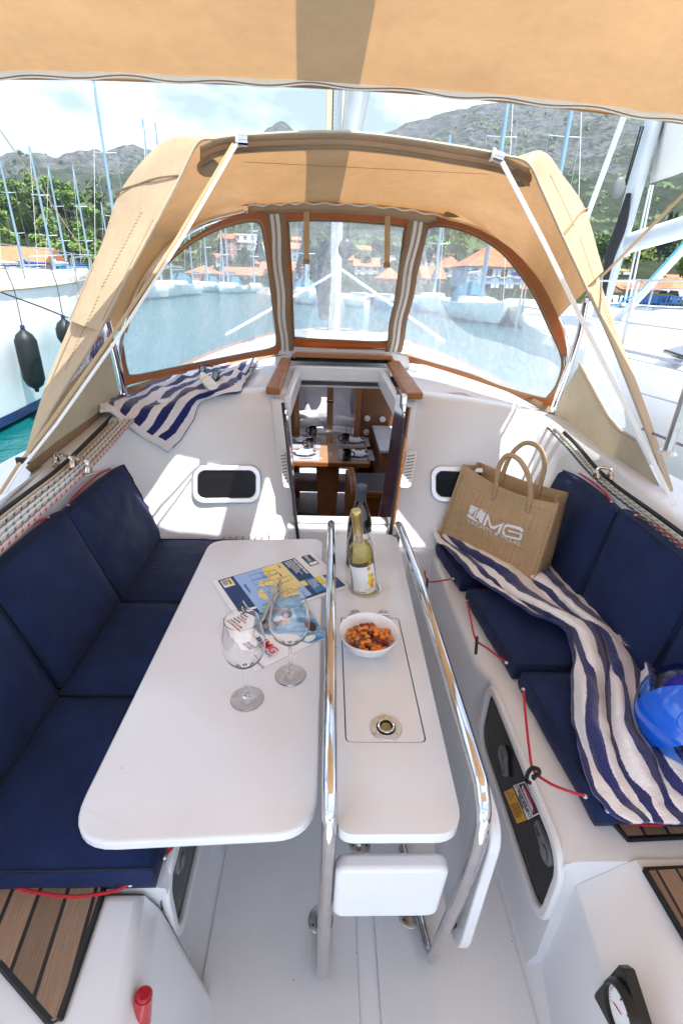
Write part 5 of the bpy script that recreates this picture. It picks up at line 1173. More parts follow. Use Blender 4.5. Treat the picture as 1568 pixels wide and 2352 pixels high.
def topcord(par, x, y0, y1, z, sg):
    cord(par, [(x, y0, z), (x+sg*.006, y0*.8+y1*.2, z+.008), (x+sg*.008, (y0+y1)/2, z+.010), (x+sg*.006, y0*.2+y1*.8, z+.008), (x, y1, z)])
topcord(b1, -.832, 1.46, 1.80, .818, -1); topcord(b2, -.832, 1.05, 1.34, .832, -1); topcord(b3, -.832, .56, .93, .836, -1)
# right bench
GR = 'navy seat cushions of the right bench'
def rseat(lab, A, B, C, D, seed, th=.06): return cushion(lab, [A, B, C, D], th, (0, 0, 1), seed, grp=GR, cat='seat cushion')
z = .482
def zz(x, y, zz_=z): return T(x, y, 'Z', zz_)
A0, A1 = zz(992, 1210), zz(1056, 1326)
s1 = rseat('foremost navy seat cushion of the right bench, under the jute bag', (A0.x, 1.87, z), (.93, 1.87, z), (.93, A1.y+.01, z), (A1.x+.01, A1.y, z), 21)
B0, B1 = zz(1077, 1352), zz(1186, 1522)
s2 = rseat('middle navy seat cushion of the right bench, crossed by the worn towel', (B0.x, B0.y, z), (.93, B0.y, z), (.94, B1.y, z), (B1.x, B1.y, z), 22)
C0, C1 = zz(1203, 1545), zz(1362, 1830)
s3 = rseat('aftmost navy seat cushion of the right bench, mostly under the worn towel', (C0.x, C0.y, z), (.95, C0.y, z), (.97, C1.y-.03, z), (C1.x+.01, C1.y-.02, z), 23, .062)
def xp(px, py, X_): return T(px, py, 'X', X_)
cord(s1, [xp(988, 1240, .50), xp(976, 1280, .475), xp(975, 1315, .455), xp(982, 1334, .445), xp(1000, 1336, .455), xp(1040, 1329, .50)], (xp(980, 1338, .445), (0, -.15, -1)))
cord(s2, [xp(1072, 1380, .53), xp(1080, 1420, .515), xp(1092, 1468, .50), xp(1120, 1490, .515), xp(1162, 1522, .545)], (xp(1094, 1475, .497), (0, -.3, -1)))
hk = xp(1222, 1778, .495)
co = cord(s3, [xp(1201, 1583, .545), xp(1206, 1640, .53), xp(1214, 1715, .515), xp(1224, 1768, .497), xp(1260, 1798, .512), xp(1300, 1815, .535), xp(1343, 1829, .575)])
b = MB(); b.tube([xp(1216, 1798, .494), xp(1208, 1792, .494), xp(1212, 1775, .49), xp(1222, 1764, .488), xp(1236, 1768, .49), xp(1236, 1778, .49), xp(1224, 1784, .49), xp(1228, 1790, .494)], .0048, 8, smooth=4)
hko = ypart(b, 'cord_hook', M.rubber, smooth=True)
cord(s3, [xp(1395, 1862, .62)+V((0, 0, 0)), T(1440, 1888, 'Z', .44), T(1500, 1895, 'Z', .44), T(1560, 1885, 'Z', .44)])
GT = 'navy back cushions along the right coaming'
r1 = back('foremost navy back cushion on the right, behind the jute bag', 1.45, 1.91, .905, .965, .835, -1, 31, GT)
r2 = back('middle navy back cushion along the right coaming', 1.04, 1.43, .92, .965, .85, -1, 32, GT)
r3 = back('aftmost navy back cushion on the right, behind the blue ball', .60, 1.02, .93, .965, .855, -1, 33, GT)
topcord(r1, .993, 1.84, 1.52, .842, 1); topcord(r2, .993, 1.38, 1.08, .857, 1); topcord(r3, .993, .98, .66, .862, 1)
# ================================================================== sprayhood
hood = thing('sprayhood', 'tan canvas sprayhood with clear windows arching over the cabin entrance', 'sprayhood', (CX0, 2.1, 1.0))
def hpart(mb, name, m, **k): return mb.build(name, m, hood, **k)
ST = [((50, 1062, 1.40), (58, 1045, 1.45), None), ((95, 985, 1.42), (86, 945, 1.56), None), ((150, 890, 1.45), (118, 850, 1.72), None),
 ((230, 760, 1.48), (165, 735, 1.88), (292, 765, 2.15)), ((300, 620, 1.52), (200, 650, 1.96), (316, 692, 2.17)), ((365, 500, 1.56), (238, 565, 2.0), (355, 630, 2.2)),
 ((415, 405, 1.59), (270, 470, 2.0), (400, 568, 2.3)), ((455, 328, 1.6), (330, 398, 1.93), (450, 525, 2.36)), ((495, 319, 1.6), (400, 352, 1.86), (500, 500, 2.42)),
 ((540, 313, 1.6), None, (545, 487, 2.45)), ((610, 308, 1.6), None, (610, 478, 2.45)), ((690, 304, 1.6), None, (690, 474, 2.45)), ((783, 303, 1.6), None, (783, 474, 2.45)),
 ((870, 310, 1.6), None, (880, 479, 2.45)), ((960, 322, 1.6), None, (960, 488, 2.45)), ((1030, 333, 1.6), None, (1030, 500, 2.45)), ((1100, 345, 1.6), None, (1090, 528, 2.42)),
 ((1160, 358, 1.6), None, (1135, 560, 2.38)), ((1212, 375, 1.6), (1240, 392, 1.80), (1175, 600, 2.33)), ((1245, 440, 1.59), (1290, 438, 1.90), (1205, 640, 2.28)),
 ((1290, 540, 1.56), (1338, 502, 1.90), (1235, 690, 2.23)), ((1345, 660, 1.52), (1374, 636, 1.80), (1262, 750, 2.18)), ((1400, 780, 1.48), (1422, 775, 1.66), (1285, 815, 2.15)),
 ((1460, 930, 1.44), (1486, 945, 1.54), None), ((1540, 1142, 1.40), (1550, 1138, 1.43), None)]
HM, MD, BW = [], [], []
for h, m_, b_ in ST:
    H_ = T(h[0], h[1], 'Y', h[2]); HM.append(H_); B_ = T(b_[0], b_[1], 'Y', b_[2]) if b_ else None; BW.append(B_)
    MD.append(T(m_[0], m_[1], 'Y', m_[2]) if m_ else None)
for i, q in enumerate(MD):
    if q is None: MD[i] = (HM[i]+BW[i])/2+V((0, -.05, .055))
def crow(r, n=5): return catmull(r, n)
Hc, Mc = crow(HM), crow(MD)
def wr(p, a=.006, s_=5): return p+V((0, 0, 1))*a*noise.noise(p*s_)
i0, i1 = 3, 21
Bc = crow(BW[i0:i1+1])
# canopy from hem to the widest ring, all stations; then on to the forward bow
def arcblend(a, m_, b_, t):                        # quadratic through a, m, b
    return a*(1-t)*(1-2*t)+m_*4*t*(1-t)+b_*t*(2*t-1)
mb = MB(); rows = []
for k in range(6): t = k/5; rows.append([wr(a.lerp(m_, t)+(m_-a).cross(V((0, 1, 0))).normalized()*0, .004) for a, m_ in zip(Hc, Mc)])
HS, MS = Hc[i0*5:i1*5+1], Mc[i0*5:i1*5+1]
rows2 = []
for k in range(15):
    t = k/14; rows2.append([wr(arcblend(a, m_, b_, t), .012*math.sin(math.pi*t), 4) for a, m_, b_ in zip(HS, MS, Bc)])
mb.grid(rows2); n0 = i0*5
for sl in (slice(0, n0+1), slice(i1*5, len(Hc))):
    mb.grid([[a.lerp(b_, k/4) for a, b_ in zip(Hc[sl], Mc[sl])] for k in range(5)])
can = hpart(mb, 'canopy', M.canvas, smooth=True, angle=80)
_cm = can.data; _cb = BVHTree.FromPolygons([v.co[:] for v in _cm.vertices], [p.vertices[:] for p in _cm.polygons])
def canhit(px, py, off=.0015):
    d_ = ray(px, py).normalized(); h, n, _, _ = _cb.ray_cast(EYE, d_)
    return None if h is None else h-d_*off
def stitch(p0, p1, n, amp, r, nm='stitching', m_=None):
    pts = []
    for i in range(n+1):
        t = i/n; dx, dy = p1[0]-p0[0], p1[1]-p0[1]; l = math.hypot(dx, dy); a_ = amp*(1 if i % 2 else -1); q = canhit(p0[0]+dx*t-dy/l*a_, p0[1]+dy*t+dx/l*a_)
        if q is not None: pts.append(q)
    if len(pts) > 2: b = MB(); b.tube(pts, r, 4); hpart(b, nm, m_ or M.canvas_dark)
stitch((326, 487), (233, 663), 44, 2.2, .0009); stitch((228, 680), (150, 850), 40, 1.6, .0009); stitch((352, 505), (236, 735), 60, .5, .0008); stitch((236, 745), (120, 950), 60, .5, .0008)
stitch((1330, 545), (1400, 745), 50, .6, .0008); stitch((1378, 660), (1412, 770), 30, 1.8, .0009); stitch((1262, 400), (1318, 520), 30, .5, .0008); stitch((560, 372), (1120, 400), 120, .5, .0008)
for a_, b_ in (((500, 395), (1180, 415)),): pass
b = MB(); b.tube([p for p in Hc], .0045, 6); hpart(b, 'hem', M.tape, smooth=True)
# seams across the lit shoulder of the hood
for i in (6, 20):
    a, m_ = HM[i], MD[i]; b_ = BW[i]; b = MB(); b.tube([arcblend(a, m_, b_, t/20*.55)+(MD[i]-V((CX0, 1.9, 1.3))).normalized()*.004*(1+.8*math.sin(t*.7)) for t in range(21)], .0028, 5); hpart(b, 'seam', M.canvas_dark, smooth=True)
b = MB()
# zigzag stitches down the left shoulder
# pocket band holding the aft bow
lo, up_ = [], []
PK = [(460, 338), (500, 322), (540, 316), (610, 311), (690, 308), (783, 307), (870, 314), (960, 326), (1030, 338), (1100, 350), (1160, 364), (1215, 388)]
rws = []
for dy, dY in ((0, .0), (12, .045), (26, .05), (36, .03)): rws.append(crow([T(x, y+dy*(1 if 480 < x < 1200 else 1.1), 'Y', 1.605+dY) for x, y in PK], 4))
b = MB(); b.grid(rws); hpart(b, 'bow_pocket', M.canvas_grey, smooth=True, solid=.003)
b = MB(); b.tube(rws[-1], .003, 5); b.build('piping', M.canvas_dark, hood)
for x, y in ((556, 324), (1140, 360)):
    a = T(x-14, y-(2 if x < 800 else 6), 'Y', 1.595); c = T(x+14, y+(0 if x < 800 else 4), 'Y', 1.595); b = MB(); b.tube([a, c], .013, 14); hpart(b, 'bow_tube', M.chrome, smooth=True)
    b = MB(); b.tube([a+(c-a)*.05, a+(c-a)*.22], .0155, 14); hpart(b, 'strap_clip', M.white_plastic, smooth=True)
for x, y, w in ((478, 385, 26), (1195, 408, 26), (570, 465, 22), (1040, 492, 22)):
    Y_ = 1.66 if y < 420 else 2.40; c = T(x, y, 'Y', Y_); pts = []
    n_ = 18
    b = MB(); b.poly([T(x+math.cos(2*math.pi*k/n_)*w, y+math.sin(2*math.pi*k/n_)*(w*.85 if y < 420 else 8), 'Y', Y_-(.012 if y < 420 else .004)) for k in range(n_)]); hpart(b, 'reinforcement_patch', M.canvas_dark, solid=.002)
# windscreen : fabric panels with clear panes
def plane3(a, b_, c): n = (b_-a).cross(c-a).normalized(); return a, n
BS = [(285, 905, 2.2), (400, 868, 2.5), (520, 845, 2.72), (640, 812, 2.86), (783, 797, 2.87), (915, 808, 2.86), (1040, 852, 2.72), (1150, 888, 2.5), (1265, 948, 2.16)]
BASE = [T(*p[:2], 'Y', p[2]) for p in BS]
def c1(pts): return [(258.4+.4394*x, 459.4+.4394*y) for x, y in pts]
def c2_(pts): return [(890+.4325*x, 488+.4325*y) for x, y in pts]
pl = plane3(T(620, 486, 'Y', 2.44), T(645, 810, 'Y', 2.86), T(300, 860, 'Y', 2.24))
pc = plane3(T(660, 486, 'Y', 2.44), T(656, 802, 'Y', 2.865), T(905, 806, 'Y', 2.865))
pr = plane3(T(975, 494, 'Y', 2.44), T(930, 815, 'Y', 2.86), T(1275, 905, 'Y', 2.20))
def on(pts, pl_, off=0): return [TP(x, y, pl_[0]+pl_[1]*off, pl_[1]) for x, y in pts]
def sm(pts, n=4): 
    r = catmull([V((x, y, 0)) for x, y in pts], n, closed=True); return [(p.x, p.y) for p in r]
def holed(outer, inner, name, m, par, th=.002):
    bm = bmesh.new(); es = []
    for lp in (outer, inner):
        if not lp: continue
        vs_ = [bm.verts.new(p) for p in lp]; es += [bm.edges.new((vs_[i], vs_[(i+1) % len(vs_)])) for i in range(len(vs_))]
    bmesh.ops.triangle_fill(bm, use_beauty=True, edges=es); me = bpy.data.meshes.new(name); bm.to_mesh(me); bm.free(); me.materials.append(m)
    o = bpy.data.objects.new(name, me); COL.objects.link(o); o.parent = par; o.matrix_parent_inverse = Matrix.Translation(-V(WL.get(par.name, (0, 0, 0)))); q = o.modifiers.new('s', 'SOLIDIFY'); q.thickness = th; q.offset = 0
    return o
def pane(outer, inner, pl_, name):
    o = holed(on(outer, pl_), on(inner, pl_), 'windscreen_panel', M.canvas_brown, hood)
    w = MB(); w.poly(on(inner, pl_)); w.build('window_pane', M.vinyl, hood)
    for d, r_, m_ in ((0, .006, M.canvas_dark), (-.012, .003, M.tape)):
        q = on(inner, pl_); c = sum(q, V())/len(q); b = MB(); b.tube([p+(p-c).normalized()*(-d)*.6 for p in q]+[q[0]+(q[0]-c).normalized()*(-d)*.6], r_, 6, cap=False, flat=.6); b.build('pane_binding', m_, hood, smooth=True)
il = c1([(52, 720), (85, 615), (150, 505), (240, 385), (350, 275), (480, 188), (620, 132), (735, 112), (778, 140), (800, 250), (820, 400), (845, 600), (858, 735), (830, 775), (700, 802), (500, 842), (300, 882), (112, 918), (78, 892), (60, 800)])
ol = c1([(28, 760), (40, 690), (80, 590), (155, 458), (260, 335), (395, 215), (560, 110), (720, 66), (846, 66), (862, 250), (880, 500), (905, 795), (860, 806), (700, 830), (500, 872), (300, 915), (90, 965), (55, 985), (40, 900), (30, 830)])
pane(sm(ol, 2), sm(il), pl, 'left')
ic = c1([(930, 110), (1200, 112), (1505, 138), (1520, 170), (1490, 420), (1445, 700), (1418, 738), (1200, 732), (972, 718), (948, 688), (938, 420), (922, 140)])
oc = c1([(868, 66), (1200, 68), (1562, 100), (1530, 420), (1476, 785), (1200, 778), (908, 765), (890, 420)])
pane(oc, sm(ic), pc, 'centre')
ir = c2_([(235, 78), (330, 82), (470, 128), (600, 212), (700, 330), (780, 452), (860, 625), (922, 780), (900, 900), (852, 972), (815, 982), (600, 922), (440, 858), (200, 788), (92, 752), (74, 720), (120, 480), (172, 260), (208, 108)])
orr = c2_([(178, 40), (330, 42), (500, 98), (655, 192), (765, 310), (855, 450), (930, 630), (955, 800), (930, 960), (885, 1050), (700, 975), (440, 885), (200, 810), (28, 765), (60, 520), (120, 260)])
pane(sm(orr, 2), sm(ir), pr, 'right')
for a, c in (((629.5, 489), (654, 806)), ((961, 505), (902, 808))):
    p, q = T(*a, 'Y', 2.435), T(*c, 'Y', 2.85); n_ = 14; pts = [p.lerp(q, i/n_)+V((.004*math.sin(i*1.1), 0, 0)) for i in range(n_+1)]
    b = MB(); b.tube(pts, .020, 6, flat=.15, up=(0, 1, 0)); o = b.build('zip_tape', M.webbing, hood, smooth=True)
    b = MB(); b.tube([t_+V((0, -.005, 0)) for t_ in pts], .005, 6); b.build('zip_teeth', M.tape, o)
    for sg in (-1, 1):
        b = MB(); b.tube([t_+V((sg*.034, -.003, 0)) for t_ in pts], .013, 6, flat=.2, up=(0, 1, 0)); b.build('gathered_edge', M.canvas_dark, hood, smooth=True)
# skirt where the windscreen meets the deck
b = MB(); cb = crow(BASE, 6); b.grid([cb, [p+V((0, .01, .022)) for p in cb]]); b.grid([cb, [p+V((0, -.02, -.01)) for p in cb]]); hpart(b, 'skirt', M.canvas_dark, smooth=True, solid=.002)
b = MB(); b.tube([T(x, y, 'Y', 2.86) for x, y in ((662, 793), (783, 793), (900, 800))], .008, 8); hpart(b, 'skirt_bead', M.white_plastic, smooth=True)
# rolled flap with zip over the centre pane
fl_ = [(570, 470), (640, 466), (700, 464), (783, 466), (870, 472), (950, 482), (1028, 497)]
b = MB(); b.grid([crow([T(x, y+dy, 'Y', 2.40+dd) for x, y in fl_], 5) for dy, dd in ((-3, .03), (4, 0), (14, .0), (24, .03))]); hpart(b, 'rolled_flap', M.canvas_grey, smooth=True, solid=.003)
b = MB(); b.tube([p+V((0, 0, .004*math.sin(i*1.3))) for i, p in enumerate(crow([T(x, y+3, 'Y', 2.395) for x, y in fl_], 8))], .009, 6, flat=.4); hpart(b, 'flap_zip', M.webbing, smooth=True)
for x0, y0, x1, y1 in ((704, 486, 704, 604), (890, 494, 888, 612)):
    b = MB(); b.tube([T(x0, y0, 'Y', 2.42), T(x1, y1, 'Y', 2.44)], .012, 6, flat=.15, up=(0, 1, 0)); o = hpart(b, 'hanging_strap', M.tanweb, smooth=True)
    b = MB(); b.box(T(x1, y1-3, 'Y', 2.435), (.03, .006, .02)); b.build('buckle', M.canvas_dark, o, bevel=.002)
# steel bows
TL_ = crow([T(x, y, 'Y', Y_) for x, y, Y_ in ((560, 488, 2.40), (470, 512, 2.36), (400, 556, 2.28), (340, 627, 2.2), (300, 705, 2.15), (278, 775, 2.15), (272, 835, 2.17), (286, 897, 2.2))], 6)
TR_ = crow([T(x, y, 'Y', Y_) for x, y, Y_ in [c2_([(p[0], p[1])])[0]+(p[2],) for p in ((300, 42, 2.40), (420, 72, 2.38), (560, 134, 2.34), (700, 242, 2.28), (800, 372, 2.22), (880, 520, 2.17), (935, 645, 2.13), (950, 812, 2.12))]], 6)
for q in (TL_, TR_): b = MB(); b.tube(q, .0125, 12); hpart(b, 'front_bow', M.chrome, smooth=True, angle=80)
AL = [T(245, 735, 'Y', 1.95), T(268, 820, 'Y', 2.05), T(287, 905, 'Y', 2.18)]; AR = [T(1345, 690, 'Y', 1.9), T(1330, 765, 'Y', 1.98), T(1303, 850, 'Y', 2.08), T(1267, 944, 'Y', 2.15)]
for q in (AL, AR):
    b = MB(); b.tube(q, .0135, 12); o = hpart(b, 'aft_bow', M.chrome, smooth=True, angle=80)
    b = MB(); b.tube([q[-1]+V((0, -.01, .02)), q[-1]+V((0, -.02, -.05))], .012, 10); b.ball(q[-1]+V((0, -.02, -.05)), .018, 12, 8); b.build('foot_hinge', M.chrome, o, smooth=True)
# side panels : cream lining, clear light, brown trim
plL = plane3(T(50, 1062, 'Y', 1.40), T(285, 905, 'Y', 2.2), T(235, 740, 'Y', 1.9))
plR = plane3(T(1540, 1142, 'Y', 1.40), T(1267, 950, 'Y', 2.15), T(1340, 740, 'Y', 1.95))
def side(pl_, cream, trim, win, tapes):
    b = MB(); 
    hpart_ = holed(on(cream, pl_), None, 'side_panel', M.cream_lining, hood)
    holed(on(trim, pl_), None, 'side_trim', M.canvas_dark, hood, .004)
    w = MB(); w.poly(on(win, pl_)); w.build('side_light', M.vinyl, hood)
    for t_ in tapes: b = MB(); b.tube(on(t_, pl_), .006, 6); b.build('side_piping', M.tape, hood, smooth=True)
side(plL, [(250, 795), (262, 850), (275, 905), (215, 955), (135, 1010), (72, 1062), (62, 1058), (100, 985), (165, 885), (205, 840)],
     [(275, 905), (288, 915), (262, 945), (190, 1010), (120, 1060), (75, 1088), (60, 1075), (72, 1060), (135, 1010), (215, 955)],
     [(238, 740), (252, 770), (250, 795), (205, 840), (165, 885), (100, 985), (90, 990), (150, 885), (200, 800)],
     [[(255, 770), (250, 795), (205, 840), (165, 885), (100, 985), (72, 1040)]])
side(plR, [(1330, 838), (1296, 895), (1270, 955), (1320, 985), (1370, 1020), (1440, 1080), (1520, 1130), (1500, 1090), (1462, 1012), (1422, 985), (1396, 955), (1348, 869)],
     [(1270, 955), (1320, 985), (1370, 1020), (1440, 1080), (1520, 1130), (1532, 1145), (1500, 1132), (1440, 1105), (1400, 1070), (1360, 1035), (1300, 985), (1262, 965)],
     c2_([(1090, 570), (1035, 790), (1060, 880), (1170, 1080), (1230, 1150), (1265, 1140), (1240, 950), (1100, 580)]),
     [c2_([(1020, 800), (1060, 885), (1170, 1085), (1230, 1155), (1310, 1205)])])
# straps
def strap(pts, w, m, lab, nm='strap', th=.12):
    b = MB(); b.tube(pts, w, 8, flat=th, up=(.2, 1, .2)); return tag(b.build(nm, m, smooth=True, angle=80), lab, 'strap')
s_ = thing('hood_strap', 'pair of pale webbing straps from the hood bow down to the left coaming', 'strap', tuple(T(45, 1062, 'Y', 1.36)))
b = MB(); b.tube([T(537, 330, 'Y', 1.585), T(400, 560, 'Y', 1.55), T(262, 765, 'Y', 1.46), T(120, 965, 'Y', 1.39), T(38, 1075, 'Y', 1.34), T(-10, 1150, 'Y', 1.3)], .0050, 8, flat=.2, up=(.2, 1, .2)); b.build('webbing', M.tanweb, s_, smooth=True)
b = MB(); b.tube([T(543, 332, 'Y', 1.58), T(420, 545, 'Y', 1.53), T(275, 770, 'Y', 1.44), T(130, 975, 'Y', 1.38), T(42, 1085, 'Y', 1.33), T(-10, 1165, 'Y', 1.28)], .0042, 8, flat=.2, up=(.2, 1, .2)); b.build('webbing', M.webbing, s_, smooth=True)
b = MB(); b.box(T(52, 1058, 'Y', 1.35), (.035, .01, .02)); b.build('buckle', M.black, s_, bevel=.003)
strap([T(1152, 372, 'Y', 1.585), T(1250, 560, 'Y', 1.55), T(1340, 745, 'Y', 1.44), T(1440, 940, 'Y', 1.38), T(1530, 1125, 'Y', 1.34), T(1580, 1220, 'Y', 1.3)], .0062, M.webbing, 'wide white webbing strap from the hood bow down to the right coaming')
# ================================================================== bimini
bim = thing('bimini', 'tan canvas sun awning stretched overhead across the top of the view', 'awning', (CX0, 0, 1.9))
EP = [(-160, 178), (-60, 180), (0, 182), (200, 184), (400, 190), (600, 197), (783, 206), (1000, 220), (1200, 240), (1400, 263), (1568, 285), (1700, 304), (1850, 330), (2050, 372), (2250, 420)]
E_ = [T(x, y-16, 'Y', 1.36+.0*x) for x, y in EP]; xc_ = CX0
Ec = crow(E_, 5); rows = []
for k in range(22):
    y = 1.36-k*.098; t = k/21
    rows.append([V((p.x*(1+.10*min(1, t*3)), y, p.z+.10*math.sin(min(1, t*2.2)*math.pi/2)+.008*noise.noise(V((p.x*2, y*2.5, 1))))) for p in Ec])
b = MB(); b.grid(rows); b.build('canopy', M.canvas, bim, smooth=True, angle=80)
lowr = [T(x, y, 'Y', 1.372) for x, y in EP]; Lc = crow(lowr, 5)
b = MB(); b.grid([Ec, [p.lerp(q, .5)+V((0, .012, 0)) for p, q in zip(Ec, Lc)], Lc]); b.build('edge_flap', M.canvas_outer if False else M.canvas_grey, bim, smooth=True, solid=.002)
Zc = crow([p.lerp(q, .30) for p, q in zip(E_, lowr)], 14); Zc = [p+V((0, -.004, .0030*math.sin(i*.42)+.002*math.sin(i*.17))) for i, p in enumerate(Zc)]
b = MB(); b.tube(Zc, .0085, 8, flat=.4, up=(0, 1, 0)); z0 = b.build('zip', M.webbing, bim, smooth=True)
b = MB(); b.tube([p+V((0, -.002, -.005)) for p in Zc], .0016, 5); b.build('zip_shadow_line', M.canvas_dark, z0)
for sg, pts in ((-1, [(-60, 215), (0, 298), (120, 470), (214, 610)]), (1, [(1640, 370), (1568, 447), (1470, 545), (1376, 640)])):
    P_ = [T(pts[0][0], pts[0][1], 'Y', 1.2), T(*pts[1], 'Y', 1.35), T(*pts[2], 'Y', 1.6), T(*pts[3], 'Y', 1.85), T(pts[3][0]+(40 if sg < 0 else -30), pts[3][1]+(60 if sg < 0 else 40), 'Y', 1.98)]
    strap(P_, .0085 if sg < 0 else .007, M.tanweb, 'tan webbing strap crossing the sky at the '+('left' if sg < 0 else 'right')+' edge, running to the hood side')
# ================================================================== mast, boom and sail of the yacht
rig = thing('rig', 'cream mast, boom and sail cover of the foreground yacht above its hood', 'mast', (.12, 5.4, 1.0))
b = MB(); b.tube([(.07, 5.7, .9), (.075, 5.62, 9)], .060, 20, flat=1.3); b.build('mast', M.mastwhite, rig, smooth=True)
b = MB(); b.tube([(.125, 5.5, 2.33), (.12, .2, 2.33)], .055, 16); b.build('boom', M.mastwhite, rig, smooth=True)
def bag_sec(y, k): return [V((.135+x*(.62-.1*k), y, 2.40+z*(1-.35*k))) for x, z in ((-.09, -.05), (-.115, .04), (-.10, .12), (-.05, .20), (-.01, .24), (.03, .20), (.08, .13), (.115, .05), (.09, -.05))]
b = MB(); b.grid([bag_sec(5.4-i*.5, i/10) for i in range(11)], closeu=True); b.poly(bag_sec(.4, 1)); b.build('sail_cover', M.sailbag, rig, smooth=True, angle=60)
for x0, w_, y_ in ((-.028, .055, 5.40), (.145, .075, 5.38), (.215, .06, 5.36)):
    b = MB(); b.prism([V((x0-w_/2, y_, 2.45)), V((x0+w_/2, y_-.01, 2.45)), V((x0+w_/2+.012, y_-.01, 9)), V((x0-w_/2+.012, y_, 9))], (0, .05, 0)); b.build('sail_fold', M.sailbag_light, rig, bevel=.008)
for dx, m_ in ((-.095, M.black), (-.088, M.rope_black)): b = MB(); b.tube([(.10+dx, 5.5, 1.0), (.11+dx, 5.45, 8)], .008, 6); b.build('halyard', m_, rig)
b = MB(); b.tube([(-.05, 5.48, 1.15), (-.055, 5.45, 1.4), (-.045, 5.45, 1.72), (-.05, 5.45, 1.86)], lambda t: .075*(.6+.4*math.sin(math.pi*min(1, t*1.3))), 14, smooth=4); b.build('rope_bundle', M.blackrope, rig, smooth=True)
b = MB(); b.ball((.16, 5.42, 1.80), .085, 16, 10, (.9, .5, 1.1)); b.build('winch_drum', M.black, rig, smooth=True)
for x in (-.9, 1.05): b = MB(); b.tube([(.12, 5.4, 1.62), (x, 4.6, 1.05)], .012, 6); b.build('sheet', M.webbing, rig)
# ================================================================== control lines on the coamings
def lz(x, y, sg):
    return {}
def coamz(y): return .965+.012 if y > 2 else lerp(.905, .977, max(0, min(1, (y-1.1)/.9)))
def rope(pts, r, m, lab, grp, z0=.012):
    P_ = []
    for x, y in pts:
        z = .93
        for _ in range(4): p = T(x, y, 'Z', z); z = coamz(p.y)+z0
        P_.append(T(x, y, 'Z', z))
    d = (P_[-1]-P_[-2]).normalized(); P_.append(P_[-1]+d*1.2)
    b = MB(); b.tube(P_, r, 8, smooth=6); return tag(b.build('rope', m, smooth=True, angle=80), lab, 'rope', grp)
def cL(*p): return [(.2564*x, 976+.2564*y) for x, y in p]
G_ = 'control lines along the left coaming'
rope(cL((1010, -70), (940, 0), (550, 380), (0, 800)), .0085, M.blackrope, 'solid black rope, outermost on the left coaming', G_)
rope(cL((1050, -70), (985, 0), (590, 385), (0, 850)), .006, M.tape, 'plain cream rope on the left coaming, next to the black one', G_)
rope(cL((1090, -70), (1020, 0), (625, 395), (0, 895)), .0072, M.rope_black, 'pale rope flecked black on the left coaming', G_)
rope(cL((1150, -80), (1075, 0), (690, 390), (0, 980)), .0072, M.rope_blue, 'outer of the two blue-flecked ropes on the left coaming', G_)
rope(cL((1190, -80), (1110, 0), (730, 395), (0, 1045)), .0072, M.rope_blue, 'inner of the two blue-flecked ropes on the left coaming', G_)
rope(cL((1230, -80), (1150, 0), (785, 400), (0, 1130)), .0072, M.rope_red, 'grey rope flecked red, innermost on the left coaming', G_)
G_ = 'control lines along the right coaming'
rope([(1037, 851), (1130, 905), (1240, 962), (1300, 1012), (1379, 1098), (1568, 1245)], .006, M.rope_green, 'pale green-grey rope in the middle of the right coaming lines', G_)
rope([(1045, 852), (1140, 903), (1250, 958), (1312, 1010), (1392, 1098), (1568, 1228)], .0068, M.blackrope, 'fuzzy black rope, outermost on the right coaming', G_)
rope([(1030, 853), (1120, 908), (1230, 963), (1292, 1018), (1370, 1103), (1568, 1262)], .0042, M.rope_dark, 'thin dark flecked rope, innermost on the right coaming', G_)
def fair(px0, py0, px1, py1, lab):
    a, c = T(px0, py0, 'Z', .95), T(px1, py1, 'Z', .95); t = thing('fairlead', lab, 'fairlead', tuple((a+c)/2)); d = (c-a)
    u = V((0, 0, .022)); w = V((0, .014, 0))
    b = MB(); b.tube([a+u, a+d*.08+u*1.5, a+d*.5+u*1.6, c-d*.08+u*1.5, c+u], .005, 8, smooth=4); b.build('bar', M.chrome, t, smooth=True)
    b = MB(); b.tube([a+u*.1-w, a+u, a+u*.1+w], .006, 8, smooth=3); b.build('post', M.chrome, t, smooth=True)
    b = MB(); b.tube([c+u*.1-w, c+u, c+u*.1+w], .006, 8, smooth=3); b.build('post', M.chrome, t, smooth=True)
    b = MB(); b.box((a+c)/2+V((0, 0, -.008)), (d.length*1.15, .035, .006), math.atan2(d.y, d.x)); b.build('base', M.steel, t, bevel=.002)
fair(131, 1064, 168, 1073, 'outer chrome fairlead over the left coaming lines'); fair(172, 1072, 206, 1084, 'inner chrome fairlead over the left coaming lines')
fair(1240, 958, 1270, 968, 'forward chrome fairlead by the hood foot on the right coaming'); fair(1366, 1096, 1398, 1100, 'aft chrome fairlead over the right coaming lines')
# rail track outboard on the left
b = MB(); q = [T(x, y, 'Z', .93) for x, y in ((205, 1000), (100, 1072), (0, 1150), (-60, 1200))]; b.tube(q, .012, 6, flat=.4); tag(b.build('track', M.alu), 'flat alloy track outside the ropes on the left coaming', 'track')

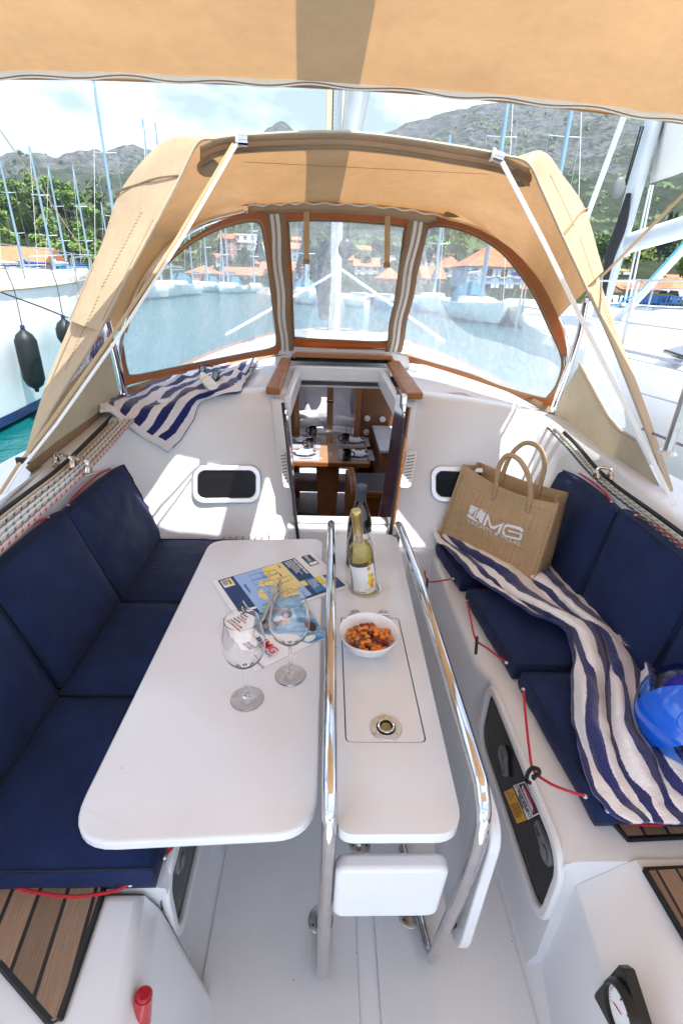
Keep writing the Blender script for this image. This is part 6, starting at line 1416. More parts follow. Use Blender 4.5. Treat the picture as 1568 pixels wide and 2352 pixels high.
# ================================================================== towels
def cloth(ctrl, name, m, lab, cat, nu=10, nv=8, wr_=.006, ws=9, th=.006, uvs=None, grp=None, seed=0, fold=1.4, up3=V((0, -.25, 1))):
    """ctrl: rows (along the length) of points across the width"""
    R1 = [catmull(r, nu) for r in ctrl]; C_ = list(zip(*R1)); C2 = [catmull(list(c), nv) for c in C_]; G = list(zip(*C2))
    G = [[p+up3*wr_*(fbm(p*ws*1.6+V((seed, 0, 0)), 3)*.6+fold*(.55-1.5*abs(noise.noise(p*ws*.75+V((0, seed, 3)))))) for p in r] for r in G]
    b = MB(); b.grid(G); return tag(b.build(name, m, smooth=True, solid=th, off=1, angle=85), lab, cat, grp)
def dk(x, y, h=.006):                              # on the cabin top
    z = 1.05
    for _ in range(5): p = T(x, y, 'Z', z); z = topz(p.x, p.y)+h
    return T(x, y, 'Z', z)
def bk(x, y, off=.008): return bulkpt(x, y, -1, off)[0]
def c3(*p): return [(.5*x, 689+.5*y) for x, y in p]
rowA = [bk(*c3((460, 525))[0]), bk(*c3((520, 545))[0], .02), bk(*c3((590, 590))[0]), bk(*c3((680, 650))[0], .014), bk(*c3((775, 712))[0])]
rowA[0] = T(229, 948, 'Y', 1.80)
rowB = [T(240, 925, 'Z', .985), bk(*c3((555, 500))[0], .018), bk(*c3((645, 535))[0], .01), bk(*c3((740, 590))[0], .02), bk(*c3((830, 650))[0], .008)]
rowC = [T(258, 910, 'Z', 1.0), dk(300, 918, .012), dk(356, 925, .02), bk(*c3((800, 520))[0], .016), bk(*c3((888, 565))[0], .008)]
rowD = [dk(330, 892, .012), dk(352, 893, .03), dk(392, 902, .022), dk(432, 915, .030), bk(*c3((930, 465))[0], .012)]
rowE = [dk(388, 868, .012), dk(402, 873, .040), dk(440, 884, .028), dk(485, 892, .045), dk(545, 908, .012)]
rowF = [dk(425, 850, .012), dk(450, 852, .045), dk(480, 866, .030), dk(520, 872, .048), dk(562, 880, .012)]
rowG = [dk(465, 838, .012), dk(495, 842, .042), dk(525, 848, .030), dk(548, 856, .048), dk(575, 858, .014)]
rowH = [dk(530, 830, .012), dk(545, 832, .03), dk(562, 836, .028), dk(575, 842, .036), dk(586, 842, .016)]
rowI = [dk(566, 824, .014), dk(574, 820, .04), dk(583, 820, .044), dk(592, 822, .04), dk(597, 826, .014)]
cloth([rowA, rowB, rowC, rowD, rowE, rowF, rowG, rowH, rowI], 'striped_towel', M.towel_crisp, 'blue and white striped towel spread over the cabin roof edge, hanging down on the left', 'towel', 16, 12, .018, 7, .008, seed=2)
# worn towel on the right bench : a length of cloth bunched across its width
def tz(x, y, h): return T(x, y, 'Z', .49+h)
L_ = [  # (left edge px) (right edge px) height ; from the bag corner down to the aft end
 ((996, 1208), (1012, 1200), .03), ((1010, 1240), (1075, 1225), .02), ((1040, 1285), (1180, 1262), .02), ((1085, 1325), (1262, 1290), .02), ((1140, 1365), (1318, 1345), .02), ((1205, 1405), (1385, 1400), .03), ((1290, 1440), (1450, 1465), .035), ((1312, 1500), (1495, 1530), .03), ((1315, 1570), (1508, 1620), .02),
 ((1318, 1650), (1545, 1715), .02), ((1330, 1740), (1600, 1790), .015), ((1352, 1815), (1640, 1830), .01), ((1392, 1862), (1650, 1868), .006), ((1440, 1898), (1650, 1888), .0)]
rows = []
for i, (a, c, h) in enumerate(L_):
    r = []
    n_ = 16
    for j in range(n_+1):
        t = j/n_; x = lerp(a[0], c[0], t); y = lerp(a[1], c[1], t)
        f = .5+.5*math.sin(t*17+i*.55+2.6*noise.noise(V((i*.55, t*2.4, 4)))); am = .052 if 4 < i < 10 else .034
        if i < 2: am = .012
        if i > 10: am = .010
        r.append(tz(x+20*noise.noise(V((i*.7, t*4, 9)))*(1 if 0 < t < 1 else .4), y+12*noise.noise(V((i*.6, t*3, 2))), h*.35+am*f*(1-.15*t)))
    rows.append(r)
cloth(rows, 'striped_towel', M.towel_worn, 'worn blue and white striped towel running from under the jute bag along the right bench', 'towel', 5, 8, .009, 15, .009, seed=5, fold=.9)
# folded-back corner of the same towel near the ball
cr_ = [[tz(1435, 1470, .06), tz(1460, 1478, .075), tz(1480, 1500, .05)], [tz(1440, 1500, .07), tz(1470, 1515, .09), tz(1492, 1540, .05)], [tz(1455, 1535, .06), tz(1480, 1550, .07), tz(1496, 1580, .03)]]
# ================================================================== jute bag
bag = thing('tote_bag', 'jute tote bag with white MG logo and two rope handles on the right bench', 'bag', (.70, 1.75, .49))
BL, BR_, TLp, TRp = V((.506, 1.889, .502)), V((.790, 1.530, .502)), V((.574, 1.905, .833)), V((.838, 1.575, .815))
TLp = T(1065, 1067, 'Y', 1.925); TRp = T(1280, 1157, 'Y', 1.575)
off = V((.112, .121, 0)); BL2, BR2 = BL+off, BR_+off; TL2 = T(1097, 1060, 'Y', 2.005); TR2 = T(1302, 1131, 'Y', 1.69)
def wall(a, b_, c, d, nm, bow=.0, seed=0, slack=0, hang=0):
    """a bottom-left, b bottom-right, c top-right, d top-left"""
    n = (b_-a).cross(d-a).normalized(); N = 18; G = []; w, h = (b_-a).length, (d-a).length
    for i in range(N+1):
        v = i/N; r = []
        for j in range(N+1):
            u = j/N; p = (a*(1-u)+b_*u)*(1-v)+(d*(1-u)+c*u)*v; e = math.sin(math.pi*u)*math.sin(math.pi*min(1, v*.8+.1))
            p = p-n*bow*e + n*.006*fbm(V((u*3, v*3, seed)), 3)*e*2 - V((0, 0, 1))*slack*math.sin(math.pi*u)*v**3
            if hang: p += n*hang*math.sin(math.pi*u)*v*v
            r.append(p)
        G.append(r)
    mb = MB(); mb.grid(G, uvf=lambda u, v: (u*w, v*h)); o = mb.build(nm, M.jute, bag, smooth=True, solid=.0025, angle=80); return G
Gf = wall(BL, BR_, TRp, TLp, 'front_panel', .010, 1, .030, 0)
Gb = wall(BR2, BL2, TL2, TR2, 'back_panel', .010, 2, .012)
Gs = wall(BR_, BR2, TR2, TRp, 'side_panel', -.02, 3, .0, -.03); Gs2 = wall(BL2, BL, TLp, TL2, 'side_panel', -.015, 4, .0, -.03)
b = MB(); b.poly([BL, BL2, BR2, BR_], [(0, 0), (0, .16), (.45, .16), (.45, 0)]); b.build('base', M.jute, bag, solid=.003)
for pts in ([r[0] for r in Gf], [r[-1] for r in Gf], Gf[0], [r[0] for r in Gb], [r[-1] for r in Gs]): b = MB(); b.tube(pts, .0055, 6); b.build('bound_edge', M.jutehandle, bag, smooth=True)
for g_ in (Gf, Gb, Gs, Gs2):
    b = MB(); n = (g_[0][-1]-g_[0][0]).cross(g_[-1][0]-g_[0][0]).normalized()
    for s_ in (1, -1): b.grid([[p+n*.0035*s_ for p in g_[-1]], [p+n*.0035*s_ for p in g_[-3]]], uvf=lambda u, v: (u*.4, v*.04))
    b.build('top_band', M.jute, bag)
def fq(G, u, v, off=.004):
    N = len(G)-1; i = min(N-1, int(v*N)); j = min(N-1, int(u*N)); fu, fv = u*N-j, v*N-i
    p = G[i][j]*(1-fu)*(1-fv)+G[i][j+1]*fu*(1-fv)+G[i+1][j]*(1-fu)*fv+G[i+1][j+1]*fu*fv
    n = (G[i][j+1]-G[i][j]).cross(G[i+1][j]-G[i][j]).normalized()
    if n.y > 0: n = -n
    return p+n*off
def handle(G, u0, u1, lift, back, lean):
    a, c = fq(G, u0, .90), fq(G, u1, .90); m_ = (a+c)/2; d = c-a
    top = m_+V((lean, back, lift)); pts = [a-V((0, 0, .035)), a+V((0, 0, .03)), a+d*.08+V((lean*.45, back*.5, lift*.62)), a+d*.28+V((lean*.85, back*.9, lift*.92)), top, c-d*.24+V((lean, back*.9, lift*.92)), c-d*.04+V((lean*.6, back*.5, lift*.62)), c+V((0, 0, .03)), c-V((0, 0, .03))]
    b = MB(); b.tube(pts, .0095, 12, smooth=6); b.build('handle', M.jutehandle, bag, smooth=True, angle=80)
handle(Gf, .40, .76, .165, .02, -.02); handle(Gb, .66, .26, .175, .02, .02)
# print on the front panel
px_ = T(1073, 1170, 'Y', 1.87)
def bagp(px, py): return None
pnl = plane3(BL, BR_, (TLp+TRp)/2); n_f = pnl[1] if pnl[1].y < 0 else -pnl[1]
def bp(px, py, o=.012): return TP(px, py, BL+n_f*o, n_f)
def c6(x, y): return (976.1+.21975*x, 1004.9+.21975*y)
# place print points onto the bowed panel by looking up the panel surface under them
def snap(p, o=.0012):
    best = None
    ux_ = (BR_-BL); 
    for it in range(1): pass
    # parametric inverse on the bilinear panel
    u, v = .5, .5
    for _ in range(25):
        q = fq(Gf, min(.999, max(0, u)), min(.999, max(0, v)), 0); du = fq(Gf, min(.999, u+.02), v, 0)-fq(Gf, u, v, 0); dv = fq(Gf, u, min(.999, v+.02), 0)-fq(Gf, u, v, 0)
        e = p-q; e -= n_f*e.dot(n_f); u += e.dot(du)/du.length_squared*.02*.6; v += e.dot(dv)/dv.length_squared*.02*.6; u = min(.97, max(.01, u)); v = min(.97, max(.01, v))
    return fq(Gf, u, v, .0022+o)
def bprint_(poly, name='logo_shape'):
    pts = []
    for i in range(len(poly)):
        a, c = poly[i], poly[(i+1) % len(poly)]
        for k in range(3): pts.append((lerp(a[0], c[0], k/3), lerp(a[1], c[1], k/3)))
    b = MB(); b.poly([snap(bp(*c6(*p))) for p in pts]); o = b.build(name, M.inkwhite, bag)
    bm = bmesh.new(); bm.from_mesh(o.data); bmesh.ops.triangulate(bm, faces=bm.faces, ngon_method='EAR_CLIP'); bm.to_mesh(o.data); bm.free()
bprint_([(450, 703), (548, 748), (500, 768), (462, 810), (430, 778)]); bprint_([(425, 790), (460, 815), (500, 850), (550, 905), (412, 828)])
bprint_([(556, 752), (590, 770), (528, 850), (505, 845), (520, 790)]); bprint_([(500, 775), (535, 762), (505, 800), (498, 842), (480, 825)])
bprint_([(560, 778), (615, 790), (592, 850), (565, 905), (540, 875), (540, 820)])
bprint_([(628, 800), (575, 918), (600, 928), (632, 855), (655, 945), (700, 965), (760, 925), (728, 1002), (752, 1010), (808, 895), (695, 930), (668, 925), (640, 812)])
bprint_([(815, 915), (850, 908), (985, 940), (1012, 965), (1008, 992), (982, 990), (975, 972), (850, 935), (835, 940), (815, 1000), (822, 1020), (955, 1052), (968, 1045), (975, 1015), (845, 985), (855, 968), (1003, 1010), (990, 1062), (960, 1078), (810, 1038), (782, 1012), (785, 985)])
def flat_text(s_, size, p0, p1, nm):
    cu = bpy.data.curves.new('t', 'FONT'); cu.body = s_; cu.size = 1; ob = bpy.data.objects.new('t', cu); me = bpy.data.meshes.new_from_object(ob); bpy.data.objects.remove(ob)
    W_ = max(v.co.x for v in me.vertices); 
    for v in me.vertices:
        t = v.co.x/W_; x = lerp(p0[0], p1[0], t); y = lerp(p0[1], p1[1], t); h = v.co.y*size
        v.co = snap(bp(*c6(x+h*.30, y-h*.95)))
    me.materials.append(M.inkwhite); o = bpy.data.objects.new(nm, me); COL.objects.link(o); o.parent = bag; o.matrix_parent_inverse = Matrix.Translation(-V(WL[bag.name]))
flat_text('YACHTS & VILLAS', 50, (402, 880), (965, 1140), 'lettering'); flat_text('since 1981', 16, (550, 748), (622, 780), 'lettering')
# ================================================================== small things on the cabin roof
def dkz(x, y, h): return dk(x, y, h)
sc_ = thing('sunscreen_bottle', 'white sunscreen bottle with blue print lying on the spread towel', 'bottle', tuple(dk(478, 880, .05)))
a, c = dk(488, 889, .075), dk(466, 862, .085); d = (c-a).normalized(); L2 = (c-a).length
b = MB(); X_, Y_, Z_ = frame(a, c); 
b.tube([a, a+d*L2*.06, a+d*L2*.7, a+d*L2*.85], lambda t: .026 if .05 < t < .9 else .020, 20, flat=.55); b.build('body', M.suncream, sc_, smooth=True, angle=60)
b = MB(); b.tube([a+d*L2*.85, c], .0145, 18); b.build('cap', M.suncream, sc_, smooth=True, angle=60)
vn_ = (EYE-(a+c)/2).normalized(); up_ = d; rt_ = up_.cross(vn_).normalized(); up_ = vn_.cross(rt_)
q0 = (a+c)/2+vn_*.020
for s_, m_, sz, dx, dy in (('sun', M.chartyellow, .018, -.015, .012), ('SENSE', M.chartmid, .012, -.02, -.004), ('50', M.orangesticker, .013, -.006, -.018)): text(s_, sz, q0+rt_*dx+up_*dy, rt_, up_, m_, sc_, bold=.0004)
sg = thing('sunglasses', 'black sunglasses with dark green lenses resting on the spread towel', 'sunglasses', tuple(dk(478, 855, .06)))
e1, e2 = dk(464, 850, .085), dk(495, 862, .080); ax = (e2-e1).normalized(); vn_ = (EYE-e1).normalized(); upv = vn_.cross(ax).normalized(); upv = upv if upv.z > 0 else -upv
nn = ax.cross(upv)
for e in (e1, e2):
    out = [e+ax*(x*.031)+upv*(y*.022) for x, y in ((-.95, .85), (.85, .75), (1, .4), (.85, -.7), (.4, -1), (-.4, -1), (-.85, -.6), (-1, .4))]
    out = catmull(out, 4, True); b = MB(); b.tube(out+[out[0]], .0032, 6, cap=False); fr_ = b.build('rim', M.black, sg, smooth=True)
    b = MB(); b.poly(out); b.build('lens', M.lens, fr_, solid=.0015)
b = MB(); b.tube([e1+ax*.028+upv*.012, (e1+e2)/2+upv*.014, e2-ax*.028+upv*.012], .0028, 6); b.build('bridge', M.black, sg)
for e, s_ in ((e1-ax*.031+upv*.014, -1), (e2+ax*.031+upv*.014, 1)): b = MB(); b.tube([e, e+V((0, .06, .0)), e+V((-.03*s_, .12, -.02))], .003, 6, smooth=3); b.build('temple', M.black, sg, smooth=True)
# blue see-through ball
c = T(1590, 1645, 'Z', .60); rb = .120
ball = thing('beach_ball', 'glossy blue see-through inflatable ball on the towel at the right edge', 'ball', tuple(c))
b = MB(); b.ball(c, rb, 40, 24); b.build('skin', M.blueclear, ball, smooth=True)
rot = Matrix.Rotation(.5, 3, 'Y') @ Matrix.Rotation(.4, 3, 'X')
for k in range(2):
    b = MB(); a0 = k*150+20; b.grid([[c+rot @ V((math.sin(R(th))*math.cos(R(a0+j*6)), math.sin(R(th))*math.sin(R(a0+j*6)), math.cos(R(th))))*rb*1.004 for j in range(11)] for th in range(6, 175, 6)]); b.build('opaque_gore', M.bluevinyl, ball, smooth=True)
b = MB(); dv = (rot @ V((-.75, -.5, .35))).normalized(); b.lathe([(.0001, rb*1.02), (.025, rb*1.012), (.027, rb*.985)], c, 24, dv); b.build('valve_disc', M.bluevinyl, ball, smooth=True)
# ================================================================== water, land, mountains
WZ = -.45
def water_mat():
    m = bpy.data.materials.new('water'); m.use_nodes = True; nt = m.node_tree; b = nt.nodes['Principled BSDF']; L = nt.links.new
    b.inputs['Roughness'].default_value = .08; b.inputs['Specular IOR Level'].default_value = .5
    tc = node(nt, 'ShaderNodeTexCoord'); n = node(nt, 'ShaderNodeTexNoise', i_Scale=2.2, i_Detail=6, i_Roughness=.6, i_Distortion=.6); L(tc.outputs['Object'], n.inputs['Vector'])
    n2 = node(nt, 'ShaderNodeTexNoise', i_Scale=.12, i_Detail=3); L(tc.outputs['Object'], n2.inputs['Vector'])
    mx = node(nt, 'ShaderNodeMixRGB'); mx.inputs['Color1'].default_value = (.0, .07, .075, 1); mx.inputs['Color2'].default_value = (.005, .14, .14, 1); L(n2.outputs['Fac'], mx.inputs['Fac']); L(mx.outputs['Color'], b.inputs['Base Color'])
    bp = node(nt, 'ShaderNodeBump', i_Strength=.5, i_Distance=.12); L(n.outputs['Fac'], bp.inputs['Height']); L(bp.outputs['Normal'], b.inputs['Normal']); return m
b = MB(); wx, wy = (-1750, -1.1, 1.3, 1750), (-240, 1.95, 7.1, 1440); b.grid([[V((x, y, WZ)) for x in wx] for y in wy], skip=lambda i, j: i == 1 and j == 1); b.build('water', water_mat(), kind='structure')
RP = [(-400, 395), (-200, 400), (0, 372), (35, 345), (60, 362), (110, 347), (180, 349), (300, 343), (345, 346), (400, 350), (520, 330), (590, 322), (618, 298), (640, 284), (668, 300), (700, 318), (790, 318), (865, 304), (950, 282), (1040, 252), (1105, 236), (1180, 236), (1250, 232), (1340, 225), (1450, 220), (1568, 230), (1750, 240)]
rid = []
for x, y in RP:
    p = T(x, y, 'Y', 1000) if ray(x, y).y > 0 else None
    if p: rid.append((math.atan2(p.x, p.y), (p.z-1.5)/math.hypot(p.x, p.y)))
rid.sort()
def interp(tab, a):
    if a <= tab[0][0]: return tab[0][1]
    for (a0, v0), (a1, v1) in zip(tab, tab[1:]):
        if a <= a1: t = (a-a0)/(a1-a0); return v0+(v1-v0)*t
    return tab[-1][1]
SH = [(-240, 60), (-120, 96), (-60, 106), (-22, 104), (-10, 84), (0, 60), (9, 50), (22, 38), (32, 31), (60, 24), (120, 5)]
sh = sorted((math.atan2(x, y), math.hypot(x, y)) for x, y in SH)
def ground(az, r):
    rs = interp(sh, az)
    if r < rs: return WZ-1.5
    if r < rs+7: return .45
    em = interp(rid, az); s = (r-rs-7)/(1000-rs-7); k = .72
    e = em*min(1, s)**k if s <= 1 else em*(1-(s-1)*.8)
    e0 = (.45-1.5)/(rs+7); w = min(1, s*30); e = lerp(e0, e, w)
    k2 = max(0, min(1, (r-rs-7)/34)); k2 = k2*k2*(3-2*k2); wl = max(0, min(1, (-.26-az)/.12)); e = max(e, (.088+.006*math.sin(az*40))*k2*wl)
    p = V((math.sin(az)*r, math.cos(az)*r, 0))
    amp = min(1, s*3)*.030*(1 if s < .9 else .45)
    n = noise.ridged_multi_fractal(p/170, 1.0, 2.1, 5, 1.0, 2.0)-1.0 if s > .03 else 0
    n2 = fbm(p/45, 3)
    return 1.5+e*r+r*amp*(n*.9+n2*.5)
rr_ = [20, 24, 28, 31, 34, 37, 40, 44, 48, 52, 56, 60, 66, 72, 78, 84, 90, 96, 102, 108, 114, 120, 128, 136, 146, 158, 172, 188]+[206*(1.048**i) for i in range(37)]+[1230, 1400]
AZ = [R(-64+i*.42) for i in range(306)]
b = MB(); b.grid([[V((math.sin(a)*r, math.cos(a)*r, ground(a, r))) for a in AZ] for r in rr_])
def land_mat():
    m = bpy.data.materials.new('land'); m.use_nodes = True; nt = m.node_tree; b = nt.nodes['Principled BSDF']; L = nt.links.new; b.inputs['Roughness'].default_value = .95; b.inputs['Specular IOR Level'].default_value = .1
    tc = node(nt, 'ShaderNodeTexCoord'); s = sep(nt)
    mpp = node(nt, 'ShaderNodeMapping'); mpp.inputs['Scale'].default_value = (1, 1, 2.0); L(tc.outputs['Object'], mpp.inputs['Vector'])
    n1 = node(nt, 'ShaderNodeTexNoise', i_Scale=.011, i_Detail=9, i_Roughness=.68); L(mpp.outputs[0], n1.inputs['Vector'])
    n2 = node(nt, 'ShaderNodeTexNoise', i_Scale=.07, i_Detail=8, i_Roughness=.72); L(mpp.outputs[0], n2.inputs['Vector'])
    vo = node(nt, 'ShaderNodeTexVoronoi', i_Scale=.13, i_Randomness=1.0); L(mpp.outputs[0], vo.inputs['Vector'])
    rock = node(nt, 'ShaderNodeValToRGB'); e = rock.color_ramp.elements; e[0].position = .32; e[0].color = (.02, .028, .028, 1); e[1].position = .70; e[1].color = (.185, .185, .175, 1); L(n2.outputs['Fac'], rock.inputs['Fac'])
    veg = node(nt, 'ShaderNodeValToRGB'); e = veg.color_ramp.elements; e[0].position = .3; e[0].color = (.010, .022, .009, 1); e[1].position = .7; e[1].color = (.065, .08, .034, 1); L(n2.outputs['Fac'], veg.inputs['Fac'])
    # scrub dots, vegetation patches, more green low down
    zf = node(nt, 'ShaderNodeMapRange'); zf.inputs['From Min'].default_value = 8; zf.inputs['From Max'].default_value = 140; zf.inputs['To Min'].default_value = .42; zf.inputs['To Max'].default_value = -.04; L(s.outputs['Z'], zf.inputs['Value'])
    a = mth(nt, 'ADD', n1.outputs['Fac'], zf.outputs['Result']); a = mth(nt, 'MULTIPLY_ADD', mth(nt, 'SUBTRACT', a, .52), 9, 0); 
    dots = mth(nt, 'MULTIPLY', mth(nt, 'LESS_THAN', vo.outputs['Distance'], mth(nt, 'MULTIPLY_ADD', n1.outputs['Fac'], 1.3, -.22)), .85)
    f = node(nt, 'ShaderNodeMath', operation='MAXIMUM', use_clamp=True); L(a, f.inputs[0]); L(dots, f.inputs[1])
    mx = node(nt, 'ShaderNodeMixRGB'); L(f.outputs[0], mx.inputs['Fac']); L(rock.outputs['Color'], mx.inputs['Color1']); L(veg.outputs['Color'], mx.inputs['Color2'])
    qy = mth(nt, 'LESS_THAN', s.outputs['Z'], .47); m2 = node(nt, 'ShaderNodeMixRGB'); m2.inputs['Color2'].default_value = (.42, .40, .37, 1); L(qy, m2.inputs['Fac']); L(mx.outputs['Color'], m2.inputs['Color1']); L(m2.outputs['Color'], b.inputs['Base Color'])
    bp = node(nt, 'ShaderNodeBump', i_Strength=1, i_Distance=5); L(n2.outputs['Fac'], bp.inputs['Height']); L(bp.outputs['Normal'], b.inputs['Normal']); return m
b.build('mountains', land_mat(), smooth=True, angle=180, kind='structure')
def gp(px, Yd):
    """ground point seen in this column of the photo, Yd metres ahead"""
    z = 2
    p = T(px, 640, 'Y', Yd); az = math.atan2(p.x, p.y); return V((p.x, p.y, ground(az, math.hypot(p.x, p.y))))
# ------------------------------------------------------------------ trees
M['leaf_a'] = mat('leaf_a', (.10, .175, .03), .7, col2=(.16, .25, .05), vscale=1.5, spec=.2)
M['leaf_b'] = mat('leaf_b', (.065, .11, .035), .7, col2=(.12, .17, .07), vscale=1.5, spec=.2)
M['leaf_c'] = mat('leaf_c', (.018, .04, .018), .8, col2=(.03, .06, .025), vscale=1.5, spec=.2)
M['leaf_d'] = mat('leaf_d', (.17, .21, .03), .7, col2=(.10, .15, .03), vscale=1.5, spec=.2)
M['bark'] = mat('bark', (.12, .085, .055), .9, var=.3, vscale=8)
def crown_mesh(name, m, n, sx, sz, leaf, seed, cone=False):
    random.seed(seed); bm_v, bm_f = [], []
    blobs = [(V((random.uniform(-.6, .6)*sx, random.uniform(-.6, .6)*sx, random.uniform(.35, .85)*sz)), random.uniform(.28, .5)*sx) for _ in range(9)]
    for i in range(n):
        if cone:
            t = random.random(); a = random.uniform(0, 6.3); r = sx*(1-t)*(.6+.4*random.random()); c = V((math.cos(a)*r, math.sin(a)*r, sz*(.12+.88*t)))
        else:
            bc, br = random.choice(blobs); d = V((random.gauss(0, 1), random.gauss(0, 1), random.gauss(0, 1))).normalized(); c = bc+d*br*(random.random()**.33)
        d1 = V((random.gauss(0, 1), random.gauss(0, 1), random.gauss(0, .6))).normalized(); d2 = d1.orthogonal().normalized(); s = leaf*random.uniform(.6, 1.3)
        k = len(bm_v); bm_v += [c-d1*s, c+d2*s*.7, c+d1*s, c-d2*s*.7]; bm_f.append((k, k+1, k+2, k+3))
    me = bpy.data.meshes.new(name); me.from_pydata([tuple(v) for v in bm_v], [], bm_f); me.materials.append(m); return me
CR = {'bushy': crown_mesh('crown', M.leaf_a, 900, 2.6, 5.4, .33, 1), 'olive': crown_mesh('crown', M.leaf_b, 900, 2.8, 5.0, .30, 2), 'dark': crown_mesh('crown', M.leaf_c, 900, 1.9, 7.5, .32, 3, True), 'yellow': crown_mesh('crown', M.leaf_d, 700, 2.4, 4.2, .30, 4), 'light': crown_mesh('crown', M.leaf_a, 1000, 3.0, 6.2, .34, 8)}
tb = MB(); tb.tube([(0, 0, -1), (.05, .03, 1), (.1, 0, 2.6), (0, .1, 3.6)], lambda t: .22*(1-.6*t), 7); 
for a in (0, 2, 4): tb.tube([(.08, 0, 2.0), (math.cos(a)*.9, math.sin(a)*.9, 3.4)], lambda t: .10*(1-.6*t), 5)
_tm = tb.build('trunk', M.bark); TRK = _tm.data; bpy.data.objects.remove(_tm)
used_lab = {}
ADJ = {'bushy': 'bright green bushy tree', 'olive': 'grey-green olive-like tree', 'dark': 'dark pointed conifer', 'yellow': 'yellow-green rounded tree', 'light': 'tall bright green tree'}
def tree(kind, p, s, where, grp):
    base = ADJ[kind]+' '+where; used_lab[base] = used_lab.get(base, 0)+1
    t = thing('pine_tree' if kind == 'dark' else 'tree', base, 'tree', tuple(p), grp, random.uniform(0, 6)); t.scale = (s, s, s*random.uniform(.9, 1.15))
    for nm, me in (('trunk', TRK), ('crown', CR[kind])): o = bpy.data.objects.new(nm, me); COL.objects.link(o); o.parent = t
random.seed(11)
GRT = 'trees on the shore left of the hood'
for i in range(34):
    px = -14+i*8.2+random.uniform(-4, 4); Yd = 112+(i*37 % 7)*6+random.uniform(-2, 2); p = gp(px, Yd); kd = ('bushy', 'olive', 'light', 'bushy', 'light')[i % 5]; 
    tree(kd, p, random.uniform(.75, 1.1), 'in the green belt, '+('behind the leftmost masts' if px < 50 else 'behind the second and third mast' if px < 125 else 'behind the close pair of masts' if px < 200 else 'beside the hood on the left'), GRT)
GRC = 'trees on the slope seen through the hood windows'
for i in range(34):
    px = 430+i*19+random.uniform(-8, 8)
    if 1060 < px < 1190: continue
    Yd = 95+(i*53 % 7)*11; p = gp(px, Yd+(30 if px < 700 else 0)); tree(('bushy', 'olive', 'light', 'olive', 'dark')[i % 5], p, random.uniform(.7, 1.05), 'on the village slope, '+('low' if Yd < 115 else 'mid' if Yd < 140 else 'high')+' in the '+('left' if px < 640 else 'centre' if px < 930 else 'right')+' hood window', GRC)
GRR = 'trees on the slope to the right'
for i, (px, Yd, kd, s) in enumerate(((1445, 78, 'yellow', 1.1), (1500, 118, 'dark', 1.25), (1512, 119, 'dark', 1.1), (1560, 66, 'bushy', .7), (1372, 95, 'olive', 1.0), (1380, 110, 'bushy', 1), (1540, 130, 'light', .9), (1480, 135, 'olive', 1), (1465, 150, 'bushy', 1), (1525, 150, 'olive', 1.1), (1555, 160, 'bushy', 1.1), (1420, 150, 'olive', 1.1), (1440, 165, 'light', 1), (1400, 170, 'bushy', 1.2))):
    tree(kd, gp(px, Yd), s, ('low behind the quay houses', 'on the slope above the village')[Yd > 100]+', '+('beside the hood' if px < 1400 else 'behind the mast foot' if px < 1443 else 'above the white low building' if px < 1481 else 'behind the vang' if px < 1505 else 'right of the vang' if px < 1535 else 'by the right edge'), GRR)
# scrub on the lower slopes, past counting
random.seed(21); vs, fs = [], []
for i in range(4200):
    a = random.uniform(R(-52), R(46)); r = 150*(6.0**random.random()); z = ground(a, r)
    if z < 1: continue
    if fbm(V((math.sin(a)*r, math.cos(a)*r, 0))/60+V((7, 3, 1)), 3) < -.12: continue
    c = V((math.sin(a)*r, math.cos(a)*r, z)); s = random.uniform(.7, 1.7)*(1+r/500)
    for _ in range(4):
        d = V((random.gauss(0, .5), random.gauss(0, .5), random.uniform(.1, .8)))*s; d1 = V((random.gauss(0, 1), random.gauss(0, 1), random.gauss(0, .7))).normalized()*s*.8; d2 = d1.orthogonal().normalized()*s*.7
        k = len(vs); vs += [tuple(c+d-d1), tuple(c+d+d2), tuple(c+d+d1), tuple(c+d-d2)]; fs.append((k, k+1, k+2, k+3))
me = bpy.data.meshes.new('scrub'); me.from_pydata(vs, [], fs); me.materials.append(M.leaf_b); o = bpy.data.objects.new('scrub', me); COL.objects.link(o); o['kind'] = 'stuff'; tag(o, 'dark green scrub dotted over the rocky slopes', 'scrub')
